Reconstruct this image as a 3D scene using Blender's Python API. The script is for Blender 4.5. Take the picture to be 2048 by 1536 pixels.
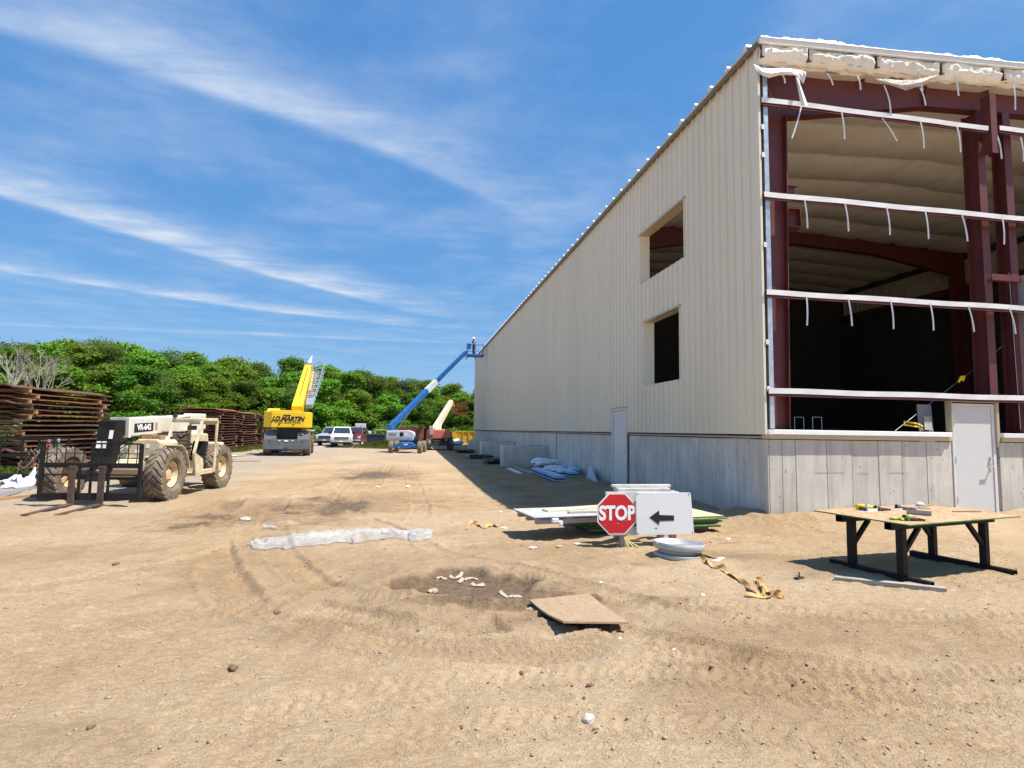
import bpy, bmesh, math, random
import numpy as np
from mathutils import Vector, Matrix
for o in list(bpy.data.objects): bpy.data.objects.remove(o)
SC = bpy.context.scene
COL = SC.collection
random.seed(7)
RNG = np.random.default_rng(11)
PI = math.pi
def rad(a): return math.radians(a)

# ------------------------------------------------------------------ camera
FOC, EYE = 1137.0, 1.7
def _n(v): return v / np.linalg.norm(v)
_Y = _n(np.array([-202., -90., -FOC]))
_X = np.array([6441., -191., -FOC]); _X = _n(_X - _X.dot(_Y) * _Y)
ROT = np.array([_X, _Y, np.cross(_X, _Y)])
cam = bpy.data.cameras.new('camera')
cam.sensor_width = 36.0; cam.lens = 36.0 * FOC / 2048.0
cam.clip_start = 0.1; cam.clip_end = 3000
camo = bpy.data.objects.new('camera', cam); COL.objects.link(camo)
M4 = Matrix([list(ROT[i]) + [(0, 0, EYE)[i]] for i in range(3)] + [[0, 0, 0, 1]])
camo.matrix_world = M4
SC.camera = camo
SC.render.resolution_x, SC.render.resolution_y = 1024, 768
def _ray(px, py): return ROT @ np.array([px - 1024., 768. - py, -FOC])
def at(px, py, Y):
    d = _ray(px, py); return Vector((0, 0, EYE)) + Vector(d * (Y / d[1]))
def gat(px, py, z=0.0):
    d = _ray(px, py); return Vector((0, 0, EYE)) + Vector(d * ((z - EYE) / d[2]))

# ------------------------------------------------------------------ light
SUN_TO = Vector((0.462, -0.235, 1.0)).normalized()
elev = math.asin(SUN_TO.z); azim = math.atan2(SUN_TO.x, SUN_TO.y)
sun = bpy.data.lights.new('sun', 'SUN'); sun.energy = 5.0; sun.angle = rad(0.55); sun.color = (1.0, 0.94, 0.85)
suno = bpy.data.objects.new('sun', sun); COL.objects.link(suno)
suno.rotation_euler = SUN_TO.to_track_quat('Z', 'Y').to_euler(); suno.location = SUN_TO * 60
SC.view_settings.view_transform = 'Standard'; SC.view_settings.look = 'None'
SC.view_settings.exposure = 0.64; SC.view_settings.gamma = 1.0
SC.view_settings.use_curve_mapping = False
W = bpy.data.worlds.new('World'); SC.world = W; W.use_nodes = True

class NT:
    """small node-graph helper"""
    def __init__(s, tree): s.t = tree; s.n = tree.nodes; s.l = tree.links
    def node(s, typ, **kw):
        nd = s.n.new(typ)
        for k, v in kw.items(): setattr(nd, k, v)
        return nd
    def put(s, sock, v):
        if hasattr(v, 'is_output'): s.l.new(v, sock)
        elif isinstance(v, (tuple, list)) and len(v) == 3 and sock.type == 'RGBA': sock.default_value = (*v, 1)
        else: sock.default_value = v
    def math(s, op, a, b=0.0, c=None, clamp=False):
        nd = s.node('ShaderNodeMath', operation=op); nd.use_clamp = clamp
        s.put(nd.inputs[0], a); s.put(nd.inputs[1], b)
        if c is not None: s.put(nd.inputs[2], c)
        return nd.outputs[0]
    def mix(s, f, a, b, blend='MIX'):
        nd = s.node('ShaderNodeMix', data_type='RGBA', blend_type=blend)
        s.put(nd.inputs[0], f); s.put(nd.inputs[6], a); s.put(nd.inputs[7], b)
        return nd.outputs[2]
    def noise(s, vec, scale, detail=4, rough=0.55, dist=0.0):
        nd = s.node('ShaderNodeTexNoise'); nd.inputs['Scale'].default_value = scale
        nd.inputs['Detail'].default_value = detail; nd.inputs['Roughness'].default_value = rough
        nd.inputs['Distortion'].default_value = dist
        if vec is not None: s.l.new(vec, nd.inputs['Vector'])
        return nd.outputs[0]
    def ramp(s, f, a, b, c0=0.0, c1=1.0):
        nd = s.node('ShaderNodeMapRange'); nd.clamp = True
        s.put(nd.inputs[0], f); nd.inputs[1].default_value = a; nd.inputs[2].default_value = b
        nd.inputs[3].default_value = c0; nd.inputs[4].default_value = c1
        return nd.outputs[0]
    def mapping(s, vec, scale=(1, 1, 1), rot=(0, 0, 0), loc=(0, 0, 0)):
        nd = s.node('ShaderNodeMapping'); s.l.new(vec, nd.inputs[0])
        nd.inputs[1].default_value = loc; nd.inputs[2].default_value = rot; nd.inputs[3].default_value = scale
        return nd.outputs[0]

def make_world():
    g = NT(W.node_tree); g.n.clear()
    out = g.node('ShaderNodeOutputWorld'); bg = g.node('ShaderNodeBackground')
    sky = g.node('ShaderNodeTexSky', sky_type='NISHITA')
    sky.sun_disc = False; sky.sun_elevation = elev; sky.sun_rotation = azim
    sky.altitude = 0; sky.air_density = 1.0; sky.dust_density = 0.0; sky.ozone_density = 1.6
    tc = g.node('ShaderNodeTexCoord')
    sep = g.node('ShaderNodeSeparateXYZ'); g.l.new(tc.outputs['Generated'], sep.inputs[0])
    z = g.math('MAXIMUM', sep.outputs[2], 0.03)
    u = g.math('DIVIDE', sep.outputs[0], z); v = g.math('DIVIDE', sep.outputs[1], z)
    comb = g.node('ShaderNodeCombineXYZ'); g.l.new(u, comb.inputs[0]); g.l.new(v, comb.inputs[1])
    uv = comb.outputs[0]
    # long cirrus bands on a flat cloud deck
    wob = g.math('SUBTRACT', g.noise(uv, 0.9, 2), 0.5)
    fib = g.noise(g.mapping(uv, (0.8, 2.6, 1), rot=(0, 0, -0.70)), 1.9, 7, 0.64, 0.6)     # combed fibres
    fib2 = g.noise(g.mapping(uv, (1.0, 1.0, 1), loc=(3, 1, 0)), 1.5, 5, 0.6)
    fibre = g.math('MULTIPLY', g.ramp(fib, 0.30, 0.66, 0.35, 1.0), g.ramp(fib2, 0.30, 0.60, 0.45, 1.0))
    total = None
    def band(p, q, wfar, wnear, st, wn=0.1, curve=0.0):
        """core from p to q, crisp on its far side, feathering out on its near side"""
        nonlocal total
        d = Vector((q[0] - p[0], q[1] - p[1])); L = d.length; d /= L
        du = g.math('SUBTRACT', u, p[0]); dv = g.math('SUBTRACT', v, p[1])
        across = g.math('MULTIPLY_ADD', du, -d.y, g.math('MULTIPLY', dv, d.x))
        along = g.math('MULTIPLY_ADD', du, d.x, g.math('MULTIPLY', dv, d.y))
        across = g.math('MULTIPLY_ADD', wob, wn, across)
        across = g.math('SUBTRACT', across, g.math('MULTIPLY', g.math('MULTIPLY', along, g.math('SUBTRACT', along, L)), curve))
        wd = g.ramp(across, -0.01, 0.01, wnear, wfar)
        k = g.math('DIVIDE', across, wd); m = g.math('POWER', 2.718, g.math('MULTIPLY', g.math('MULTIPLY', k, k), -1.0))
        b = g.math('MULTIPLY', g.math('MULTIPLY', m, st), g.ramp(along, L * 0.8, L * 1.3, 1.0, 0.0))
        total = b if total is None else g.math('MAXIMUM', total, b)
    band((-1.05, 1.53), (0.34, 2.36), 0.05, 0.24, 0.78, 0.10, 0.106)
    band((-1.79, 2.74), (-0.09, 4.74), 0.065, 0.34, 0.92, 0.10, -0.043)
    band((-2.66, 4.15), (-0.35, 5.41), 0.08, 0.30, 0.80, 0.20, -0.071)
    band((0.08, 6.50), (0.48, 6.50), 0.10, 0.14, 0.45, 0.10, 0.0)
    veil = g.math('MULTIPLY', g.ramp(fib2, 0.40, 0.70), 0.34)
    low = g.ramp(sep.outputs[2], 0.06, 0.16)
    total = g.math('MULTIPLY', g.math('MULTIPLY', g.math('ADD', total, veil), fibre), low, clamp=True)
    # the camera's rendering of that sky: one power curve per channel
    sx = g.node('ShaderNodeSeparateColor'); g.l.new(sky.outputs[0], sx.inputs[0]); cx = g.node('ShaderNodeCombineColor')
    for k_, (gam, mul) in enumerate(((0.74, 0.74), (0.48, 1.76), (0.275, 3.88))):
        g.l.new(g.math('MULTIPLY', g.math('POWER', sx.outputs[k_], gam), mul), cx.inputs[k_])
    col = g.mix(total, cx.outputs[0], (5.2, 6.0, 7.2))
    g.l.new(col, bg.inputs[0]); bg.inputs[1].default_value = 0.081
    g.l.new(bg.outputs[0], out.inputs[0])
make_world()

# ------------------------------------------------------------------ materials
MATS = {}
def newmat(name):
    m = bpy.data.materials.new(name); m.use_nodes = True
    g = NT(m.node_tree); b = m.node_tree.nodes['Principled BSDF']
    tc = g.node('ShaderNodeTexCoord')
    return m, g, b, tc
def bump(g, b, h, strength, dist=0.02):
    nd = g.node('ShaderNodeBump'); nd.inputs['Strength'].default_value = strength; nd.inputs['Distance'].default_value = dist
    g.l.new(h, nd.inputs['Height']); g.l.new(nd.outputs[0], b.inputs['Normal'])
def mat(name, col, rough=0.6, metal=0.0, var=0.12, scale=4.0, bmp=0.0, bscale=40.0, dirt=None, dirt_amt=0.35, dirt_scale=2.5, spec=0.5):
    if name in MATS: return MATS[name]
    m, g, b, tc = newmat(name)
    vec = tc.outputs['Object']
    oi = g.node('ShaderNodeObjectInfo')
    n1 = g.noise(vec, scale, 6, 0.6)
    c0 = tuple(c * (1 - var) for c in col); c1 = tuple(min(c * (1 + var), 1) for c in col)
    c = g.mix(g.ramp(n1, 0.3, 0.7), c0, c1)
    jit = g.math('MULTIPLY_ADD', oi.outputs['Random'], 0.16, 0.92)
    vm = g.node('ShaderNodeVectorMath', operation='SCALE'); g.l.new(c, vm.inputs[0]); g.l.new(jit, vm.inputs['Scale'])
    c = vm.outputs[0]
    if dirt is not None:
        n2 = g.noise(vec, dirt_scale, 8, 0.68, 0.3)
        c = g.mix(g.math('MULTIPLY', g.ramp(n2, 0.45, 0.72), dirt_amt), c, dirt)
    g.put(b.inputs['Base Color'], c)
    g.put(b.inputs['Roughness'], g.ramp(n1, 0.2, 0.8, max(rough - 0.08, 0.05), min(rough + 0.1, 1)))
    b.inputs['Metallic'].default_value = metal
    b.inputs['Specular IOR Level'].default_value = spec
    if bmp: bump(g, b, g.noise(vec, bscale, 5, 0.6), bmp)
    MATS[name] = m; return m

def mat_ground():
    m, g, b, tc = newmat('ground_soil')
    p = tc.outputs['Object']
    at_ = g.node('ShaderNodeVertexColor', layer_name='soil'); sp = g.node('ShaderNodeSeparateColor'); g.l.new(at_.outputs[0], sp.inputs[0])
    wet, grav, dust = sp.outputs[0], sp.outputs[1], sp.outputs[2]  # wet holds real damp plus the shadow tone painted beside the warehouse
    n1 = g.noise(p, 0.35, 6, 0.6); n2 = g.noise(p, 2.3, 8, 0.65, 0.4); n3 = g.noise(p, 14, 8, 0.7); n4 = g.noise(p, 70, 5, 0.7)
    c = g.mix(g.ramp(n1, 0.35, 0.65), (0.436, 0.298, 0.165), (0.528, 0.386, 0.235))
    c = g.mix(g.math('MULTIPLY', g.ramp(n2, 0.46, 0.70), 0.60), c, (0.346, 0.217, 0.105))
    c = g.mix(g.math('MULTIPLY', g.ramp(n3, 0.50, 0.70), 0.45), c, (0.588, 0.450, 0.297))
    pit = g.noise(g.mapping(p, (1.0, 1.8, 1)), 26, 7, 0.75, 0.8)
    c = g.mix(g.math('MULTIPLY', g.ramp(pit, 0.58, 0.70), 0.50), c, (0.199, 0.120, 0.062))
    c = g.mix(g.math('MULTIPLY', g.ramp(n4, 0.55, 0.8), 0.28), c, (0.238, 0.149, 0.081))
    c = g.mix(g.math('MULTIPLY', dust, g.ramp(n3, 0.3, 0.6, 0.2, 0.6)), c, (0.581, 0.446, 0.297))
    gn = g.mix(g.ramp(g.noise(p, 40, 4, 0.7), 0.35, 0.7), (0.26, 0.22, 0.18), (0.50, 0.45, 0.385))
    c = g.mix(g.math('MULTIPLY', grav, g.ramp(n2, 0.3, 0.6, 0.35, 0.95)), c, gn)
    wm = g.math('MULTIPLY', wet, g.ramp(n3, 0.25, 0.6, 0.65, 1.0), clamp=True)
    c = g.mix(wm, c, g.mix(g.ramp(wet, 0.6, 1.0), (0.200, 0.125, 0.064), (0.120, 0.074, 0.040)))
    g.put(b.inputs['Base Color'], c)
    g.put(b.inputs['Roughness'], g.ramp(wet, 0.7, 1.0, 0.95, 0.45))
    b.inputs['Specular IOR Level'].default_value = 0.25
    dry = g.math('SUBTRACT', 1.0, g.math('MULTIPLY', wet, 0.6))
    # clods, pits and small cracks; stretched a little across the drive
    cr = g.node('ShaderNodeTexVoronoi', feature='DISTANCE_TO_EDGE'); cr.inputs['Scale'].default_value = 7.0
    g.l.new(g.mapping(p, (1, 1.5, 1)), cr.inputs['Vector'])
    h = g.math('ADD', g.math('MULTIPLY', g.noise(g.mapping(p, (1, 1.7, 1)), 9, 8, 0.72, 0.6), 1.0), g.math('MULTIPLY', g.noise(p, 48, 6, 0.75), 0.42))
    h = g.math('SUBTRACT', h, g.math('MULTIPLY', g.ramp(pit, 0.58, 0.74), 0.30))
    h = g.math('ADD', h, g.math('MULTIPLY', g.ramp(cr.outputs[0], 0.0, 0.05), g.math('MULTIPLY', wet, 0.35)))
    rg = g.math('ABSOLUTE', g.math('MULTIPLY_ADD', g.noise(g.mapping(p, (1, 1.6, 1), rot=(0, 0, 0.3)), 13, 5, 0.6, 0.9), 2.0, -1.0))
    rg2 = g.math('ABSOLUTE', g.math('MULTIPLY_ADD', g.noise(g.mapping(p, (1.5, 1, 1)), 34, 4, 0.6, 0.5), 2.0, -1.0))
    h = g.math('ADD', h, g.math('MULTIPLY_ADD', g.ramp(rg, 0.0, 0.16), 0.22, g.math('MULTIPLY', g.ramp(rg2, 0.0, 0.2), 0.10)))
    bump(g, b, g.math('MULTIPLY', h, dry), 0.8, 0.045)
    return m

def mat_concrete():
    m, g, b, tc = newmat('concrete'); p = tc.outputs['Object']
    n1 = g.noise(p, 1.1, 7, 0.62); n2 = g.noise(g.mapping(p, (6, 6, 0.7)), 1.0, 6, 0.65, 0.3); n3 = g.noise(p, 22, 5, 0.6)
    oi = g.node('ShaderNodeObjectInfo')
    c = g.mix(g.ramp(n1, 0.3, 0.7), (0.53, 0.50, 0.44), (0.75, 0.715, 0.64))
    c = g.mix(g.math('MULTIPLY', g.ramp(n2, 0.46, 0.74), 0.62), c, (0.30, 0.28, 0.245))
    c = g.mix(g.math('MULTIPLY', g.ramp(oi.outputs['Random'], 0.0, 1.0), 0.30), c, (0.40, 0.38, 0.345))
    v = g.node('ShaderNodeTexVoronoi'); v.inputs['Scale'].default_value = 8.5; g.l.new(p, v.inputs['Vector'])
    hole = g.math('MULTIPLY', g.math('LESS_THAN', v.outputs[0], 0.13), g.math('GREATER_THAN', g.noise(p, 3.0, 3), 0.5))
    c = g.mix(g.math('MULTIPLY', hole, 0.85), c, (0.10, 0.09, 0.08))
    sepz = g.node('ShaderNodeSeparateXYZ'); g.l.new(p, sepz.inputs[0])
    mud = g.math('MULTIPLY', g.ramp(g.math('ADD', sepz.outputs[2], g.math('MULTIPLY', n1, 0.5)), 0.18, 0.62, 1.0, 0.0), 0.55)
    c = g.mix(mud, c, (0.36, 0.265, 0.17))
    g.put(b.inputs['Base Color'], c); b.inputs['Roughness'].default_value = 0.88
    h = g.math('SUBTRACT', g.math('MULTIPLY', n3, 0.4), hole)
    bump(g, b, h, 0.35, 0.012)
    return m

def mat_osb(name, tint=(1, 1, 1), mud=0.0):
    m, g, b, tc = newmat(name); p = tc.outputs['Object']
    v = g.node('ShaderNodeTexVoronoi'); v.inputs['Scale'].default_value = 16; v.inputs['Randomness'].default_value = 1
    dv = g.node('ShaderNodeMix', data_type='VECTOR'); 
    g.l.new(g.mapping(p, (1, 2.6, 1), rot=(0, 0, 0.5)), v.inputs['Vector'])
    v2 = g.node('ShaderNodeTexVoronoi'); v2.inputs['Scale'].default_value = 13
    g.l.new(g.mapping(p, (2.4, 1, 1), rot=(0, 0, -0.3)), v2.inputs['Vector'])
    sA = g.node('ShaderNodeSeparateColor'); g.l.new(v.outputs['Color'], sA.inputs[0])
    sB = g.node('ShaderNodeSeparateColor'); g.l.new(v2.outputs['Color'], sB.inputs[0])
    f = g.math('MULTIPLY', g.math('ADD', sA.outputs[0], sB.outputs[1]), 0.5)
    c = g.mix(f, tuple(a * b_ for a, b_ in zip((0.27, 0.15, 0.075), tint)), tuple(a * b_ for a, b_ in zip((0.60, 0.42, 0.25), tint)))
    if mud:
        n = g.noise(p, 5, 8, 0.68, 0.4)
        c = g.mix(g.math('MULTIPLY', g.ramp(n, 0.28, 0.50), mud), c, (0.33, 0.245, 0.155))
        n = g.noise(p, 9, 6, 0.7)
        c = g.mix(g.math('MULTIPLY', g.ramp(n, 0.6, 0.72), 0.7), c, (0.2, 0.13, 0.07))
    g.put(b.inputs['Base Color'], c); b.inputs['Roughness'].default_value = 0.85
    bump(g, b, g.math('ADD', f, g.math('MULTIPLY', g.noise(p, 60), 0.6)), 0.35, 0.006)
    return m

def mat_rust(name, a=(0.070, 0.032, 0.020), b_=(0.175, 0.078, 0.042), hi=(0.30, 0.155, 0.09)):
    m, g, b, tc = newmat(name); p = tc.outputs['Object']
    oi = g.node('ShaderNodeObjectInfo')
    off = g.node('ShaderNodeVectorMath', operation='ADD'); g.l.new(p, off.inputs[0])
    cb = g.node('ShaderNodeCombineXYZ'); g.l.new(g.math('MULTIPLY', oi.outputs['Random'], 40), cb.inputs[0]); g.l.new(cb.outputs[0], off.inputs[1])
    q = off.outputs[0]
    n1 = g.noise(q, 1.6, 8, 0.66, 0.5); n2 = g.noise(q, 11, 6, 0.7)
    c = g.mix(g.ramp(n1, 0.33, 0.68), a, b_)
    c = g.mix(g.math('MULTIPLY', g.ramp(n2, 0.5, 0.75), 0.6), c, hi)
    c = g.mix(g.math('MULTIPLY', oi.outputs['Random'], 0.35), c, tuple(x * 0.55 for x in a))
    g.put(b.inputs['Base Color'], c); b.inputs['Roughness'].default_value = 0.85
    bump(g, b, n2, 0.3, 0.01)
    return m

def mat_wood(name, a, b_, gr=(1, 14, 14), rough=0.8):
    m, g, b, tc = newmat(name); p = tc.outputs['Object']
    n = g.noise(g.mapping(p, gr), 3.0, 7, 0.65, 0.6); n2 = g.noise(p, 2.5, 4)
    c = g.mix(g.ramp(n, 0.3, 0.7), a, b_)
    c = g.mix(g.math('MULTIPLY', g.ramp(n2, 0.5, 0.75), 0.5), c, tuple(x * 0.55 for x in a))
    g.put(b.inputs['Base Color'], c); b.inputs['Roughness'].default_value = rough
    bump(g, b, n, 0.3, 0.008)
    return m

def mat_siding():
    m, g, b, tc = newmat('siding_paint'); p = tc.outputs['Object']
    n = g.noise(g.mapping(p, (1, 1, 0.25)), 1.2, 6, 0.6); n2 = g.noise(p, 30, 4, 0.6)
    oi = g.node('ShaderNodeObjectInfo')
    c = g.mix(g.ramp(n, 0.3, 0.7), (0.76, 0.695, 0.545), (0.81, 0.745, 0.595))
    c = g.mix(g.math('MULTIPLY', oi.outputs['Random'], 0.28), c, (0.66, 0.60, 0.465))
    g.put(b.inputs['Base Color'], c)
    g.put(b.inputs['Roughness'], g.ramp(n, 0.3, 0.7, 0.27, 0.40)); b.inputs['Specular IOR Level'].default_value = 0.5
    b.inputs['Coat Weight'].default_value = 0.12; b.inputs['Coat Roughness'].default_value = 0.2
    bump(g, b, g.math('ADD', n2, g.math('MULTIPLY', g.noise(p, 1.7, 2), 6.0)), 0.05, 0.01)
    return m

def mat_leaf(name, dark, light, trans=0.42):
    m = bpy.data.materials.new(name); m.use_nodes = True; g = NT(m.node_tree); g.n.clear()
    out = g.node('ShaderNodeOutputMaterial'); oi = g.node('ShaderNodeObjectInfo'); geo = g.node('ShaderNodeNewGeometry')
    r = geo.outputs['Random Per Island']
    c = g.mix(r, dark, light)
    h = g.node('ShaderNodeHueSaturation'); g.l.new(c, h.inputs['Color'])
    g.l.new(g.math('MULTIPLY_ADD', oi.outputs['Random'], 0.05, 0.475), h.inputs['Hue'])
    g.l.new(g.math('MULTIPLY_ADD', oi.outputs['Random'], 0.6, 0.72), h.inputs['Value'])
    d = g.node('ShaderNodeBsdfPrincipled'); g.l.new(h.outputs[0], d.inputs['Base Color']); d.inputs['Roughness'].default_value = 0.55
    d.inputs['Specular IOR Level'].default_value = 0.3
    t = g.node('ShaderNodeBsdfTranslucent')
    h2 = g.mix(0.5, h.outputs[0], (0.22, 0.30, 0.02)); g.l.new(h2, t.inputs[0])
    mx = g.node('ShaderNodeMixShader'); mx.inputs[0].default_value = trans
    g.l.new(d.outputs[0], mx.inputs[1]); g.l.new(t.outputs[0], mx.inputs[2]); g.l.new(mx.outputs[0], out.inputs[0])
    return m

def mat_film(name, tint=(0.75, 0.78, 0.80), op=0.7):
    m = bpy.data.materials.new(name); m.use_nodes = True; g = NT(m.node_tree); g.n.clear()
    out = g.node('ShaderNodeOutputMaterial'); tc = g.node('ShaderNodeTexCoord'); p = tc.outputs['Object']
    d = g.node('ShaderNodeBsdfPrincipled'); d.inputs['Roughness'].default_value = 0.22
    n = g.noise(p, 5, 6, 0.65)
    g.put(d.inputs['Base Color'], g.mix(g.ramp(n, 0.45, 0.72), tint, (0.52, 0.42, 0.30)))
    bn = g.node('ShaderNodeBump'); bn.inputs['Strength'].default_value = 0.6; bn.inputs['Distance'].default_value = 0.03
    g.l.new(g.noise(p, 14, 5, 0.6, 1.0), bn.inputs['Height']); g.l.new(bn.outputs[0], d.inputs['Normal'])
    tl = g.node('ShaderNodeBsdfTranslucent'); tl.inputs[0].default_value = (*tint, 1)
    m1 = g.node('ShaderNodeMixShader'); m1.inputs[0].default_value = 0.3; g.l.new(d.outputs[0], m1.inputs[1]); g.l.new(tl.outputs[0], m1.inputs[2])
    tr = g.node('ShaderNodeBsdfTransparent')
    m2 = g.node('ShaderNodeMixShader'); m2.inputs[0].default_value = op; g.l.new(tr.outputs[0], m2.inputs[1]); g.l.new(m1.outputs[0], m2.inputs[2])
    g.l.new(m2.outputs[0], out.inputs[0]); return m

M_GROUND = mat_ground(); M_CONC = mat_concrete(); M_SIDING = mat_siding()
M_OSB = mat_osb('osb_board'); M_OSBM = mat_osb('osb_muddy', (0.85, 0.85, 0.85), 0.75)
M_RUST = mat_rust('rusty_steel'); M_RUSTO = mat_rust('rusty_steel_orange', (0.16, 0.06, 0.03), (0.34, 0.135, 0.06), (0.44, 0.22, 0.12))
M_TIMBER = mat_wood('timber', (0.30, 0.175, 0.085), (0.46, 0.29, 0.155)); M_GREYWOOD = mat_wood('weathered_wood', (0.30, 0.265, 0.22), (0.50, 0.455, 0.39))
M_PINE = mat_wood('pale_pine', (0.55, 0.43, 0.24), (0.68, 0.56, 0.35))
M_RED = mat('red_oxide_steel', (0.125, 0.030, 0.030), 0.5, 0, 0.15, 2.0, 0.05, 60, (0.20, 0.09, 0.07), 0.2)
M_GALV = mat('galvanised', (0.62, 0.65, 0.67), 0.38, 0.75, 0.12, 9)
M_WHITE = mat('white_paint', (0.84, 0.84, 0.83), 0.45, 0, 0.04, 5)
M_DOOR = mat('door_paint', (0.70, 0.70, 0.685), 0.4, 0, 0.03, 3, 0.02, 30)
M_TRIM = mat('tan_trim', (0.50, 0.43, 0.30), 0.4, 0, 0.06, 3)
M_BLACK = mat('black_steel', (0.013, 0.012, 0.012), 0.6, 0, 0.2, 6, 0.05, 50, (0.06, 0.045, 0.03), 0.25, spec=0.25)
M_DARK = mat('dark_parts', (0.03, 0.03, 0.032), 0.6, 0, 0.2, 6, 0, 40, (0.15, 0.11, 0.07), 0.3)
M_RUBBER = mat('tyre_rubber', (0.045, 0.042, 0.04), 0.85, 0, 0.2, 8, 0.1, 60, (0.34, 0.26, 0.17), 0.95, 3.0)
M_TREAD = mat('tyre_dusty', (0.15, 0.122, 0.092), 0.9, 0, 0.25, 7, 0.15, 50, (0.36, 0.28, 0.19), 0.8, 4.0)
M_CREAM = mat('cream_paint', (0.66, 0.57, 0.40), 0.55, 0, 0.10, 3, 0.03, 40, (0.36, 0.25, 0.14), 0.65, 4.5)
M_BOOM = mat('boom_white', (0.68, 0.66, 0.58), 0.45, 0, 0.06, 2, 0.02, 40, (0.42, 0.33, 0.22), 0.3, 2.5)
M_RIM = mat('rim_cream', (0.60, 0.47, 0.29), 0.55, 0, 0.1, 3, 0.03, 40, (0.34, 0.23, 0.13), 0.5, 4)
M_YEL = mat('crane_yellow', (0.86, 0.55, 0.012), 0.42, 0, 0.05, 2, 0, 40, (0.55, 0.34, 0.06), 0.2)
M_CGREY = mat('crane_grey', (0.085, 0.10, 0.112), 0.45, 0, 0.1, 3, 0, 40, (0.25, 0.2, 0.15), 0.3)
M_JIB = mat('jib_grey', (0.24, 0.29, 0.31), 0.45, 0.1, 0.1, 3)
M_BLUE = mat('lift_blue', (0.014, 0.115, 0.36), 0.4, 0, 0.1, 3, 0, 40, (0.2, 0.2, 0.2), 0.15)
M_LGREY = mat('lift_grey', (0.56, 0.60, 0.64), 0.4, 0, 0.05, 2, 0, 40, (0.4, 0.36, 0.3), 0.25)
M_ORANGE = mat('lift_orange', (0.66, 0.16, 0.035), 0.45, 0, 0.1, 2, 0, 40, (0.3, 0.13, 0.08), 0.2)
M_LRED = mat('lift_faded_red', (0.60, 0.17, 0.12), 0.5, 0, 0.1, 2, 0, 40, (0.4, 0.2, 0.14), 0.25)
M_LCREAM = mat('lift_cream', (0.76, 0.66, 0.46), 0.45, 0, 0.06, 2, 0, 40, (0.5, 0.3, 0.2), 0.2)
M_GLASS = mat('dark_glass', (0.03, 0.04, 0.05), 0.08, 0, 0.1, 2, spec=0.8)
M_SIGNRED = mat('sign_red', (0.60, 0.012, 0.022), 0.35, 0, 0.06, 3)
M_SIGNWHITE = mat('sign_white', (0.84, 0.85, 0.855), 0.35, 0, 0.03, 2)
M_SIGNBLACK = mat('sign_black', (0.015, 0.016, 0.02), 0.5, 0, 0.1, 3)
M_STRAP = mat('strap_tan', (0.56, 0.33, 0.12), 0.7, 0, 0.15, 8, 0.1, 90)
M_PAPER = mat('paper', (0.72, 0.68, 0.60), 0.8, 0, 0.1, 12)
M_STONE = mat('stone', (0.42, 0.37, 0.30), 0.9, 0, 0.25, 14, 0.3, 40)
M_PEB = mat('pebble', (0.36, 0.28, 0.195), 0.95, 0, 0.3, 20, 0, 40)
M_BAG = mat('white_bag', (0.74, 0.76, 0.80), 0.4, 0, 0.08, 4, 0.25, 12)
M_LBLUE = mat('film_blue', (0.36, 0.58, 0.86), 0.3, 0, 0.1, 3)
M_GREEN = mat('green_edge', (0.055, 0.17, 0.05), 0.8, 0, 0.2, 6)
M_FILM = mat_film('plastic_film', (0.66, 0.68, 0.70), 0.50)
M_CREAMP = mat('cream_panel', (0.72, 0.66, 0.47), 0.4, 0, 0.03, 2)
M_CANARY = mat('bright_yellow', (0.80, 0.60, 0.02), 0.5, 0, 0.08, 5)
M_SILVER = mat('silver_paint', (0.40, 0.47, 0.55), 0.3, 0.2, 0.05, 2)
M_CARWHITE = mat('car_white', (0.80, 0.81, 0.82), 0.25, 0, 0.02, 2)
M_CARRED = mat('car_dark_red', (0.16, 0.02, 0.025), 0.3, 0, 0.05, 2)
M_CHROME = mat('chrome', (0.7, 0.7, 0.72), 0.2, 0.9, 0.05, 3)
M_LAMP = mat('headlamp', (0.75, 0.77, 0.8), 0.15, 0.2, 0.03, 3)
M_TAILRED = mat('tail_lamp', (0.5, 0.02, 0.02), 0.25, 0, 0.05, 3)
M_BARK = mat('bark', (0.13, 0.105, 0.08), 0.95, 0, 0.3, 5, 0.4, 16)
M_DEADW = mat('dead_wood', (0.36, 0.325, 0.28), 0.95, 0, 0.2, 5)
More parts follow.
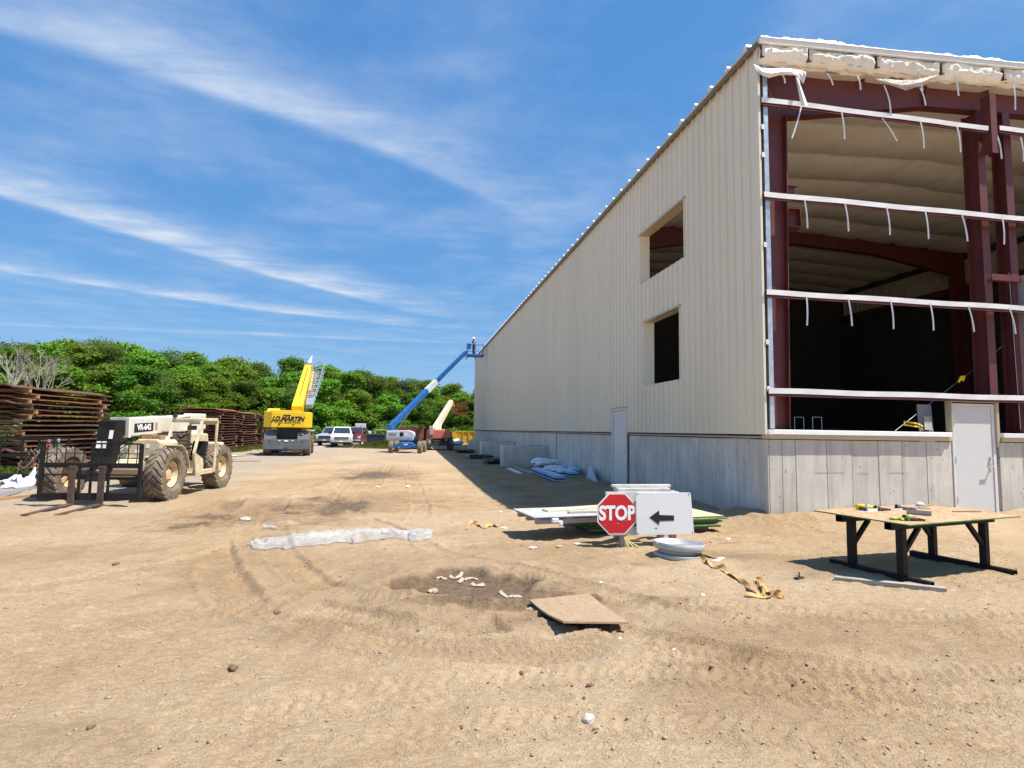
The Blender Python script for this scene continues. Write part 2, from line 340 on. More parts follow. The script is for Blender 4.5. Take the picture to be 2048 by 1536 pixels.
# ------------------------------------------------------------------ mesh helpers
class MB:
    def __init__(s): s.v = []; s.f = []; s.sm = False
    def add(s, vs, fs):
        k = len(s.v); s.v += [tuple(v) for v in vs]; s.f += [tuple(i + k for i in f) for f in fs]; return s
    def box(s, x0, x1, y0, y1, z0, z1):
        return s.add([(x0, y0, z0), (x1, y0, z0), (x1, y1, z0), (x0, y1, z0), (x0, y0, z1), (x1, y0, z1), (x1, y1, z1), (x0, y1, z1)],
                     [(0, 3, 2, 1), (4, 5, 6, 7), (0, 1, 5, 4), (1, 2, 6, 5), (2, 3, 7, 6), (3, 0, 4, 7)])
    def frame(s, p, q, up=(0, 0, 1)):
        p, q = Vector(p), Vector(q); d = (q - p); L = d.length; d = d / L
        up = Vector(up); a = d.cross(up)
        if a.length < 1e-4: a = d.cross(Vector((0, 1, 0)))
        a.normalize(); b = a.cross(d); return p, d, a, b, L
    def bar(s, p, q, w, h, up=(0, 0, 1), w2=None, h2=None):
        p, d, a, b, L = s.frame(p, q, up); q = p + d * L; w2 = w2 or w; h2 = h2 or h
        vs = [c + a * (sx * ww / 2) + b * (sy * hh / 2) for c, ww, hh in ((p, w, h), (q, w2, h2)) for sx, sy in ((-1, -1), (1, -1), (1, 1), (-1, 1))]
        return s.add(vs, [(0, 1, 2, 3), (7, 6, 5, 4), (0, 4, 5, 1), (1, 5, 6, 2), (2, 6, 7, 3), (3, 7, 4, 0)])
    def ibeam(s, p, q, w, h, t=0.02, up=(0, 0, 1), h2=None):
        """I section: depth h along 'up', flange width w"""
        p, d, a, b, L = s.frame(p, q, up); q = p + d * L; h2 = h2 or h
        for sg in (-1, 1): s.bar(p + b * sg * (h / 2 - t / 2), q + b * sg * (h2 / 2 - t / 2), w, t, up)
        return s.bar(p, q, t * 0.7, h - 2 * t - 0.001, up, None, h2 - 2 * t - 0.001)
    def tube(s, pts, r, n=8, caps=True, r2=None):
        pts = [Vector(p) for p in pts]; m = len(pts); prev = None; k = len(s.v); vs = []
        for i, p in enumerate(pts):
            t = (pts[min(i + 1, m - 1)] - pts[max(i - 1, 0)]).normalized()
            if prev is None:
                a = t.cross(Vector((0, 0, 1)))
                if a.length < 1e-3: a = t.cross(Vector((1, 0, 0)))
            else: a = prev - t * prev.dot(t)
            a.normalize(); prev = a; b = t.cross(a)
            rr = r if r2 is None else r + (r2 - r) * i / (m - 1)
            for j in range(n):
                g = 2 * PI * j / n; vs.append(p + (a * math.cos(g) + b * math.sin(g)) * rr)
        fs = [(i * n + j, i * n + (j + 1) % n, (i + 1) * n + (j + 1) % n, (i + 1) * n + j) for i in range(m - 1) for j in range(n)]
        if caps: fs += [tuple(range(n - 1, -1, -1)), tuple((m - 1) * n + j for j in range(n))]
        return s.add(vs, fs)
    def lathe(s, prof, c=(0, 0, 0), axis=(0, 0, 1), n=24, close=False):
        """prof: (radius, height) pairs along axis"""
        c, ax = Vector(c), Vector(axis).normalized(); a = ax.orthogonal().normalized(); b = ax.cross(a); m = len(prof)
        vs = [c + ax * h + (a * math.cos(2 * PI * j / n) + b * math.sin(2 * PI * j / n)) * r for r, h in prof for j in range(n)]
        mm = m if close else m - 1
        fs = [(i * n + j, i * n + (j + 1) % n, ((i + 1) % m) * n + (j + 1) % n, ((i + 1) % m) * n + j) for i in range(mm) for j in range(n)]
        return s.add(vs, fs)
    def prism(s, poly, o=(0, 0, 0), u=(1, 0, 0), v=(0, 0, 1), depth=(0, 1, 0)):
        """polygon in (u,v) plane swept by the vector depth"""
        o, u, v, d = Vector(o), Vector(u), Vector(v), Vector(depth); m = len(poly)
        vs = [o + u * p[0] + v * p[1] for p in poly]; vs += [w + d for w in vs]
        fs = [tuple(range(m)), tuple(range(2 * m - 1, m - 1, -1))] + [(i, i + m, (i + 1) % m + m, (i + 1) % m) for i in range(m)]
        return s.add(vs, fs)
    def grid(s, P):
        """P: rows of points"""
        r, c = len(P), len(P[0])
        return s.add([p for row in P for p in row], [(i * c + j, i * c + j + 1, (i + 1) * c + j + 1, (i + 1) * c + j) for i in range(r - 1) for j in range(c - 1)])
    def mesh(s, name, m, smooth=False):
        me = bpy.data.meshes.new(name); me.from_pydata(s.v, [], s.f); me.validate(); me.update()
        bm = bmesh.new(); bm.from_mesh(me); bmesh.ops.recalc_face_normals(bm, faces=bm.faces); bm.to_mesh(me); bm.free()
        if m: me.materials.append(m)
        if smooth: me.polygons.foreach_set('use_smooth', [True] * len(me.polygons))
        return me
    def build(s, name, m, parent=None, smooth=False, bevel=0.0, seg=2, thick=0.0):
        o = bpy.data.objects.new(name, s.mesh(name, m, smooth)); COL.objects.link(o)
        if parent: o.parent = parent
        if thick: md = o.modifiers.new('thickness', 'SOLIDIFY'); md.thickness = thick; md.offset = 0
        if bevel:
            md = o.modifiers.new('edges', 'BEVEL'); md.width = bevel; md.segments = seg; md.limit_method = 'ANGLE'; md.angle_limit = rad(35)
        return o
def tag(o, label, cat, group=None, kind=None):
    if label: o['label'] = label
    if cat: o['category'] = cat
    if group: o['group'] = group
    if kind: o['kind'] = kind
    return o
def thing(name, label, cat, loc=(0, 0, 0), rz=0.0, group=None):
    o = bpy.data.objects.new(name, None); COL.objects.link(o); o.empty_display_size = 0.2
    o.location = loc; o.rotation_euler = (0, 0, rz); return tag(o, label, cat, group)
def obj(name, me, parent=None, loc=None, rot=None):
    o = bpy.data.objects.new(name, me); COL.objects.link(o)
    if parent: o.parent = parent
    if loc is not None: o.location = loc
    if rot is not None: o.rotation_euler = rot
    return o
def copy_tree(o, parent=None):
    c = o.copy(); COL.objects.link(c); c.parent = parent
    for ch in list(o.children): copy_tree(ch, c)
    return c
def text_mesh(name, body, size, m, extrude=0.002, offset=0.0, sx=1.0, shear=0.0, space=1.0):
    cu = bpy.data.curves.new(name, 'FONT'); cu.body = body; cu.size = size; cu.extrude = extrude; cu.offset = offset
    cu.align_x = 'CENTER'; cu.align_y = 'CENTER'; cu.shear = shear; cu.space_character = space; cu.resolution_u = 4
    t = bpy.data.objects.new(name, cu); COL.objects.link(t)
    bpy.context.view_layer.update()
    me = bpy.data.meshes.new_from_object(t.evaluated_get(bpy.context.evaluated_depsgraph_get()))
    bpy.data.objects.remove(t)
    for v in me.vertices: v.co.x *= sx
    me.materials.clear(); me.materials.append(m); me.name = name
    return me
def upright(loc, yaw=0.0): return dict(loc=loc, rot=(PI / 2, 0, yaw))      # text standing up, facing -Y

# ------------------------------------------------------------------ numpy noise
def vnoise(x, y, seed=0):
    xi = np.floor(x).astype(np.int64); yi = np.floor(y).astype(np.int64); fx = x - xi; fy = y - yi
    def h(i, j):
        k = (i * 374761393 + j * 668265263 + seed * 974634777) & 0x7fffffff
        k = ((k ^ (k >> 13)) * 1274126177) & 0x7fffffff
        return ((k ^ (k >> 16)) & 0xffff) / 65535.0
    sx = fx * fx * fx * (fx * (fx * 6 - 15) + 10); sy = fy * fy * fy * (fy * (fy * 6 - 15) + 10)
    a = h(xi, yi); b = h(xi + 1, yi); c = h(xi, yi + 1); d = h(xi + 1, yi + 1)
    return (a * (1 - sx) + b * sx) * (1 - sy) + (c * (1 - sx) + d * sx) * sy - 0.5
def fbm(x, y, oct=4, seed=0, gain=0.5):
    t = 0; a = 1.0
    for k in range(oct):
        t = t + a * vnoise(x * 2 ** k + 17.3 * k, y * 2 ** k - 9.1 * k, seed + k); a *= gain
    return t
def sstep(a, b, x):
    t = np.clip((x - a) / (b - a), 0, 1); return t * t * (3 - 2 * t)

# ------------------------------------------------------------------ ground
BX, BY0, BY1 = 7.0, 10.32, 63.5          # corner of the concrete base and its far end
TRACKS = []                              # (points, width, depth, lug, wet)
def track(pix, w, d, lug, wet, wob=0.0):
    pts = [gat(*p) for p in pix]; pts = [np.array((p.x, p.y)) for p in pts]; out = []
    for i in range(len(pts) - 1):
        p0, p1, p2, p3 = pts[max(i - 1, 0)], pts[i], pts[i + 1], pts[min(i + 2, len(pts) - 1)]
        n = max(int(np.linalg.norm(p2 - p1) / 0.12), 2)
        for t in np.arange(n) / n:
            out.append(0.5 * (2 * p1 + (p2 - p0) * t + (2 * p0 - 5 * p1 + 4 * p2 - p3) * t * t + (3 * p1 - p0 - 3 * p2 + p3) * t ** 3))
    TRACKS.append((np.array(out + [pts[-1]]), w, d, lug, wet))
track([(2300, 1330), (2048, 1345), (1800, 1350), (1560, 1322), (1380, 1290), (1230, 1262), (1090, 1225)], 0.34, 0.030, 0.018, 0.25)
track([(2300, 1265), (2048, 1280), (1800, 1275), (1600, 1252), (1380, 1225), (1200, 1180), (1000, 1130), (860, 1090), (700, 1010), (640, 960)], 0.32, 0.026, 0.016, 0.2)
track([(2300, 1450), (2000, 1440), (1700, 1400), (1450, 1360), (1150, 1350), (800, 1380), (500, 1440), (100, 1530)], 0.36, 0.014, 0.014, 0.0)
track([(2300, 1600), (2000, 1560), (1700, 1500), (1400, 1455), (1050, 1450), (700, 1490), (450, 1560)], 0.36, 0.012, 0.013, 0.0)
track([(-200, 1200), (150, 1160), (420, 1105), (560, 1050), (640, 1000), (700, 950), (740, 925)], 0.40, 0.020, 0.010, 0.12)
track([(-200, 1330), (150, 1265), (450, 1220), (640, 1160), (800, 1080), (840, 1020), (830, 960), (810, 925)], 0.40, 0.020, 0.010, 0.12)
track([(610, 1212), (700, 1232), (800, 1255), (900, 1262), (1000, 1250)], 0.42, 0.040, 0.012, 0.15)
track([(800, 1205), (900, 1215), (1010, 1218), (1120, 1205), (1240, 1200)], 0.30, 0.035, 0.010, 0.55)
track([(430, 1060), (480, 1020), (560, 985), (650, 955), (720, 930)], 0.38, 0.030, 0.014, 0.35)
track([(520, 1058), (640, 1030), (720, 985), (760, 950), (780, 925)], 0.38, 0.030, 0.014, 0.35)
track([(2300, 1395), (2000, 1400), (1750, 1375), (1500, 1330), (1300, 1310)], 0.40, 0.014, 0.018, 0.1)
track([(2300, 1520), (2050, 1495), (1800, 1450), (1560, 1420), (1300, 1400), (1000, 1395)], 0.40, 0.010, 0.015, 0.0)
track([(2300, 1225), (2000, 1240), (1750, 1235), (1500, 1215), (1300, 1215)], 0.34, 0.014, 0.014, 0.15)
track([(0, 1090), (200, 1060), (330, 1030), (450, 990)], 0.40, 0.014, 0.010, 0.05)
track([(470, 985), (440, 1040), (425, 1100), (470, 1180), (600, 1245), (800, 1290), (1050, 1305), (1300, 1290)], 0.46, 0.045, 0.016, 0.45)
track([(560, 990), (545, 1040), (560, 1110), (650, 1170), (800, 1205)], 0.42, 0.035, 0.014, 0.40)
PUD = gat(935, 1168); PUD2 = gat(560, 1022)
def ground_height(x, y, fine=True):
    x = np.asarray(x, float); y = np.asarray(y, float)
    r = np.hypot(x, y)
    z = -0.13 * sstep(8.5, 17, r) + 0.0 * x
    z += 0.05 * fbm(x * 0.22, y * 0.22, 3, 3) * sstep(2, 6, r)
    # soil banked against the end wall and the long wall
    de = np.clip(BY0 - y, 0, None); inx = sstep(BX - 0.9, BX - 0.1, x)
    z += inx * np.where(y < BY0 + 1, (0.16 + 0.10 * fbm(x * 1.3, y * 1.3, 3, 5)) * np.exp(-(de / 0.75) ** 2), 0)
    dl = np.clip(BX - x, 0, None); iny = sstep(BY0 - 0.8, BY0 + 0.3, y)
    z += iny * (0.13 + 0.22 * np.clip(fbm(y * 0.45, x * 0.9, 3, 8), -0.4, 1)) * np.exp(-(dl / 1.1) ** 2) * (1 - 0.75 * np.exp(-((y - 18.3) / 1.0) ** 2))
    # puddles
    for c, a, b, d in ((PUD, 0.78, 0.72, 0.080), (PUD2, 0.42, 0.25, 0.05)):
        q = np.hypot((x - c.x) / a, (y - c.y) / b) + 0.75 * fbm(x * 1.7, y * 2.0, 4, 21, 0.55)
        z += -d * (1 - sstep(0.45, 1.15, q)) + 0.035 * np.exp(-((q - 1.3) / 0.25) ** 2)
    if not fine: return z
    near = 1 - 0.8 * sstep(14, 30, r)
    wetm = np.zeros_like(z)
    for P, w, d, lug, wt in TRACKS:
        lo, hi = P.min(0) - 0.8, P.max(0) + 0.8
        idx = np.where((x > lo[0]) & (x < hi[0]) & (y > lo[1]) & (y < hi[1]))[0]
        if len(idx) == 0: continue
        best = np.full(len(idx), 9.0); sgn = np.zeros(len(idx)); ss = np.zeros(len(idx))
        seg = np.r_[0, np.cumsum(np.linalg.norm(np.diff(P, axis=0), axis=1))]
        qx, qy = x[idx], y[idx]
        for i in range(len(P) - 1):
            t = P[i + 1] - P[i]; L = np.linalg.norm(t); t = t / L
            ax_ = qx - P[i][0]; ay_ = qy - P[i][1]; al = ax_ * t[0] + ay_ * t[1]; ac = -ax_ * t[1] + ay_ * t[0]
            dd = np.where((al >= -0.02) & (al <= L + 0.02), np.abs(ac), 9)
            m = dd < best; best[m] = dd[m]; sgn[m] = ac[m]; ss[m] = seg[i] + al[m]
        wob = 0.06 * fbm(ss * 1.1, sgn * 0, 2, 31)
        e = np.abs(sgn + wob) / (w / 2)
        vis = sstep(-0.28, 0.12, fbm(ss * 0.55 + d * 900, sgn * 1.5, 3, 33))
        prof = -d * (1 - sstep(0.82, 1.12, e)) + d * 0.7 * np.exp(-((e - 1.22) / 0.16) ** 2)
        ch = np.sin(2 * PI * (ss * (1 + 3 * d) + 0.6 * np.abs(sgn) + 0.035 * fbm(ss * 7, sgn * 9, 3, 35)) / 0.105)
        lg = lug * np.clip(ch * 1.6, -1, 1) * (1 - sstep(0.85, 1.1, e)) * sstep(0.05, 0.18, e)
        on = np.where(best < 8, 1.0, 0.0) * vis
        z[idx] += (prof + lg * 0.8) * on
        wetm[idx] = np.maximum(wetm[idx], wt * (1 - sstep(0.7, 1.5, e)) * on)
    n = 0.030 * fbm(x * 1.1, y * 1.4, 3, 40) + 0.026 * fbm(x * 4, y * 5.5, 4, 44, 0.6) + 0.009 * np.abs(fbm(x * 11, y * 13, 3, 47))
    churn = sstep(0.0, 0.35, fbm(x * 0.55 + 4, y * 0.55, 3, 52)) 
    n += churn * 0.024 * fbm(x * 7, y * 9, 3, 55)
    rough = sstep(0.05, 0.3, fbm(x * 0.8 - 7, y * 1.1, 3, 56)); n += rough * 0.012 * np.abs(fbm(x * 15, y * 19, 3, 57))
    inpud = np.zeros_like(z)
    for c, a, b in ((PUD, 0.78, 0.72), (PUD2, 0.42, 0.25)):
        q = np.hypot((x - c.x) / a, (y - c.y) / b) + 0.75 * fbm(x * 1.7, y * 2.0, 4, 21, 0.55)
        inpud = np.maximum(inpud, 1 - sstep(0.5, 0.9, q)); wetm = np.maximum(wetm, 1.0 * (1 - sstep(0.85, 1.35, q)))
    z += n * near * (1 - 0.85 * inpud)
    return z, wetm

def grade(a, b, step, lo, hi, g=1.045):
    core = list(np.arange(a, b + 1e-6, step)); up = []; s = step; v = core[-1]
    while v < hi: s *= g; v += s; up.append(v)
    dn = []; s = step; v = a
    while v > lo: s *= g; v -= s; dn.append(v)
    return np.array(dn[::-1] + core + up)
gx = grade(-5.0, 8.2, 0.027, -900, 900, 1.06); gy = grade(2.4, 11.2, 0.027, -400, 1500, 1.034)
GX, GY = np.meshgrid(gx, gy); fx_, fy_ = GX.ravel(), GY.ravel()
GZ, WET = ground_height(fx_, fy_)
def gz(x, y):
    """height of the finished ground sheet"""
    i = min(max(int(np.searchsorted(gx, x)) - 1, 0), len(gx) - 2); j = min(max(int(np.searchsorted(gy, y)) - 1, 0), len(gy) - 2)
    s = (x - gx[i]) / (gx[i + 1] - gx[i]); t = (y - gy[j]) / (gy[j + 1] - gy[j]); Z = GZG
    return float((Z[j, i] * (1 - s) + Z[j, i + 1] * s) * (1 - t) + (Z[j + 1, i] * (1 - s) + Z[j + 1, i + 1] * s) * t)
far = sstep(60, 130, np.hypot(fx_, fy_)); GZ = GZ * (1 - far) - 0.2 * far
nx_, ny_ = len(gx), len(gy); GZG = GZ.reshape(ny_, nx_)
me = bpy.data.meshes.new('ground')
me.vertices.add(nx_ * ny_); me.vertices.foreach_set('co', np.column_stack([fx_, fy_, GZ]).ravel())
ii, jj = np.meshgrid(np.arange(nx_ - 1), np.arange(ny_ - 1)); q0 = (jj * nx_ + ii).ravel()
quads = np.column_stack([q0, q0 + 1, q0 + 1 + nx_, q0 + nx_]).ravel(); nq = len(q0)
me.loops.add(nq * 4); me.loops.foreach_set('vertex_index', quads)
me.polygons.add(nq); me.polygons.foreach_set('loop_start', np.arange(nq) * 4); me.polygons.foreach_set('use_smooth', np.ones(nq, bool))
me.update()
# soil colouring: damp patches, painted warehouse shadow, gravelled drive, pale dust
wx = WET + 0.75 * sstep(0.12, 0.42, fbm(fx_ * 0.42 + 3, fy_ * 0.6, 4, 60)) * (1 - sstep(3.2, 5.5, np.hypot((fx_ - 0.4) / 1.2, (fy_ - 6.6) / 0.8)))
MUD = gat(1060, 1200); qm = np.hypot((fx_ - MUD.x) / 0.75, (fy_ - MUD.y) / 0.36) + 0.6 * fbm(fx_ * 2.0, fy_ * 2.6, 3, 70); wx = np.maximum(wx, 0.95 * (1 - sstep(0.75, 1.15, qm)))
MUD = gat(860, 1205); qm = np.hypot((fx_ - MUD.x) / 0.42, (fy_ - MUD.y) / 0.16) + 0.6 * fbm(fx_ * 2.0, fy_ * 2.6, 3, 71); wx = np.maximum(wx, 0.8 * (1 - sstep(0.75, 1.15, qm)))
for (pxx, pyy, ax_, ay_, st_, sd_) in ((560, 1030, 1.5, 1.5, 0.48, 81), (740, 995, 1.8, 2.2, 0.42, 82), (460, 1110, 0.5, 1.2, 0.35, 83), (840, 1240, 1.0, 0.5, 0.40, 84), (1180, 1230, 0.8, 0.4, 0.35, 85), (1600, 1265, 1.5, 0.45, 0.38, 86), (1000, 1110, 1.6, 0.7, 0.30, 87), (150, 1110, 1.6, 0.8, 0.30, 88), (760, 940, 1.6, 5.0, 0.40, 89), (640, 1250, 0.7, 0.3, 0.35, 90), (1900, 1300, 0.9, 0.35, 0.25, 92), (330, 1235, 0.8, 0.35, 0.25, 93), (880, 1160, 2.5, 1.8, 0.36, 94), (1090, 1190, 1.3, 0.8, 0.5, 96), (620, 1130, 1.0, 1.2, 0.25, 95)):
    g_ = gat(pxx, pyy); qm = np.hypot((fx_ - g_.x) / ax_, (fy_ - g_.y) / ay_) + 0.9 * fbm(fx_ * 1.3, fy_ * 1.8, 4, sd_, 0.6); wx = np.maximum(wx, 1.25 * st_ * (1 - sstep(0.55, 1.3, qm)) * (0.7 + 0.6 * (0.5 + fbm(fx_ * 5, fy_ * 6, 2, sd_))))
painted_shade = sstep(2.2, 3.0, fx_ + 0.3 * fbm(fx_, fy_, 3, 61)) * sstep(11.5, 13.5, fy_)      # warehouse's cast shadow, painted into the soil colour as a darker tone
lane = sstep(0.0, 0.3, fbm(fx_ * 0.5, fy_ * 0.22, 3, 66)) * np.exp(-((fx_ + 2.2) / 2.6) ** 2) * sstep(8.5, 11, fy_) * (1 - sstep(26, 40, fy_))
wx = np.clip(wx + 0.75 * painted_shade * (0.75 + 0.5 * fbm(fx_ * 1.5, fy_ * 1.5, 3, 68)) + 0.6 * lane, 0, 1)
gr = np.clip(sstep(-4.5, -7.5, fx_ + 0.9 * fbm(fx_ * 0.4, fy_ * 0.4, 3, 62)) * sstep(13, 16, fy_) * 0.75 + 0.5 * sstep(26, 40, fy_) * (fx_ < 2), 0, 1)
du = np.clip(sstep(-0.1, 0.4, fbm(fx_ * 0.3, fy_ * 0.35, 3, 63)), 0, 1)
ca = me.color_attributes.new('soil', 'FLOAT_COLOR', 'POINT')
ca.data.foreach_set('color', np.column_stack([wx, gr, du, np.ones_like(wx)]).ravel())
me.materials.append(M_GROUND)
tag(obj('ground', me), None, None, kind='structure')
# ------------------------------------------------------------------ warehouse
def sh(mb, loc):
    mb.v = [(a - loc[0], b - loc[1], c - loc[2]) for a, b, c in mb.v]; return mb
WH = thing('warehouse', 'long tan metal-sided warehouse on a concrete base, open framed end wall', 'building', (BX, BY0, 0))
def wp(name, mb, m, parent=None, **k): return sh(mb, WH.location).build(name, m, parent or WH, **k)
EAVE, SIDX, Y0S, Y1S, RX = 9.80, 6.94, 10.27, 63.55, 15.0
SLOPE = 0.045
def roofz(x): return EAVE + SLOPE * (min(x, 2 * RX - x) - SIDX)
HOLES = [(13.55, 16.53, 6.30, 7.88), (13.85, 16.22, 3.10, 5.07), (17.66, 18.94, 0.0, 2.47)]   # y0 y1 z0 z1
# poured base: core wall with form panels standing a little proud of it
fnd = wp('foundation_wall', MB().box(BX + 0.03, BX + 0.25, BY0 + 0.03, 17.70, -0.5, 1.60).box(BX + 0.03, BX + 0.25, 18.90, BY1, -0.5, 1.60)
         .box(BX + 0.25, 11.32, BY0 + 0.03, BY0 + 0.25, -0.5, 1.60).box(12.52, 23.0, BY0 + 0.03, BY0 + 0.25, -0.5, 1.60)
         .box(BX + 0.03, BX + 0.25, 17.70, 18.90, -0.5, -0.06).box(11.32, 12.52, BY0 + 0.03, BY0 + 0.25, -0.5, 0.06), M_CONC)
r = random.Random(4)
def conc_panel(x0, x1, y0, y1, z1=1.60):
    wp('concrete_panel', MB().box(x0, x1, y0, y1, -0.5, z1), M_CONC, fnd, bevel=0.006, seg=1)
y = BY0
while y < BY1:
    w = r.choice([0.61, 0.61, 0.61, 0.46, 0.3]); e = min(y + w, BY1)
    for a, b in ((17.68, 18.92),):
        if y < a < e: e = a
        if a <= y < b: y = b; e = y + 0.61
    conc_panel(BX + r.uniform(-0.004, 0.004), BX + 0.028, y + 0.004, e - 0.004); y = e
x = BX + 0.03
for w in [0.29, 0.30, 0.70, 0.58, 0.62, 0.56, 0.60, 0.62, 0.62, 0.6]:
    e = x + w
    if x < 11.30 < e or 11.29 < x < 11.31: e = 11.32
    if e - x > 0.05: conc_panel(x + 0.004, e - 0.004, BY0 + r.uniform(-0.003, 0.003), BY0 + 0.028)
    if e == 11.32: break
    x = e
x = 12.52
while x < 22.9:
    e = min(x + r.choice([0.23, 0.3, 0.61, 0.61]), 23.0); conc_panel(x + 0.004, e - 0.004, BY0 + r.uniform(-0.003, 0.003), BY0 + 0.028); x = e
for a, b in ((8.05, 8.72), (9.0, 9.3), (9.75, 10.15)):     # red chalk line
    wp('chalk_line', MB().box(a, b, BY0 - 0.006, BY0 - 0.004, 0.944, 0.949), M_LRED, fnd)
# tan ledge flashing
dr = MB().prism([(-0.055, 0), (-0.055, -0.03), (0.0, -0.035), (0.04, -0.035), (0.04, 0.01)], (BX, Y0S, 1.655), (1, 0, 0), (0, 0, 1), (0, 17.66 - Y0S, 0))
dr.prism([(-0.055, 0), (-0.055, -0.03), (0.0, -0.035), (0.04, -0.035), (0.04, 0.01)], (BX, 18.94, 1.655), (1, 0, 0), (0, 0, 1), (0, Y1S - 18.94, 0))
wp('base_flashing', dr, M_TRIM)
de = MB().box(BX - 0.06, 11.29, BY0 - 0.045, BY0 + 0.1, 1.615, 1.70).box(12.55, 23.0, BY0 - 0.045, BY0 + 0.1, 1.615, 1.70)
wp('base_flashing', de, M_TRIM, bevel=0.008, seg=1)
# ribbed siding, one object per sheet
BRK = [(0.0, 0), (0.10, 0), (0.107, .006), (0.125, .006), (0.132, 0), (0.172, 0), (0.179, .006), (0.197, .006), (0.204, 0), (0.236, 0), (0.248, .046), (0.290, .046), (0.302, 0), (0.305, 0)]
def prof(yy):
    t = yy % 0.305
    for (a, ha), (b, hb) in zip(BRK, BRK[1:]):
        if a <= t <= b: return ha + (hb - ha) * (t - a) / (b - a)
    return 0
def profy(a, b):
    ys = [a, b]; k = math.floor(a / 0.305)
    while k * 0.305 < b:
        ys += [k * 0.305 + t for t, _ in BRK[1:] if a < k * 0.305 + t < b]; k += 1
    return sorted(set(ys))
def siding_sheet(y0, y1, z0, z1, X, holes, parent, m=M_SIDING, out=-1):
    cuts = sorted({y0, y1, *[min(max(c, y0), y1) for h in holes for c in h[:2]]}); pieces = {}
    for a, b in zip(cuts, cuts[1:]):
        if b - a < 1e-4: continue
        segs = [(z0, z1)]
        for hy0, hy1, hz0, hz1 in holes:
            if hy0 < (a + b) / 2 < hy1:
                segs = [q for s0, s1 in segs for q in ((s0, min(s1, hz0)), (max(s0, hz1), s1)) if q[1] - q[0] > 0.01]
        ys = profy(a, b)
        for s0, s1 in segs: pieces.setdefault((round(s0, 2), round(s1, 2)), []).append([[(X + out * prof(yy), yy, zz) for yy in ys] for zz in (s0, s1)])
    for gs in pieces.values():
        mb = MB()
        for g_ in gs: mb.grid(g_)
        wp('siding_panel', mb, m, parent, thick=0.004)
y = Y0S
while y < Y1S - 0.05:
    e = min(y + 0.915, Y1S); siding_sheet(y, e, 1.70, EAVE - 0.02, SIDX, HOLES, WH); y = e
wp('corner_trim', MB().box(SIDX - 0.037, SIDX + 0.012, Y0S - 0.022, Y0S - 0.006, 1.70, EAVE - 0.02).box(SIDX - 0.041, SIDX - 0.038, Y0S - 0.02, Y0S + 0.07, 1.70, EAVE - 0.02), M_SIDING)
wp('corner_trim', MB().box(SIDX - 0.041, SIDX + 0.06, Y1S + 0.005, Y1S + 0.02, 1.70, EAVE - 0.02), M_SIDING)
# wall carcass behind the siding (keeps daylight out), with the same openings
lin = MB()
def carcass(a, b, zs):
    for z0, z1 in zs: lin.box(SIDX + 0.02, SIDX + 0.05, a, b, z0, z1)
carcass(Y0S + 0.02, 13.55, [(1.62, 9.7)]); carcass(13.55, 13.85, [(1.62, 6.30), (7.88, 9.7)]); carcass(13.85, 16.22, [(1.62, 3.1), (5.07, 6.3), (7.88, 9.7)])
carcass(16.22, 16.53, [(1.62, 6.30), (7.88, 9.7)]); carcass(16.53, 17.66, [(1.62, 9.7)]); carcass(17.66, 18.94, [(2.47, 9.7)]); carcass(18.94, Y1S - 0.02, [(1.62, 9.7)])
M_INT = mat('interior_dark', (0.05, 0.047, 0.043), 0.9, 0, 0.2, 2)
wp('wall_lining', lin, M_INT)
# trimmed window openings
for y0, y1, z0, z1 in HOLES[:2]:
    t = 0.02; a, b = SIDX - 0.042, SIDX + 0.30
    wf = wp('window_frame', MB().box(a, b, y1 - t, y1, z0, z1), M_SIDING); wp('jamb', MB().box(a, b, y0, y0 + t, z0, z1), M_SIDING, wf)
    wp('head_trim', MB().box(a - 0.012, b, y0 - 0.05, y1 + 0.05, z1 - t, z1 + 0.03), M_TRIM, wf)
    wp('sill_trim', MB().box(a + 0.05, b, y0 + t, y1 - t, z0 - 0.002, z0 + t), M_SIDING, wf)
# personnel door on the long wall
dt = MB().box(SIDX - 0.055, SIDX - 0.0, 18.90, 18.97, -0.06, 2.50).box(SIDX - 0.055, SIDX - 0.0, 17.63, 17.70, -0.06, 2.50).box(SIDX - 0.055, SIDX, 17.70, 18.90, 2.43, 2.50)
ds = wp('side_door', MB().box(SIDX - 0.012, SIDX + 0.03, 17.715, 18.885, -0.04, 2.42), M_DOOR, bevel=0.004, seg=1); ds['label'] = 'pale grey steel side door in the shaded long wall'
wp('door_frame', dt, M_DOOR, ds); wp('head_trim', MB().box(SIDX - 0.075, SIDX, 17.6, 19.0, 2.503, 2.535), M_TRIM, ds)
wp('lever_handle', MB().box(SIDX - 0.03, SIDX - 0.013, 17.80, 17.87, 0.98, 1.12).bar((SIDX - 0.06, 17.83, 1.06), (SIDX - 0.06, 17.99, 1.06), 0.02, 0.02).bar((SIDX - 0.07, 17.83, 1.06), (SIDX - 0.02, 17.83, 1.06), 0.022, 0.022), M_GALV, ds)
for z in (0.3, 1.2, 2.1): wp('hinge', MB().box(SIDX - 0.032, SIDX - 0.013, 18.86, 18.90, z - 0.06, z + 0.06), M_GALV, ds)
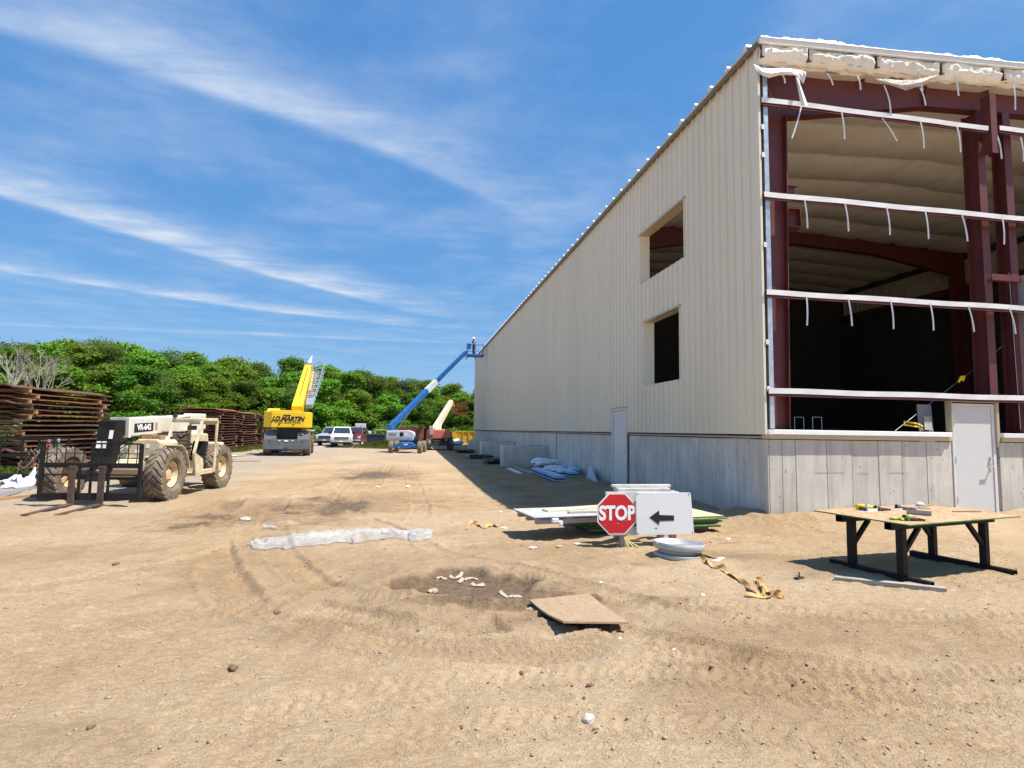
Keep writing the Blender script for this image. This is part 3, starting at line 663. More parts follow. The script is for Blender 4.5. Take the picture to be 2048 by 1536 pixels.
# door in the end wall
ed = wp('end_door', MB().box(11.385, 12.345, BY0 + 0.005, BY0 + 0.05, 0.10, 2.37), M_DOOR, bevel=0.004, seg=1); ed['label'] = 'pale grey steel door with lever handle in the open end wall'
wp('door_frame', MB().box(11.325, 11.382, BY0 - 0.012, BY0 + 0.12, 0.06, 2.425).box(12.348, 12.42, BY0 - 0.012, BY0 + 0.12, 0.06, 2.425).box(11.382, 12.348, BY0 - 0.012, BY0 + 0.12, 2.374, 2.425), M_DOOR, ed, bevel=0.004, seg=1)
wp('tan_casing', MB().box(11.285, 11.322, BY0 - 0.05, BY0 + 0.1, 1.702, 2.45).box(12.424, 12.50, BY0 - 0.05, BY0 + 0.1, 1.5, 2.45).box(11.285, 12.51, BY0 - 0.056, BY0 + 0.1, 2.452, 2.52), M_TRIM, ed, bevel=0.006, seg=1)
for z in (0.38, 1.22, 2.02): wp('hinge', MB().box(11.37, 11.40, BY0 - 0.018, BY0 + 0.003, z - 0.07, z + 0.07), M_GALV, ed)
hd = MB().box(12.235, 12.305, BY0 - 0.012, BY0 + 0.004, 1.02, 1.17).bar((12.27, BY0 - 0.012, 1.10), (12.27, BY0 - 0.075, 1.10), 0.028, 0.028).bar((12.285, BY0 - 0.075, 1.10), (12.12, BY0 - 0.075, 1.09), 0.022, 0.026)
hd.box(12.25, 12.30, BY0 - 0.03, BY0 + 0.004, 1.22, 1.30)
wp('lever_handle', hd, M_CHROME, ed, bevel=0.004)
wp('kick_plate', MB().box(11.385, 12.345, BY0 - 0.01, BY0 + 0.12, 0.061, 0.098), M_GALV, ed)
# roof
def roof_panel(x0, x1):
    w = 0.61; z0, z1 = roofz(x0) + 0.05, roofz(x1) + 0.05; mb = MB()
    sec = [(0, 0.05), (0.015, 0.11), (0.09, 0.11), (0.11, 0.0), (0.35, 0.0), (0.37, 0.012), (0.39, 0.0), (0.665, 0.0), (0.68, 0.05), (0.73, 0.05)]
    P = [[(x, a, zz + b) for a, b in sec] for x, zz in ((x0, z0), (x1, z1))]
    Q = [[(x, a, zz - 0.012) for a, b in sec] for x, zz in ((x0, z0), (x1, z1))]
    mb.grid(P); mb.grid(Q)
    for row in (0, 1):
        mb.grid([P[row], Q[row]])
    return mb
ra = sh(roof_panel(SIDX - 0.17, RX), (BX, 0, 0)).mesh('roof_panel', mat('roof_white', (0.76, 0.77, 0.77), 0.35, 0, 0.03, 3))
rb = sh(roof_panel(23.2, RX), (BX, 0, 0)).mesh('roof_panel', MATS['roof_white'])
roof = wp('roof', MB().box(SIDX, 6.98, 10.4, Y1S, 9.70, 9.82), MATS['roof_white'])
y = 10.42
while y < Y1S:
    obj('roof_panel', ra, roof, (0, y - BY0, 0)); obj('roof_panel', rb, roof, (0, y - BY0, 0)); y += 0.74
wp('eave_trim', MB().prism([(-0.12, 0.06), (-0.12, -0.06), (-0.105, -0.06), (-0.105, 0.0), (0.03, 0.0), (0.03, 0.06)], (SIDX, 10.2, EAVE - 0.02), (1, 0, 0), (0, 0, 1), (0, Y1S - 10.1, 0)), mat('eave_brown', (0.16, 0.135, 0.10), 0.5), roof)
# ceiling blanket sagging between purlins, creased at the roll seams
PUR = [6.95, 8.05, 9.70, 11.35, 13.0, 14.6, 16.2, 17.8, 19.4, 21.0, 23.0]
def ceil_z(x, y):
    i = max(k for k in range(len(PUR) - 1) if PUR[k] <= x + 1e-6); t = (x - PUR[i]) / (PUR[i + 1] - PUR[i])
    s = (y % 1.55) / 1.55
    sag = 0.13 * (math.sin(PI * s) ** 0.75) * (0.85 + 0.15 * math.sin(PI * t)) - 0.03 * math.exp(-(min(t, 1 - t) / 0.035) ** 2)
    return roofz(x) - 0.26 - sag + 0.005 * math.sin(x * 5.1 + y * 3.3)
xs = sorted({PUR[i] + (PUR[i + 1] - PUR[i]) * k / 10 for i in range(len(PUR) - 1) for k in range(10)} | {22.98}); ys = [10.34 + k * 0.075 for k in range(223)]
M_VINYL = mat('vinyl_facing', (0.84, 0.80, 0.73), 0.55, 0, 0.05, 3, 0.1, 25)
wp('ceiling_blanket', MB().grid([[(x, y, ceil_z(x, y)) for x in xs] for y in ys]), M_VINYL, roof, smooth=True)
# purlin ends, white rake strip, batts in the open rake
for k, x in enumerate(PUR[:8]):
    z = roofz(x) - 0.02
    wp('purlin', MB().box(x - 0.006, x + 0.006, 10.16, 10.56, z - 0.24, z - 0.012).box(x - 0.006, x + 0.07, 10.16, 10.56, z - 0.252, z - 0.24), M_RED, roof)
wp('rake_strip', MB().prism([(SIDX - 0.06, roofz(SIDX) - 0.005), (SIDX - 0.06, roofz(SIDX) + 0.10), (RX, roofz(RX) + 0.10), (RX, roofz(RX) - 0.005)], (0, 10.10, 0), (1, 0, 0), (0, 0, 1), (0, 0.06, 0)), M_WHITE, roof)
M_BATT = mat('glass_wool', (0.86, 0.83, 0.76), 0.95, 0, 0.06, 6, 0.5, 22, (0.72, 0.58, 0.36), 0.40, 4)
M_BATTW = mat('white_wool', (0.82, 0.81, 0.77), 0.95, 0, 0.05, 5, 0.6, 18)
def lump(x0, x1, yf, zc, h, d, seed, n=26, m_=14):
    P = []
    for i in range(n + 1):
        t = i / n; x = x0 + (x1 - x0) * t; row = []
        e = min(1, 7 * min(t, 1 - t) + 0.55)
        for j in range(m_ + 1):
            a = PI * j / m_
            q = fbm(np.array([x * 3.1 + seed]), np.array([j * 0.55]), 3, seed)[0]
            q2 = fbm(np.array([x * 9 + seed]), np.array([j * 1.4]), 2, seed + 3)[0]
            rr = e * (1 + 0.30 * q + 0.16 * q2)
            row.append((x, yf + d - d * math.sin(a) * rr, zc + math.cos(a) * h / 2 * (0.75 + 0.25 * e) + 0.05 * q + SLOPE * (x - x0)))
        P.append(row)
    return MB().grid(P)
for i in range(6):
    a, b = PUR[i], PUR[i + 1]; z = roofz(a) - 0.155
    wp('insulation_batt', lump(a - 0.02, b + 0.01, 10.13, z, 0.44, 0.20, 70 + i, 60, 22), M_BATT, roof, smooth=True)
fl = []
for i in range(330):
    x = SIDX - 0.05 + i * 0.025
    row = []
    for j in range(9):
        a = PI * j / 8; hh = 0.055 + 0.10 * (0.5 + fbm(np.array([x * 6.0]), np.array([j * .5]), 3, 90)[0]) * (0.6 + 0.4 * math.sin(x * 1.7))
        row.append((x, 10.2 - 0.12 * math.cos(a), roofz(x) + 0.09 + hh * math.sin(a)))
    fl.append(row)
wp('insulation_batt', MB().grid(fl), M_BATTW, roof, smooth=True)
# steel frames: tapered column and haunched rafter
def ipoly(name, bot, top, Y, bf, t=0.02, parent=None):
    """plate girder in the XZ plane from bottom and top polylines"""
    mb = MB(); mb.prism(list(bot) + list(top)[::-1], (0, Y - 0.006, 0), (1, 0, 0), (0, 0, 1), (0, 0.012, 0))
    for pl in (bot, top):
        for p, q in zip(pl, pl[1:]): mb.bar((p[0], Y, p[1]), (q[0], Y, q[1]), bf, t, (-(q[1] - p[1]), 0, q[0] - p[0]))
    return wp(name, mb, M_RED, parent)
for Y in (10.62, 20.0):
    ipoly('column', [(7.24, 0.06), (7.24, 9.40)], [(7.62, 0.06), (7.74, 8.55)], Y, 0.24)
    zt = lambda x: roofz(x) - 0.30
    ipoly('rafter', [(7.76, 8.52), (9.6, 8.86), (11.3, 9.18), (15.0, 9.32), (18.5, 9.16), (22.4, 8.5)], [(7.26, zt(7.26)), (9.6, zt(9.6)), (11.3, zt(11.3)), (15, zt(15)), (18.5, zt(18.5)), (22.9, zt(22.9))], Y, 0.22)
    ipoly('column', [(22.4, 0.06), (22.3, 8.5)], [(22.85, 0.06), (22.85, 9.40)], Y, 0.26)
wp('stiffener', MB().box(11.29, 11.31, 10.52, 10.72, 9.2, 9.6), M_RED)
wp('bracket', MB().ibeam((7.74, 10.62, 6.30), (8.02, 10.62, 6.30), 0.2, 0.42, 0.022).box(8.02, 8.035, 10.52, 10.72, 6.08, 6.52), M_RED)
wp('bracket', MB().box(7.74, 7.95, 10.6, 10.64, 6.86, 7.0).box(7.74, 8.0, 10.55, 10.69, 7.0, 7.02), M_RED)
wp('column', MB().ibeam((12.66, 10.66, 0.06), (12.66, 10.66, 9.20), 0.20, 0.36, 0.02, (0, 1, 0)), M_RED)
wp('column', MB().ibeam((13.38, 10.62, 0.06), (13.38, 10.62, 9.22), 0.20, 0.30, 0.02, (0, 1, 0)), M_RED)
wp('column', MB().ibeam((17.5, 10.66, 0.06), (17.5, 10.66, 9.5), 0.22, 0.40, 0.02, (0, 1, 0)), M_RED)
wp('hanger_channel', MB().box(12.60, 12.612, 10.18, 10.40, 8.05, 9.42).box(12.75, 12.762, 10.18, 10.40, 8.05, 9.42).box(12.612, 12.75, 10.18, 10.192, 8.05, 9.42), M_RED)
wp('door_header', MB().box(12.62, 13.9, 10.36, 10.5, 5.20, 5.225).box(12.62, 13.9, 10.36, 10.375, 5.225, 5.34), M_RED)
wp('door_jamb', MB().box(13.40, 13.44, 10.26, 10.45, 1.70, 5.34), M_GALV)
# girts with white taped faces and hanging thermal strips
def girt(z, x0, x1, red=True):
    n = max(int((x1 - x0) / 0.22), 2); P = []
    for i in range(n + 1):
        x = x0 + (x1 - x0) * i / n; w = 0.006 * math.sin(x * 2.3 + z)
        P.append([(x, 10.21 + 0.004 * math.sin(x * 7 + z), z - 0.052 + w), (x, 10.205, z + 0.05 + w), (x, 10.235, z + 0.054 + w)])
    gq = wp('girt', MB().box(x0, x1, 10.24, 10.252, z - 0.095, z + 0.045).box(x0, x1, 10.252, 10.44, z + 0.036, z + 0.046).box(x0, x1, 10.215, 10.252, z - 0.102, z - 0.09), M_RED)
    wp('white_tape', MB().grid(P), M_WHITE, gq, thick=0.006)
    return gq
G1 = girt(8.62, 6.96, 12.56); G1b = girt(8.66, 12.86, 16.5); G2 = girt(6.60, 6.97, 17.0); G3 = girt(4.56, 6.98, 13.36); G4 = girt(2.565, 6.98, 17.0)
wp('base_girt', MB().box(6.98, 11.24, 10.22, 10.42, 1.702, 1.80), M_WHITE, bevel=0.01); wp('base_girt', MB().box(12.53, 17, 10.22, 10.42, 1.702, 1.80), M_WHITE, bevel=0.01)
wp('base_girt', MB().box(6.965, 7.08, 10.205, 10.218, 1.702, 1.80), M_WHITE)
for z0, z1 in ((1.82, 2.46), (2.62, 4.46), (4.62, 6.5), (6.66, 8.51), (8.68, 9.40)):
    wp('corner_stud', MB().box(7.03, 7.13, 10.262, 10.275, z0, z1).box(7.03, 7.04, 10.275, 10.36, z0, z1), M_GALV)
for z in (3.5, 5.5, 7.4, 8.0, 2.56): wp('white_tab', MB().box(6.96, 7.02, 10.23, 10.24, z, z + 0.10), M_WHITE)
def strip(par, x0, y0, x1, y1, bend=0.0):
    p, q = at(x0, y0, 10.195), at(x1, y1, 10.17); n = 7; P = []
    for i in range(n + 1):
        t = i / n; c = p.lerp(q, t) + Vector((bend * math.sin(PI * t), -0.02 * math.sin(PI * t), 0)); w = 0.014 + 0.004 * t
        P.append([c - Vector((w, 0, 0)), c + Vector((w * 0.6, -w * 0.8, 0))])
    wp('hanging_strip', MB().grid(P), mat('strip_white', (0.72, 0.75, 0.78), 0.4, 0, 0.05, 5), par, thick=0.004)
for a in ((1683, 224, 1689, 279), (1764, 237, 1794, 283), (1841, 244, 1848, 297), (1914, 254, 1921, 305)): strip(G1, *a)
strip(G1, 1603, 212, 1584, 277)
for a in ((1994, 270, 2003, 318), (2041, 275, 2047, 323)): strip(G1b, *a)
for a in ((1609, 399, 1615, 457), (1690, 407, 1697, 463), (1773, 414, 1780, 470), (1850, 421, 1857, 478), (1923, 428, 1935, 483), (2004, 433, 2008, 489)): strip(G2, *a)
for a in ((1613, 593, 1614, 651), (1696, 596, 1704, 652), (1781, 600, 1787, 658), (1860, 606, 1867, 661), (1936, 611, 1948, 664), (2019, 617, 2031, 668)): strip(G3, *a)
for a in ((1565, 151, 1570, 167), (1654, 147, 1666, 171), (1715, 152, 1721, 180), (1768, 171, 1781, 232), (1831, 132, 1845, 183), (1840, 176, 1851, 211), (1906, 138, 1917, 192), (2026, 164, 2030, 220)): strip(roof, *a, bend=0.03 if a[0] == 1768 else 0.0)
# torn white facing flapping at the corner and over the first batts
def flap(pts, par, m=M_FILM):
    P = [[at(a[0], a[1], 10.14 + 0.03 * math.sin(i * 1.9)), at((a[0] + b[0]) / 2 + 1, (a[1] + b[1]) / 2, 10.09 + 0.04 * math.cos(i * 1.3)), at(b[0], b[1], 10.12)] for i, (a, b) in enumerate(pts)]
    wp('torn_facing', MB().grid(P), m, par)
M_FLAP = mat('white_facing', (0.76, 0.75, 0.73), 0.5, 0, 0.05, 5)
flap([((1507, 128), (1511, 137)), ((1525, 136), (1522, 150)), ((1545, 137), (1538, 156)), ((1565, 136), (1560, 150)), ((1582, 137), (1578, 149)), ((1598, 139), (1596, 152)), ((1607, 141), (1606, 168)), ((1612, 144), (1610, 158))], roof, M_FLAP)
flap([((1590, 148), (1597, 149)), ((1595, 175), (1603, 175)), ((1600, 200), (1612, 200)), ((1602, 211), (1616, 211))], roof, M_FLAP)
flap([((1750, 157), (1755, 160)), ((1775, 158), (1785, 172)), ((1800, 160), (1812, 181)), ((1830, 160), (1840, 172)), ((1875, 148), (1880, 152))], roof)
# inside: slab, opposite wall with its sheeted strip and batts, cross wall
wp('floor_slab', MB().box(7.2, 22.95, 10.4, 27.0, -0.2, 0.055), mat('slab_sandy', (0.20, 0.165, 0.125), 0.9))
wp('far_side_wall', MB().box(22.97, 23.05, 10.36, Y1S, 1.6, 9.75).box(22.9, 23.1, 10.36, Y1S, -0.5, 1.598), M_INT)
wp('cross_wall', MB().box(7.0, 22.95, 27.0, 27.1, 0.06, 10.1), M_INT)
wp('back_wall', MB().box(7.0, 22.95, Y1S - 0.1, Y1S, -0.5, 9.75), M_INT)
wp('end_wall_sheeting', MB().box(17.02, 22.95, 10.28, 10.32, 1.71, 9.6), M_SIDING)
siding_sheet(10.9, 26.9, 8.15, 9.2, 22.95, [], WH, mat('liner_grey', (0.42, 0.40, 0.36), 0.5))
wp('eave_strut', MB().box(22.7, 22.9, 10.95, 26.9, 7.85, 8.1), M_RED)
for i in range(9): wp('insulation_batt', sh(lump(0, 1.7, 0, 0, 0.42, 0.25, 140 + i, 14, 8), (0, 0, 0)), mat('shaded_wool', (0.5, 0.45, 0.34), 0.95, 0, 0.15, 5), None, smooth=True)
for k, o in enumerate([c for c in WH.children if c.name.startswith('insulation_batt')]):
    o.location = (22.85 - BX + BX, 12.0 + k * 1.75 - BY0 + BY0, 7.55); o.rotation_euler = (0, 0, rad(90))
# brace cables with yellow flagging
cb = MB().tube([at(1790, 862, 10.7), at(1962, 727, 10.95), at(2030, 672, 11.1)], 0.004, 5)
wp('brace_cable', cb, M_GALV); wp('brace_cable', MB().tube([at(2018, 545, 10.45), at(2041, 858, 10.45)], 0.005, 5), M_GALV)
wp('flag', MB().grid([[at(1915, 763, 10.8), at(1921, 752, 10.78), at(1931, 751, 10.8)], [at(1919, 766, 10.78), at(1923, 758, 10.8), at(1930, 757, 10.76)], [at(1922, 760, 10.8), at(1927, 763, 10.78), at(1929, 758, 10.8)]]), M_CANARY, thick=0.004)
tp = thing('caution_tape', 'yellow and black caution tape looped over the white base girt', 'tape', at(1831, 853, 10.34))
for k in range(2):
    P = []
    for i in range(13):
        t = i / 12; p = at(1808 + 40 * t, 845 + 9 * t + k * 6, 10.32 + k * 0.03) + Vector((0, 0.03 * math.sin(t * 7), 0.018 * math.sin(t * PI)))
        P.append([p - tp.location, p + Vector((0, 0.01, 0.035)) - tp.location])
    MB().grid(P).build('tape_loop', M_CANARY, tp, thick=0.003)
    for i in (3, 5, 7, 9): MB().add([P[i][0] + Vector((0, -0.006, 0.008)), P[i][0].lerp(P[i + 1][0], .5) + Vector((0, -0.006, 0.008)), P[i + 1][1] + Vector((0, -0.006, -0.008)), P[i][1].lerp(P[i + 1][1], .5) + Vector((0, -0.006, -0.008))], [(0, 1, 2, 3)]).build('black_mark', M_SIGNBLACK, tp)
bd = thing('leaning_board', 'grey sheet with a white paper leaning inside beside the end door', 'board', (11.22, 10.72, 0.055))
MB().bar((0, 0, 0.0), (0, 0.14, 2.36), 0.36, 0.02, (0, 1, 0)).build('sheet', mat('board_grey', (0.34, 0.34, 0.36), 0.6), bd)
MB().bar((0.02, 0.073, 1.80), (0.02, 0.093, 2.10), 0.2, 0.004, (0, 1, 0)).build('paper', M_PAPER, bd).location = (0, -0.013, 0)
for k, px in enumerate((1598, 1634)):
    p = at(px, 834, 13.0); o = thing('tube_frame', '%s of two thin pale tube frames standing inside behind the open wall' % ('left', 'right')[k], 'frame', (p.x, 13.0, 0.055), 0, 'tube frames inside')
    for s in (-0.13, 0.13): MB().tube([(s, 0, 0), (s, 0, p.z - 0.06)], 0.012, 6).build('leg', M_GALV, o)
    MB().tube([(-0.13, 0, p.z - 0.06), (0.13, 0, p.z - 0.06)], 0.012, 6).build('rail', M_GALV, o)
# buttress blocks standing off the long wall
for k, (Y, lab) in enumerate(((28.8, 'nearest grey concrete buttress block standing off the long wall'), (37.9, 'middle grey concrete buttress block standing off the long wall'), (46.3, 'farthest grey concrete buttress block standing off the long wall'))):
    g0 = gz(5.5, Y) - 0.15
    o = thing('concrete_buttress', lab, 'concrete block', (5.8, Y, g0), 0, 'concrete buttresses along the wall')
    mb = MB().box(-1.12, 1.19, 0, 1.15, 0, 0.92 - g0).build('block', M_CONC, o, bevel=0.015)
    for q in range(2):
        w_ = MB().bar((-0.33, -0.15, 0), (0.33, 0.15, 0.015), 0.09, 0.03).build('wood_scrap', M_GREYWOOD, None); w_.location = (6.35 + 0.3 * q, Y + 0.45 + 0.25 * q, 0.936); w_.rotation_euler = (0, 0, 0.5 * q)
        tag(w_, '%s grey wood scrap lying on the %s concrete buttress' % (('left', 'right')[q], ('nearest', 'middle', 'farthest')[k]), 'wood scrap', 'wood scraps on the buttresses')
# ------------------------------------------------------------------ wood behind the site
def np_quads(name, V, m, smooth=False):
    """V: (n,4,3) array of separate quads"""
    n = len(V); me = bpy.data.meshes.new(name)
    me.vertices.add(n * 4); me.vertices.foreach_set('co', V.reshape(-1).astype(np.float32))
    me.loops.add(n * 4); me.loops.foreach_set('vertex_index', np.arange(n * 4))
    me.polygons.add(n); me.polygons.foreach_set('loop_start', np.arange(n) * 4)
    me.update(); me.materials.append(m); return me
def leaf_quads(P, Nrm, size, rng):
    n = len(P); t = np.cross(Nrm, rng.normal(size=(n, 3))); t /= np.linalg.norm(t, axis=1)[:, None]; b = np.cross(Nrm, t)
    L = size[:, None] * t; Wd = (size * rng.uniform(0.45, 0.7, n))[:, None] * b; k = (size * 0.18)[:, None] * Nrm
    return np.stack([P - L, P + Wd - k, P + L, P - Wd - k], 1)
def crown_mesh(name, seed, m, n=8200, H=12.0, Wd=4.6, low=0.10, dens=1.0, leaf=(0.13, 0.27)):
    rng = np.random.default_rng(seed); lobes = []
    nl = int(52 * dens)
    for i in range(nl):
        h = rng.uniform(low, 0.95); rmax = Wd * (math.sin(PI * min(1, (h + 0.12) / 1.12) ** 0.85) ** 0.6)
        a = rng.uniform(0, 2 * PI); rr = rmax * math.sqrt(rng.uniform(0.05, 1)) * 0.80
        lobes.append((rr * math.cos(a), rr * math.sin(a), h * H, rng.uniform(0.5, 1.6) * (1.15 - 0.35 * h)))
    L = np.array(lobes); w = L[:, 3] ** 2; w /= w.sum()
    k = rng.choice(nl, n, p=w); d = rng.normal(size=(n, 3)); d /= np.linalg.norm(d, axis=1)[:, None]
    d[:, 2] = np.where(rng.uniform(size=n) < 0.45, np.abs(d[:, 2]), d[:, 2])
    # leaves gather in sprays: a few twig tips per lobe
    rad_ = L[k, 3] * np.clip(rng.normal(0.84, 0.20, n), 0.2, 1.2)
    lump_ = 1 + 0.30 * np.sin(d[:, 0] * 7 + k) * np.sin(d[:, 1] * 6 + 2 * k) * np.sin(d[:, 2] * 8 + k * 3)
    P = L[k, :3] + d * (rad_ * lump_)[:, None] * np.array([1.05, 1.05, 0.66])
    stray = rng.uniform(size=n) < 0.15; P[stray] += rng.normal(0, 0.28, (int(stray.sum()), 3))
    P[:, 2] = np.clip(P[:, 2], 0.15, None)
    nr = d * 0.55 + rng.normal(size=(n, 3)) * 0.55 + np.array([0, 0, 0.45]); nr /= np.linalg.norm(nr, axis=1)[:, None]
    return np_quads(name, leaf_quads(P, nr, rng.uniform(*leaf, n), rng), m), L
def trunk_mesh(name, seed, L, H=12.0, m=None):
    r_ = random.Random(seed); mb = MB()
    pts = [(0.12 * math.sin(i * 1.3 + seed), 0.12 * math.cos(i * 1.7 + seed), -0.3 + i * H * 0.85 / 7) for i in range(8)]
    mb.tube(pts, 0.2, 7, True, 0.04)
    for j in range(0, len(L), 2):
        x, y, z, _ = L[j]; i = min(int(max(z - 1.8, 0.6) / (H * 0.85 / 7)), 6); p = Vector(pts[i])
        mb.tube([p, p.lerp(Vector((x, y, z)), 0.5) + Vector((0, 0, 0.3)), (x, y, z)], 0.075, 5, False, 0.02)
    return mb.mesh(name, m or M_BARK, True)
LEAFM = [mat_leaf('leaf_mid', (0.034, 0.098, 0.011), (0.150, 0.295, 0.027)), mat_leaf('leaf_bright', (0.066, 0.165, 0.013), (0.230, 0.385, 0.03)), mat_leaf('leaf_olive', (0.046, 0.098, 0.018), (0.17, 0.26, 0.045))]
PROTO = []
for i in range(7):
    cm, L = crown_mesh('crown', 100 + i, LEAFM[(0, 1, 0, 2, 1, 1, 2)[i]], n=(20000, 18000, 18000, 20000, 16000, 20000, 19000)[i], Wd=(4.6, 4.2, 5.0, 4.0, 4.4, 5.2, 4.5)[i], leaf=((0.09, 0.20), (0.11, 0.23), (0.09, 0.19), (0.08, 0.16), (0.11, 0.24), (0.10, 0.21), (0.085, 0.17))[i])
    PROTO.append((cm, trunk_mesh('trunk', 100 + i, L)))
SKY = [(-260, 655), (-80, 668), (0, 673), (60, 676), (130, 672), (200, 666), (250, 668), (300, 684), (350, 693), (400, 701), (440, 715), (480, 713), (530, 722), (565, 727), (600, 714), (640, 708), (680, 724), (720, 735), (760, 743), (800, 745), (840, 748), (880, 764), (910, 768), (950, 756), (1010, 752), (1100, 740)]
def skytop(px):
    for (a, ya), (b, yb) in zip(SKY, SKY[1:]):
        if a <= px <= b: return ya + (yb - ya) * (px - a) / (b - a)
    return 740
ZONES = [(25, 'at the left edge'), (110, 'behind the dead trees'), (190, 'over the tall sheet stack'), (262, 'right of the tall sheet stack'), (330, 'over the telehandler boom'), (395, 'over the telehandler cab'), (445, 'over the nearest crane-side stack'), (500, 'over the second crane-side stack'), (560, 'left of the crane boom'), (612, 'behind the crane boom'), (655, 'behind the grey jib'), (705, 'behind the white pickup'), (752, 'behind the pale cartons'), (800, 'behind the blue boom foot'), (850, 'behind the blue boom middle'), (895, 'behind the cream boom'), (2000, 'beside the warehouse end')]
USED = {}
def tree_label(row, px):
    z = next(s for lim, s in ZONES if px < lim); k = USED.get((row, z), 0); USED[(row, z)] = k + 1
    return '%s%s tree of the wood %s' % (('', 'second ', 'third ', 'fourth ', 'fifth ', 'sixth ')[min(k, 5)] , row, z)
rt = random.Random(21)
ROWS = [(0, 66, 0.74, 'low front'), (5, 66, 0.90, 'middle-row'), (11, 70, 1.0, 'tall back'), (17, 90, 0.97, 'rearmost')]
for dy, step, hf, rown in ROWS:
    px = -150 + dy * 4
    while px < 1010:
        Yd = 52 + 30 * max(0, min(1, (px + 100) / 950)) + dy + rt.uniform(-1.5, 1.5)
        base = at(px, 850, Yd); top = at(px, skytop(px) - 4, Yd).z
        h = (top + 0.2) * hf * rt.uniform(0.90, 1.03) / 11.8 * 0.96
        k = rt.randrange(7); sx = h * rt.uniform(0.95, 1.2) if h > 0.8 else h * 1.25
        sx = max(sx, 0.62)
        t = thing('broadleaf_tree', tree_label(rown, px), 'tree', (base.x, base.y, -0.25), rt.uniform(0, 6.28), 'trees of the wood')
        t.scale = (sx, sx, h); obj('crown', PROTO[k][0], t); obj('trunk', PROTO[k][1], t)
        px += step * rt.uniform(0.8, 1.2) * (0.85 if px > 300 else 1.0)
# bushes and saplings filling the foot of the wood
rng = np.random.default_rng(5); n = 46000
u = rng.uniform(-260, 1010, n); Yb = 49.5 + 30 * np.clip((u + 100) / 950, 0, 1)
tanx = np.array([at(a, 850, 1.0).x for a in range(-260, 1012)])
xb = tanx[(u + 260).astype(int)] * Yb; Yb = Yb + rng.normal(0, 1.1, n)
bh = 1.3 + 1.7 * np.clip(fbm(xb * 0.33, Yb * 0.2, 3, 77) + 0.45, 0, 1.2)
zb = -0.2 + bh * rng.uniform(0, 1, n) ** 0.75
nr = rng.normal(size=(n, 3)) * 0.6 + np.array([0.1, -0.5, 0.6]); nr /= np.linalg.norm(nr, axis=1)[:, None]
ug = obj('undergrowth', np_quads('undergrowth', leaf_quads(np.column_stack([xb, Yb, zb]), nr, rng.uniform(0.10, 0.24, n), rng), LEAFM[0]))
tag(ug, 'low leafy undergrowth along the foot of the wood', 'undergrowth', kind='stuff')
# pale dead tree
def branch(mb, p, d, L, r0, lev, r_):
    q = p + d * L; mid = p + d * L * 0.5 + Vector((r_.uniform(-1, 1), r_.uniform(-1, 1), 0)) * L * 0.06
    mb.tube([p, mid, q], r0, 5, False, r0 * 0.55)
    if lev == 0: return
    for _ in range(3):
        nd = (d + Vector((r_.uniform(-1, 1), r_.uniform(-1, 1), r_.uniform(-0.2, 0.7))) * 0.65).normalized()
        branch(mb, p.lerp(q, r_.uniform(0.5, 1)), nd, L * r_.uniform(0.55, 0.8), r0 * 0.55, lev - 1, r_)
for (px, Yd, lab, sd) in ((28, 47, 'bare grey dead tree above the tall rusty stack at the left edge', 3), (75, 49, 'second bare grey dead tree, right of the first above the tall rusty stack', 9)):
    b = at(px, 850, Yd); dt_ = thing('dead_tree', lab, 'tree', (b.x, b.y, -0.25), 0, 'dead trees')
    r_ = random.Random(sd); mb = MB(); mb.tube([(0, 0, -0.2), (0.1, 0, 1.7), (0.0, 0.1, 3.4)], 0.17, 7, False, 0.12); mb.build('trunk', mat('dead_branch', (0.33, 0.30, 0.26), 0.95), dt_)
    for j in range(5):
        mb = MB(); branch(mb, Vector((0, 0.05, 2.6 + 0.2 * j)), Vector((r_.uniform(-0.8, 0.8), r_.uniform(-0.4, 0.4), 1)).normalized(), 2.1, 0.06, 3, r_); mb.build('branch', mat('dead_branch', (0.33, 0.30, 0.26), 0.95), dt_)

# ------------------------------------------------------------------ stacks of rusty sheets
ORD = ['top', 'second', 'third', 'fourth', 'fifth', 'sixth', 'seventh', 'eighth', 'ninth', 'tenth', 'eleventh', 'twelfth', 'thirteenth', 'fourteenth', 'fifteenth', 'sixteenth', 'seventeenth']
def sheet_mb(Wd, L, r_):
    """hat-profiled steel sheet: raised centre, sloping flanks, flat lips; origin at its lower right near corner"""
    prof_ = [(0, 0.0), (-0.16, 0.0), (-0.42, 0.085), (-Wd + 0.42, 0.085), (-Wd + 0.16, 0.0), (-Wd, 0.0)]
    n = 8; rows = []
    for i in range(n + 1):
        t = i / n; sag = -0.018 * math.sin(PI * 2 * t) + 0.012 * math.sin(9 * t + r_)
        rows.append([(x, L * t, z + sag * (1 if abs(x + Wd / 2) < Wd / 2 - 0.3 else 0.5) + 0.018) for x, z in prof_])
    return MB().grid(rows)
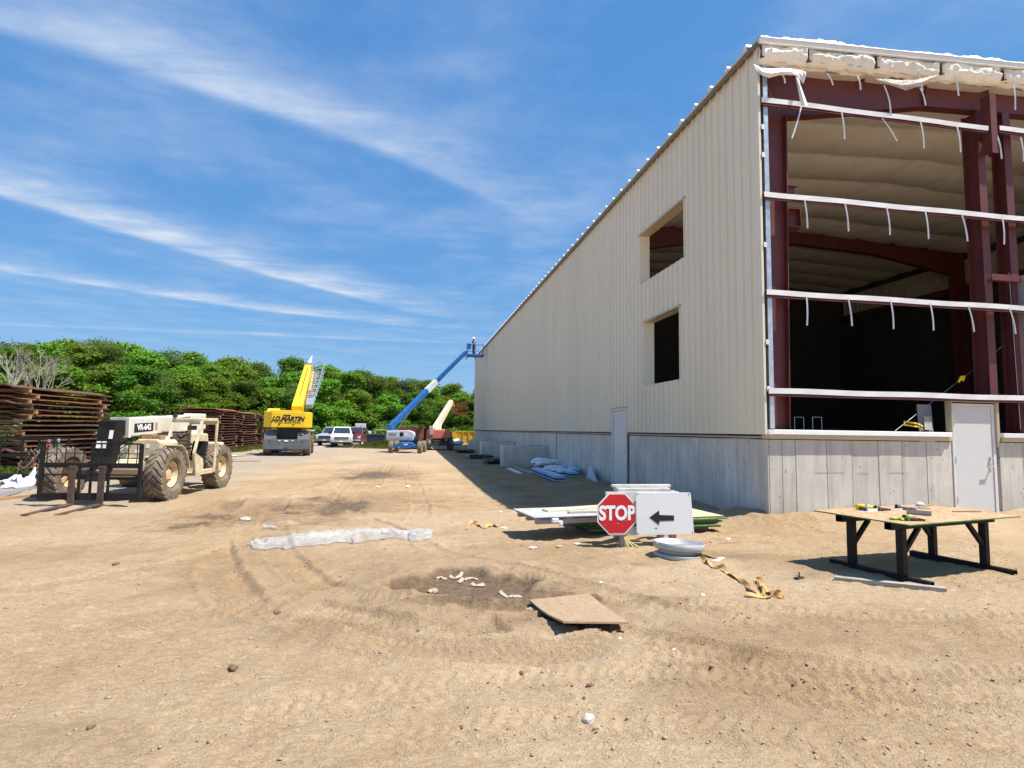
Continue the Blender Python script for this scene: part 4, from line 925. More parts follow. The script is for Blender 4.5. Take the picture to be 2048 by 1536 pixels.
def stack(cx, cy, Wd, L, n, pitch, where, seed):
    r_ = random.Random(seed); z = gz(cx - 0.5, cy + 1.5) - 0.02; meshes = []
    for q in range(3):
        o = sheet_mb(Wd, L, q * 2.1).build('steel_sheet', (M_RUST, M_RUST, M_RUSTO)[q], None, thick=0.045); meshes.append(o)
    bear = MB().box(-Wd + 0.05, -0.05, 0, 0.11, 0, pitch - 0.065).mesh('timber_bearer', M_TIMBER)
    for i in range(n):
        for yy in (0.55, L - 0.8) if i else (0.3, L / 2, L - 0.5):
            o = obj('timber_bearer', bear, None, (cx + r_.uniform(-0.06, 0.06), cy + yy + r_.uniform(-0.45, 0.45), z + i * pitch - (0.02 if i else 0)))
            tag(o, '%s spacer under the %s sheet from top, %s' % (('near' if yy < L / 3 else 'far' if yy > L * 0.6 else 'middle'), ('topmost' if i == n - 1 else ORD[min(n - 1 - i, 16)]), where), 'timber', 'spacer timbers of %s' % where)
        src = meshes[r_.choice([0, 0, 0, 1, 1, 2])]
        o = src.copy(); COL.objects.link(o)
        o.location = (cx + r_.uniform(-0.07, 0.07), cy + r_.uniform(-0.22, 0.22), z + (i + 1) * pitch - 0.07); o.rotation_euler = (0, 0, rad(r_.uniform(-0.8, 0.8)))
        k = n - 1 - i
        tag(o, '%s of %s' % (('topmost rusty steel sheet' if k == 0 else ORD[min(k, 16)] + ' rusty steel sheet from the top'), where), 'steel sheet', 'rusty steel sheets')
    for o in meshes: bpy.data.objects.remove(o)
stack(-13.25, 22.3, 2.6, 6.0, 17, 0.185, 'the tall stack at the left edge', 1)
stack(-13.1, 42.6, 2.65, 4.5, 16, 0.19, 'the nearest stack left of the crane', 2)
stack(-13.0, 47.4, 2.65, 5.2, 16, 0.185, 'the second stack left of the crane', 3)
stack(-12.9, 53.0, 2.65, 5.5, 16, 0.18, 'the farthest stack left of the crane', 4)

# ------------------------------------------------------------------ wheels
def wheel(parent, loc, R, Wd, rimR, rim_m, tread='lug', side=1, rz=0.0, tyre_m=None, n_lug=22, dark=M_DARK):
    """axis along local x, outboard face towards side*x"""
    s = side; h = Wd / 2
    rim = MB().lathe([(rimR, -h * 0.8 * s), (rimR, h * 0.62 * s), (rimR * 0.93, h * 0.70 * s), (rimR * 0.86, h * 0.45 * s), (rimR * 0.74, h * 0.18 * s), (rimR * 0.40, h * 0.12 * s), (rimR * 0.36, h * 0.36 * s), (0.001, h * 0.40 * s)], (0, 0, 0), (1, 0, 0), 24)
    wo = rim.build('wheel', rim_m, parent, smooth=False); wo.location = loc; wo.rotation_euler = (0, 0, rz)
    sw = R - rimR
    ty = MB().lathe([(rimR * 1.0, -h * 0.72), (rimR + sw * 0.25, -h * 0.98), (rimR + sw * 0.65, -h), (R * 0.94, -h * 0.93), (R * 0.955, -h * 0.5), (R * 0.965, 0), (R * 0.955, h * 0.5), (R * 0.94, h * 0.93), (rimR + sw * 0.65, h), (rimR + sw * 0.25, h * 0.98), (rimR * 1.0, h * 0.72)], (0, 0, 0), (1, 0, 0), 36)
    if tread == 'lug':
        lg = ty
        for i in range(n_lug):
            for sd in (-1, 1):
                a0 = 2 * PI * (i + (0.5 if sd > 0 else 0)) / n_lug; pts = []
                for t in (0.0, 0.34, 0.68, 1.0):
                    xx = sd * h * (0.04 + 0.96 * t); a = a0 + 0.34 * t * (0.6 + 0.4 * t); rr = R * (0.955 if t < 0.9 else 0.925); pts.append((xx, a, rr))
                wa = 0.60 * PI / n_lug; vs = []
                for xx, a, rr in pts:
                    for da, dr_ in ((-wa, -0.02), (-wa * 0.75, R * 0.045), (wa * 0.75, R * 0.045), (wa, -0.02)):
                        vs.append((xx, math.cos(a + da) * (rr + dr_), math.sin(a + da) * (rr + dr_)))
                fs = [(i_ * 4 + j, i_ * 4 + j + 1, i_ * 4 + j + 5, i_ * 4 + j + 4) for i_ in range(3) for j in range(3)] + [(0, 1, 2, 3), (12, 13, 14, 15)]
                # shoulder drop
                k = len(vs); xx, a, rr = pts[-1]
                for da, dr_ in ((-wa * 0.8, -R * 0.10), (wa * 0.8, -R * 0.10)): vs.append((xx * 1.005, math.cos(a + 0.05 + da) * (rr + dr_), math.sin(a + 0.05 + da) * (rr + dr_)))
                fs += [(13, 14, k + 1, k), (12, 13, k), (14, 15, k + 1)]
                lg.add(vs, fs)
    ty.build('tyre', tyre_m or M_TREAD, wo)
    mb = MB()
    for i in range(8): a = i * PI / 4; mb.lathe([(0.018, 0), (0.018, 0.02), (0.001, 0.022)], (h * 0.15 * s, rimR * 0.58 * math.cos(a), rimR * 0.58 * math.sin(a)), (s, 0, 0), 6)
    mb.build('wheel_nuts', dark, wo)['kind'] = 'stuff'
    return wo

# ------------------------------------------------------------------ telehandler
TH = thing('telehandler', 'cream open-cab telehandler with big lugged tyres and black fork carriage', 'telehandler', (-7.1, 15.68, gz(-6.0, 15.6) - 0.02), rad(-5))
tp_ = lambda nm, mb, m, par=None, **k: mb.build(nm, m, par or TH, **k)
for (x, y, rz, sd) in ((1.12, 0, 0.0, 1), (-1.28, 0.0, 0.0, -1), (1.12, 3.0, 0, 1), (-1.2, 3.0, 0, -1)):
    wheel(TH, (x, y, 0.64), 0.65, 0.42, 0.34, M_RIM, 'lug', sd, rz)
tp_('chassis', MB().box(-0.5, 0.5, -0.25, 3.7, 0.58, 1.0).box(-0.55, 0.6, 1.2, 3.4, 1.0, 1.28), M_CREAM, bevel=0.03)
tp_('axle', MB().bar((-1.0, 0, 0.62), (1.0, 0, 0.62), 0.2, 0.24), M_DARK, bevel=0.03); tp_('axle', MB().bar((-1.0, 3.0, 0.62), (1.0, 3.0, 0.62), 0.2, 0.24), M_DARK, bevel=0.03)
tp_('front_drum', MB().lathe([(0.001, -0.36), (0.15, -0.36), (0.165, -0.34), (0.165, 0.36), (0.15, 0.38), (0.001, 0.38)], (0.36, -0.30, 0.80), (1, 0, 0), 20), M_CREAM)
tp_('fuel_tank', MB().prism([(0.06, 1.02), (0.90, 1.02), (0.90, 1.42), (0.80, 1.50), (0.36, 1.50), (0.16, 1.36)], (0, 0.1, 0), (1, 0, 0), (0, 0, 1), (0, 0.9, 0)), M_CREAM, bevel=0.03)
tp_('data_plate', MB().box(0.56, 0.64, 0.092, 0.098, 1.28, 1.38), M_WHITE); tp_('data_plate', MB().box(0.30, 0.40, 0.092, 0.098, 1.15, 1.24), M_WHITE)
thm = Matrix.Translation(TH.location) @ Matrix.Rotation(rad(-5), 4, 'Z')
for k, (x0, x1, h_) in enumerate(((0.36, 0.62, 0.12), (0.64, 0.82, 0.10))):
    o = MB().box(-(x1 - x0) / 2, (x1 - x0) / 2, -0.14, 0.14, 0, h_).build('wood_block', M_TIMBER, None, bevel=0.005); o.location = thm @ Vector(((x0 + x1) / 2, 0.36, 1.501)); o.rotation_euler = (0, 0, rad(-5))
    tag(o, '%s brown wood block lying on the telehandler front tank' % ('longer', 'shorter')[k], 'wood block', 'wood blocks on the telehandler')
tp_('lift_ring', MB().tube([(0.72 + 0.09 * math.cos(a), -0.12, 0.98 + 0.09 * math.sin(a)) for a in np.linspace(0, 2 * PI, 13)], 0.03, 6), M_CREAM)
tp_('engine_hood', MB().prism([(0.95, 1.25), (0.95, 1.50), (1.25, 1.66), (3.5, 1.62), (3.6, 1.25)], (0.02, 0, 0), (0, 1, 0), (0, 0, 1), (0.58, 0, 0)), M_CREAM, bevel=0.04)
tp_('hood_grille', MB().box(0.04, 0.58, 0.93, 0.96, 1.28, 1.48).prism([(1.0, 1.535), (1.25, 1.668), (2.0, 1.655), (2.0, 1.675), (1.24, 1.69), (0.98, 1.55)], (0.05, 0, 0), (0, 1, 0), (0, 0, 1), (0.5, 0, 0)), M_BLACK)
boom = tp_('boom', MB().bar((0.12, -0.28, 1.785), (0.2, 3.75, 1.985), 0.42, 0.46), M_BOOM, bevel=0.03)
tp_('boom_rib', MB().bar((0.13, 1.35, 1.87), (0.133, 1.43, 1.874), 0.445, 0.485), M_BOOM, boom); tp_('boom_rib', MB().bar((0.115, -0.30, 1.785), (0.117, -0.2, 1.79), 0.445, 0.49), M_BOOM, boom)
tp_('boom_cap', MB().bar((0.2, 3.1, 2.19), (0.2, 3.75, 2.20), 0.4, 0.07), M_BOOM, boom, bevel=0.03)
tp_('model_plate', MB().add([(0.337, -0.06, 1.665), (0.353, 0.78, 1.705), (0.353, 0.78, 1.925), (0.337, -0.06, 1.885)], [(0, 1, 2, 3)]), M_SIGNBLACK, boom, thick=0.008)
obj('model_lettering', text_mesh('model_lettering', 'VR-642', 0.2, M_SIGNWHITE, 0.002, 0.006, 1.05), boom, (0.353, 0.36, 1.795), (PI / 2 - 0.0, rad(-2.7), PI / 2))
obj('maker_lettering', text_mesh('maker_lettering', 'J.D.MARTIN', 0.085, mat('letter_brown', (0.10, 0.06, 0.03), 0.6), 0.002, 0.002, 1.2), boom, (0.398, 2.45, 2.085), (PI / 2, rad(-2.8), PI / 2))
tp_('rust_patch', MB().add([(0.3545, 0.86, 1.72), (0.357, 0.98, 1.73), (0.357, 0.97, 1.94), (0.3545, 0.87, 1.93)], [(0, 1, 2, 3)]), mat_rust('rust_mark', (0.36, 0.14, 0.07), (0.55, 0.42, 0.3), (0.5, 0.2, 0.1)), boom, thick=0.004)
tp_('boom_nose', MB().bar((0.11, -0.75, 1.76), (0.118, -0.30, 1.785), 0.30, 0.36).prism([(-0.72, 1.95), (-0.52, 1.97), (-0.45, 1.55), (-0.6, 1.0), (-0.95, 0.55), (-1.12, 0.55), (-0.85, 1.1)], (-0.10, 0, 0), (0, 1, 0), (0, 0, 1), (0.40, 0, 0)), M_BLACK, boom, bevel=0.012)
for x, z in ((-0.02, 1.30), (0.1, 1.30)): tp_('decal', MB().bar((x, -0.835, z), (x, -0.81, z + 0.16), 0.1, 0.004, (0, 1, 0)), M_WHITE, boom)
tp_('decal', MB().bar((0.22, -0.80, 1.52), (0.22, -0.77, 1.72), 0.09, 0.004, (0, 1, 0)), M_WHITE, boom)
tp_('tilt_cylinder', MB().tube([(0.12, -1.05, 0.75), (0.12, -0.25, 1.15)], 0.05, 8), M_CHROME, boom); tp_('lift_cylinder', MB().tube([(0.25, 0.9, 1.05), (0.25, 2.0, 1.78)], 0.06, 8), M_DARK, boom)
# fork carriage with guard frame
FY = -1.3
fc = tp_('fork_carriage', MB().bar((-0.90, FY, 0.93), (1.20, FY, 0.93), 0.06, 0.11).bar((-0.90, FY, 0.24), (1.20, FY, 0.24), 0.07, 0.15), M_BLACK, bevel=0.008)
for x in (-0.90, 1.20): tp_('guard_post', MB().bar((x, FY - 0.002, 0.16), (x, FY - 0.002, 1.42), 0.075, 0.07, (0, 1, 0)), M_BLACK, fc, bevel=0.006)
tp_('guard_rail', MB().bar((-0.90, FY, 1.42), (1.20, FY, 1.42), 0.035, 0.035), M_BLACK, fc); tp_('guard_rail', MB().bar((-0.9, FY, 0.72), (1.2, FY, 0.72), 0.03, 0.03), M_BLACK, fc)
tp_('guard_rail', MB().bar((-0.9, FY, 1.2), (1.2, FY, 1.2), 0.014, 0.014), M_BLACK, fc)
for i in range(11):
    if i in (5,): tp_('guard_bar', MB().bar((0.15, FY, 0.24), (0.15, FY, 1.42), 0.05, 0.03, (0, 1, 0)), M_BLACK, fc)
    else: x = -0.90 + 2.1 * (i + 0.5) / 11; tp_('guard_bar', MB().tube([(x, FY, 0.98), (x + 0.015, FY - 0.01, 1.2), (x, FY, 1.41)], 0.011, 5), M_BLACK, fc)
for x in (-0.20, 0.42):
    fk = tp_('fork', MB().bar((x, FY - 0.07, 0.05), (x, FY - 0.07, 0.86), 0.13, 0.05, (0, 1, 0)).box(x - 0.075, x + 0.075, FY - 0.10, FY - 0.03, 0.86, 0.92).prism([(FY - 0.05, 0.095), (FY - 0.05, 0.045), (FY - 1.42, 0.03), (FY - 1.42, 0.045)], (x - 0.065, 0, 0), (0, 1, 0), (0, 0, 1), (0.13, 0, 0)), mat_rust('fork_steel', (0.05, 0.035, 0.03), (0.16, 0.085, 0.06), (0.22, 0.17, 0.14)), fc, bevel=0.006)
    tp_('fork_hanger', MB().bar((x + 0.12, FY - 0.02, 0.2), (x + 0.12, FY - 0.02, 0.95), 0.04, 0.05, (0, 1, 0)), M_BLACK, fc)
# open cab
cab = tp_('cab_floor', MB().box(0.62, 1.36, 1.0, 2.2, 0.52, 0.58).box(1.30, 1.36, 1.0, 2.2, 0.58, 0.66), M_CREAM, bevel=0.01)
tp_('cab_roof', MB().prism([(1.22, 1.99), (1.22, 2.06), (2.2, 2.08), (2.26, 2.0), (2.26, 1.9), (2.2, 1.9), (2.18, 1.99)], (0.60, 0, 0), (0, 1, 0), (0, 0, 1), (0.80, 0, 0)), M_CREAM, cab, bevel=0.012)
for x in (0.63, 1.37):
    tp_('front_post', MB().bar((x, 1.26, 2.0), (x, 0.88, 1.12), 0.065, 0.065).bar((x, 0.88, 1.14), (x, 1.02, 0.54), 0.065, 0.065), M_CREAM, cab, bevel=0.01)
    tp_('rear_post', MB().bar((x, 2.22, 1.92), (x, 2.2, 1.2), 0.06, 0.07).bar((x, 2.2, 1.22), (x, 2.16, 0.54), 0.06, 0.07), M_CREAM, cab, bevel=0.01)
tp_('roof_bar', MB().bar((0.66, 1.26, 1.97), (1.34, 1.26, 1.97), 0.05, 0.06), M_CREAM, cab)
tp_('front_panel', MB().prism([(0.88, 0.58), (0.86, 1.14), (1.02, 1.18), (1.05, 0.58)], (0.66, 0, 0), (0, 1, 0), (0, 0, 1), (0.5, 0, 0)), M_CREAM, cab, bevel=0.02)
tp_('fender', MB().grid([[(xx, 0.72 * math.cos(a) * -1, 0.64 + 0.76 * math.sin(a)) for xx in (0.92, 1.36)] for a in np.linspace(1.9, 3.0, 8)]), M_CREAM, cab, thick=0.02)
tp_('side_panel', MB().prism([(0.95, 1.15), (1.45, 0.95), (1.30, 0.58), (1.0, 0.58)], (1.35, 0, 0), (0, 1, 0), (0, 0, 1), (0.02, 0, 0)), M_CREAM, cab)
st = tp_('seat', MB().box(0.80, 1.22, 1.55, 2.0, 0.90, 1.02), M_BLACK, cab, bevel=0.04)
tp_('backrest', MB().bar((1.0, 1.98, 1.0), (1.0, 2.1, 1.42), 0.42, 0.1, (0, 1, 0)), M_BLACK, cab, bevel=0.04); tp_('seat_base', MB().box(0.85, 1.17, 1.6, 1.95, 0.58, 0.90), M_CREAM, cab)
swc = Vector((0.98, 1.18, 1.34)); ax = Vector((0, 0.55, 0.8)).normalized()
tp_('steering_wheel', MB().tube([swc + (Vector((1, 0, 0)) * math.cos(a) + ax.cross(Vector((1, 0, 0))) * math.sin(a)) * 0.2 for a in np.linspace(0, 2 * PI, 25)], 0.016, 6).bar(swc - Vector((0.19, 0, 0)), swc + Vector((0.19, 0, 0)), 0.02, 0.02).tube([swc, swc - ax * 0.35], 0.025, 6), M_BLACK, cab)
tp_('hydraulic_hose', MB().tube([(0.75, 1.0, 1.3), (0.7, 1.3, 1.62), (0.62, 1.7, 1.5), (0.66, 2.1, 1.62)], 0.022, 6), M_DARK, cab)
tp_('rear_upright', MB().prism([(2.5, 1.0), (2.6, 1.9), (3.3, 2.0), (3.5, 1.0)], (0.42, 0, 0), (0, 1, 0), (0, 0, 1), (0.08, 0, 0)).prism([(2.6, 1.0), (2.7, 1.9), (3.3, 2.0), (3.5, 1.0)], (-0.12, 0, 0), (0, 1, 0), (0, 0, 1), (0.08, 0, 0)), M_BOOM)
tp_('grab_rail', MB().tube([(1.40, 2.2, 1.0), (1.43, 2.2, 1.05), (1.43, 2.2, 1.35), (1.40, 2.2, 1.4)], 0.015, 6), M_CREAM, cab)
tp_('mirror', MB().box(0.95, 1.2, 1.34, 1.36, 1.74, 1.86), M_GLASS, cab, bevel=0.02)
for k in range(4): tp_('hydraulic_hose', MB().tube([(0.05 + 0.07 * k, 0.2, 1.52), (0.02 + 0.07 * k, -0.25, 1.42 - 0.03 * k), (0.06 + 0.05 * k, -0.55, 1.2), (0.05 + 0.06 * k, -0.8, 1.02)], 0.016, 6), M_DARK)
tp_('work_lamp', MB().lathe([(0.001, -0.02), (0.06, -0.02), (0.06, 0.03), (0.03, 0.06), (0.001, 0.06)], (0.68, 1.2, 2.12), (0, 1, 0), 12), M_DARK)
tp_('stabiliser_arm', MB().bar((0.5, -0.1, 0.7), (0.92, -0.1, 0.62), 0.12, 0.14).bar((-0.5, -0.1, 0.7), (-0.95, -0.1, 0.62), 0.12, 0.14), M_DARK, bevel=0.01)
tp_('fuel_cap', MB().lathe([(0.045, 0), (0.045, 0.05), (0.001, 0.05)], (0.8, 0.85, 1.5), (0, 0, 1), 12), M_BLACK)
tp_('exhaust_pipe', MB().tube([(-0.35, 1.6, 1.2), (-0.35, 1.6, 1.95), (-0.38, 1.72, 2.02)], 0.035, 8), M_DARK)
tp_('counterweight', MB().box(-0.8, 0.85, 3.72, 4.15, 0.6, 1.35), M_CREAM, bevel=0.06)

# ------------------------------------------------------------------ rough-terrain crane
CR = thing('mobile_crane', 'yellow rough-terrain crane seen from behind with raised boom and grey lattice jib', 'crane', (-7.72, 38.0, gz(-7.7, 38)), rad(6.5))
c_ = lambda nm, mb, m, par=None, **k: mb.build(nm, m, par or CR, **k)
rb_ = c_('rear_outrigger_box', MB().prism([(0, 1.05), (-0.10, 0.42), (0.5, 0.42), (0.5, 1.05)], (-1.36, 0, 0), (0, 1, 0), (0, 0, 1), (2.72, 0, 0)), M_CGREY, bevel=0.02)
for x in (-0.72, 0.55): c_('rib', MB().bar((x - 0.16, -0.13, 0.44), (x + 0.02, -0.03, 1.05), 0.05, 0.06, (0, 1, 0)), M_CGREY, rb_)
for x in (-0.42, 0.36): c_('tail_lamp', MB().box(x - 0.07, x + 0.07, -0.055, -0.02, 0.93, 1.0), M_LAMP, rb_)
for x in (-0.98, 0.95): c_('tail_lamp', MB().box(x - 0.05, x + 0.05, -0.055, -0.02, 0.93, 1.01), M_TAILRED, rb_)
c_('plate', MB().box(-0.13, 0.1, -0.06, -0.02, 0.91, 1.0), M_WHITE, rb_)
c_('tow_hitch', MB().box(-0.1, 0.06, -0.22, -0.05, 0.3, 0.52), M_DARK, rb_)
c_('chassis', MB().box(-0.75, 0.75, 0.5, 6.2, 0.55, 1.2), M_CGREY, bevel=0.03)
c_('underbody', MB().box(-0.9, 0.9, 0.5, 1.9, 0.3, 0.55), M_DARK)
c_('timber_pads', MB().box(0.2, 0.95, 0.2, 0.7, 0.22, 0.40), M_TIMBER)
for s in (-1, 1):
    c_('fender', MB().prism([(0.05, 1.05), (0.32, 1.55), (1.7, 1.62), (1.7, 1.5), (0.4, 1.45), (0.25, 1.05)], (s * 0.98 - 0.36, 0, 0), (0, 1, 0), (0, 0, 1), (0.72, 0, 0)), M_CGREY, bevel=0.02)
    c_('fender_deck', MB().box(s * 1.12 - 0.32, s * 1.12 + 0.32, 1.75, 5.2, 1.58, 1.66), M_CREAM)
    for y in (1.05, 4.9): wheel(CR, (s * 1.16, y, 0.72), 0.73, 0.5, 0.40, M_YEL, 'lug', s, 0.0, n_lug=20)
eng = c_('engine_housing', MB().box(-0.62, 0.62, 0.3, 2.0, 1.06, 1.78), M_DARK, bevel=0.02)
for i in range(6): c_('grille_slat', MB().box(-0.55, 0.55, 0.27, 0.30, 1.14 + i * 0.1, 1.18 + i * 0.1), M_BLACK, eng)
c_('step_frame', MB().tube([(0.68, 0.15, 1.06), (0.68, 0.15, 1.38), (0.98, 0.15, 1.38), (0.98, 0.15, 1.06)], 0.02, 6), M_GALV)
c_('exhaust', MB().tube([(0.82, 0.5, 1.1), (0.82, 0.5, 1.7)], 0.08, 8), M_DARK)
c_('turret', MB().lathe([(0.85, 1.62), (0.85, 1.82), (0.001, 1.82)], (0, 2.6, 0), (0, 0, 1), 20), M_DARK)
cw = c_('counterweight', MB().prism([(-1.42, 0.30), (-0.92, 0.0), (1.02, 0.0), (1.44, 0.14), (1.44, 1.1), (-1.42, 1.1)], (0, 0, 1.80), (1, 0, 0), (0, 1, 0), (0, 0, 0.98)), M_YEL, bevel=0.03)
c_('cap', MB().box(-1.0, 0.75, 0.05, 1.0, 2.78, 2.88), M_YEL, cw, bevel=0.03)
obj('lettering', text_mesh('lettering', 'J.D.MARTIN', 0.40, M_SIGNBLACK, 0.004, 0.022, 0.92, 0.32), cw, (0.03, -0.008, 2.33), (PI / 2, 0, 0))
obj('small_lettering', text_mesh('small_lettering', 'STEEL ERECTORS', 0.155, M_SIGNBLACK, 0.004, 0.0, 1.30, 0.32), cw, (0.0, -0.008, 2.10), (PI / 2, 0, 0))
c_('plate', MB().box(-0.25, 0.18, -0.012, 0.0, 2.52, 2.60), M_SIGNBLACK, cw)
for x in (-0.48, 0.36): c_('eyelet', MB().lathe([(0.001, -0.02), (0.05, -0.02), (0.05, 0.01)], (x, 0, 1.98), (0, 1, 0), 10), M_SIGNBLACK, cw)
sup = c_('superstructure', MB().box(-0.9, 0.9, 1.1, 3.6, 1.82, 2.5), M_YEL, bevel=0.04)
c_('operator_cab', MB().prism([(1.6, 1.82), (1.6, 2.9), (2.3, 3.05), (3.2, 2.9), (3.5, 1.82)], (-1.45, 0, 0), (0, 1, 0), (0, 0, 1), (0.75, 0, 0)), M_YEL, sup, bevel=0.04)
c_('access_post', MB().prism([(0.88, 1.80), (1.16, 1.80), (1.06, 1.2), (0.98, 1.2)], (0, 0.9, 0), (1, 0, 0), (0, 0, 1), (0, 0.1, 0)), M_YEL, sup)
crm = Matrix.Translation(CR.location) @ Matrix.Rotation(rad(6.5), 4, 'Z'); inv = crm.inverted()
def cl(px, py, Y): return inv @ at(px, py, Y)
b0, b1 = cl(594, 822, 40.2), cl(617, 736, 48.5)
bm_ = c_('boom', MB().bar(b0, b1, 0.70, 0.72, (0, 0, 1), 0.58, 0.58), M_YEL, bevel=0.03)
dv = (b1 - b0).normalized(); upv = Vector((1, 0, 0)).cross(dv).normalized()
for t0, t1, w in ((0.12, 0.9, 0.03),): c_('grease_track', MB().bar(b0.lerp(b1, t0) + upv * 0.34, b0.lerp(b1, t1) + upv * 0.30, 0.07, 0.02, upv), mat('grease', (0.22, 0.10, 0.03), 0.5), bm_)
c_('boom_side_box', MB().bar(b0.lerp(b1, 0.42) + Vector((0.46, 0, -0.1)), b0.lerp(b1, 0.9) + Vector((0.4, 0, -0.1)), 0.24, 0.34), M_YEL, bm_, bevel=0.02)
c_('bracket', MB().bar(b0.lerp(b1, 0.42) + Vector((0.3, 0, -0.1)), b0.lerp(b1, 0.42) + Vector((0.9, 0, -0.1)), 0.3, 0.3), M_ORANGE, bm_)
b2 = b1 + dv * 0.7
c_('inner_section', MB().bar(b1, b2, 0.44, 0.42), M_CGREY, bm_); c_('sheave', MB().lathe([(0.001, -0.05), (0.2, -0.05), (0.17, 0), (0.2, 0.05), (0.001, 0.05)], b2 + upv * 0.15 - Vector((0.05, 0, 0)), (1, 0, 0), 14), M_GALV, bm_)
tipp = cl(624, 712, 50.2)
c_('boom_tip', MB().bar(b2, tipp, 0.34, 0.3, (0, 0, 1), 0.05, 0.05), M_BOOM, bm_)
c_('lift_ram', MB().tube([(0.05, 4.3, 1.9), b0.lerp(b1, 0.55) - upv * 0.3], 0.13, 10), M_CHROME, bm_)
j0, j1 = cl(618, 812, 41.3), cl(638, 733, 48.4)
jd = (j1 - j0).normalized(); ju = Vector((1, 0, 0)).cross(jd).normalized(); jb = c_('lattice_jib', MB().bar(j0 - jd * 0.1, j0 + jd * 1.0, 0.42, 0.3), M_JIB)
ch = []
for sx, su in ((-1, 1), (1, 1), (-1, -1), (1, -1)):
    p, q = j0 + Vector((0.2 * sx, 0, 0)) + ju * 0.12 * su, j1 + Vector((0.44 * sx, 0, 0)) + ju * 0.36 * su; ch.append((p, q)); c_('chord', MB().tube([p, q], 0.035, 6), M_JIB, jb)
lc = MB()
for i in range(9):
    t, t2 = 0.1 + i * 0.1, 0.15 + i * 0.1
    for a, b in ((0, 1), (1, 3), (3, 2), (2, 0)): lc.tube([ch[a][0].lerp(ch[a][1], t), ch[b][0].lerp(ch[b][1], t2)], 0.018, 4); lc.tube([ch[b][0].lerp(ch[b][1], t2), ch[a][0].lerp(ch[a][1], t + 0.1)], 0.018, 4)
lc.build('lacing', M_JIB, jb)['kind'] = 'stuff'
c_('head_strut', MB().tube([ch[0][1], ch[1][1]], 0.04, 6), M_JIB, jb)
for i in range(14): p = j0.lerp(j1, 0.16 + i * 0.048); c_('walkway_slat', MB().bar(p - Vector((0.15, 0, 0)), p + Vector((0.15, 0, 0)), 0.18, 0.03, ju), M_GALV, jb)
# ------------------------------------------------------------------ parked vehicles
def truck(label, cat, name, loc, rz, paint, kind='pickup', grp='vehicles parked by the wood'):
    t = thing(name, label, cat, loc, rz, grp); b = lambda nm, mb, m, par=None, **k: mb.build(nm, m, par or t, **k)
    L = 5.7 if kind == 'pickup' else 4.9; w = 0.97
    body = b('body', MB().prism([(0.02, 0.50), (0.0, 0.98), (0.10, 1.13), (1.30, 1.24), (L - 0.02, 1.22), (L, 0.55), (L - 0.9, 0.45), (0.6, 0.42)], (-w, 0, 0), (0, 1, 0), (0, 0, 1), (2 * w, 0, 0)), paint, bevel=0.07, seg=3)
    y0, y1, t0, t1 = (1.28, 3.85, 2.0, 3.55) if kind == 'pickup' else (1.28, 4.85, 2.0, 4.6)
    def fr(zb, zt, g, ya, yb, ta, tb):
        wb, wt = 0.93 + g, 0.74 + g
        return [(-wb, ya, zb), (wb, ya, zb), (wb, yb, zb), (-wb, yb, zb), (-wt, ta, zt), (wt, ta, zt), (wt, tb, zt), (-wt, tb, zt)]
    cabin = b('cabin', MB().add(fr(1.20, 1.92, 0, y0, y1, t0, t1), [(0, 3, 2, 1), (4, 5, 6, 7), (0, 1, 5, 4), (1, 2, 6, 5), (2, 3, 7, 6), (3, 0, 4, 7)]), paint, t, bevel=0.06, seg=3)
    F = [Vector(v) for v in fr(1.20, 1.92, 0, y0, y1, t0, t1)]
    def pane(nm, a, b_, c, d, m0, m1, off):
        P = lambda s, r: F[a].lerp(F[b_], s).lerp(F[d].lerp(F[c], s), r) + Vector(off)
        b(nm, MB().add([P(m0, 0.12), P(m1, 0.12), P(m1, 0.86), P(m0, 0.86)], [(0, 1, 2, 3)]), M_GLASS, cabin, thick=0.012)
    pane('windscreen', 0, 1, 5, 4, 0.07, 0.93, (0, -0.012, 0.006))
    for (a, b_, c, d), off in (((1, 2, 6, 5), (0.012, 0, 0.004)), ((3, 0, 4, 7), (-0.012, 0, 0.004))):
        pane('side_window', a, b_, c, d, 0.10, 0.48, off); pane('side_window', a, b_, c, d, 0.54, 0.9, off)
    gr_ = b('grille', MB().box(-0.62, 0.62, -0.03, 0.03, 0.74, 1.0), M_BLACK, t, bevel=0.02)
    for z in (0.81, 0.92): b('grille_bar', MB().box(-0.56, 0.56, -0.05, -0.031, z - 0.018, z + 0.018), M_CHROME, gr_)
    for s in (-1, 1):
        b('headlight', MB().box(s * 0.79 - 0.15, s * 0.79 + 0.15, -0.025, 0.06, 0.78, 0.99), M_LAMP, body, bevel=0.02)
        b('mirror', MB().box(s * 1.10 - 0.11, s * 1.10 + 0.11, 1.45, 1.53, 1.24, 1.46), M_BLACK, body, bevel=0.02)
        b('door_seam', MB().box(s * (w + 0.001) - 0.004, s * (w + 0.001) + 0.004, 2.48, 2.495, 0.55, 1.2), M_BLACK, body)
        b('tail_lamp', MB().box(s * 0.86 - 0.07, s * 0.86 + 0.07, L - 0.02, L + 0.015, 0.85, 1.2), M_TAILRED, body)
        for y in (0.95, L - 1.15): wheel(t, (s * 0.84, y, 0.40), 0.41, 0.26, 0.24, M_CHROME, 'plain', s, tyre_m=M_RUBBER)
    bp = b('bumper', MB().box(-0.98, 0.98, -0.12, 0.06, 0.50, 0.68), M_CHROME, t, bevel=0.03); b('valance', MB().box(-0.85, 0.85, -0.09, 0.08, 0.34, 0.49), M_BLACK, bp, bevel=0.02)
    b('number_plate', MB().box(-0.16, 0.16, -0.135, -0.122, 0.52, 0.64), M_WHITE, bp)
    if kind == 'pickup': b('bed_floor', MB().box(-0.82, 0.82, 3.95, L - 0.1, 1.225, 1.235), M_BLACK, body)
    return t
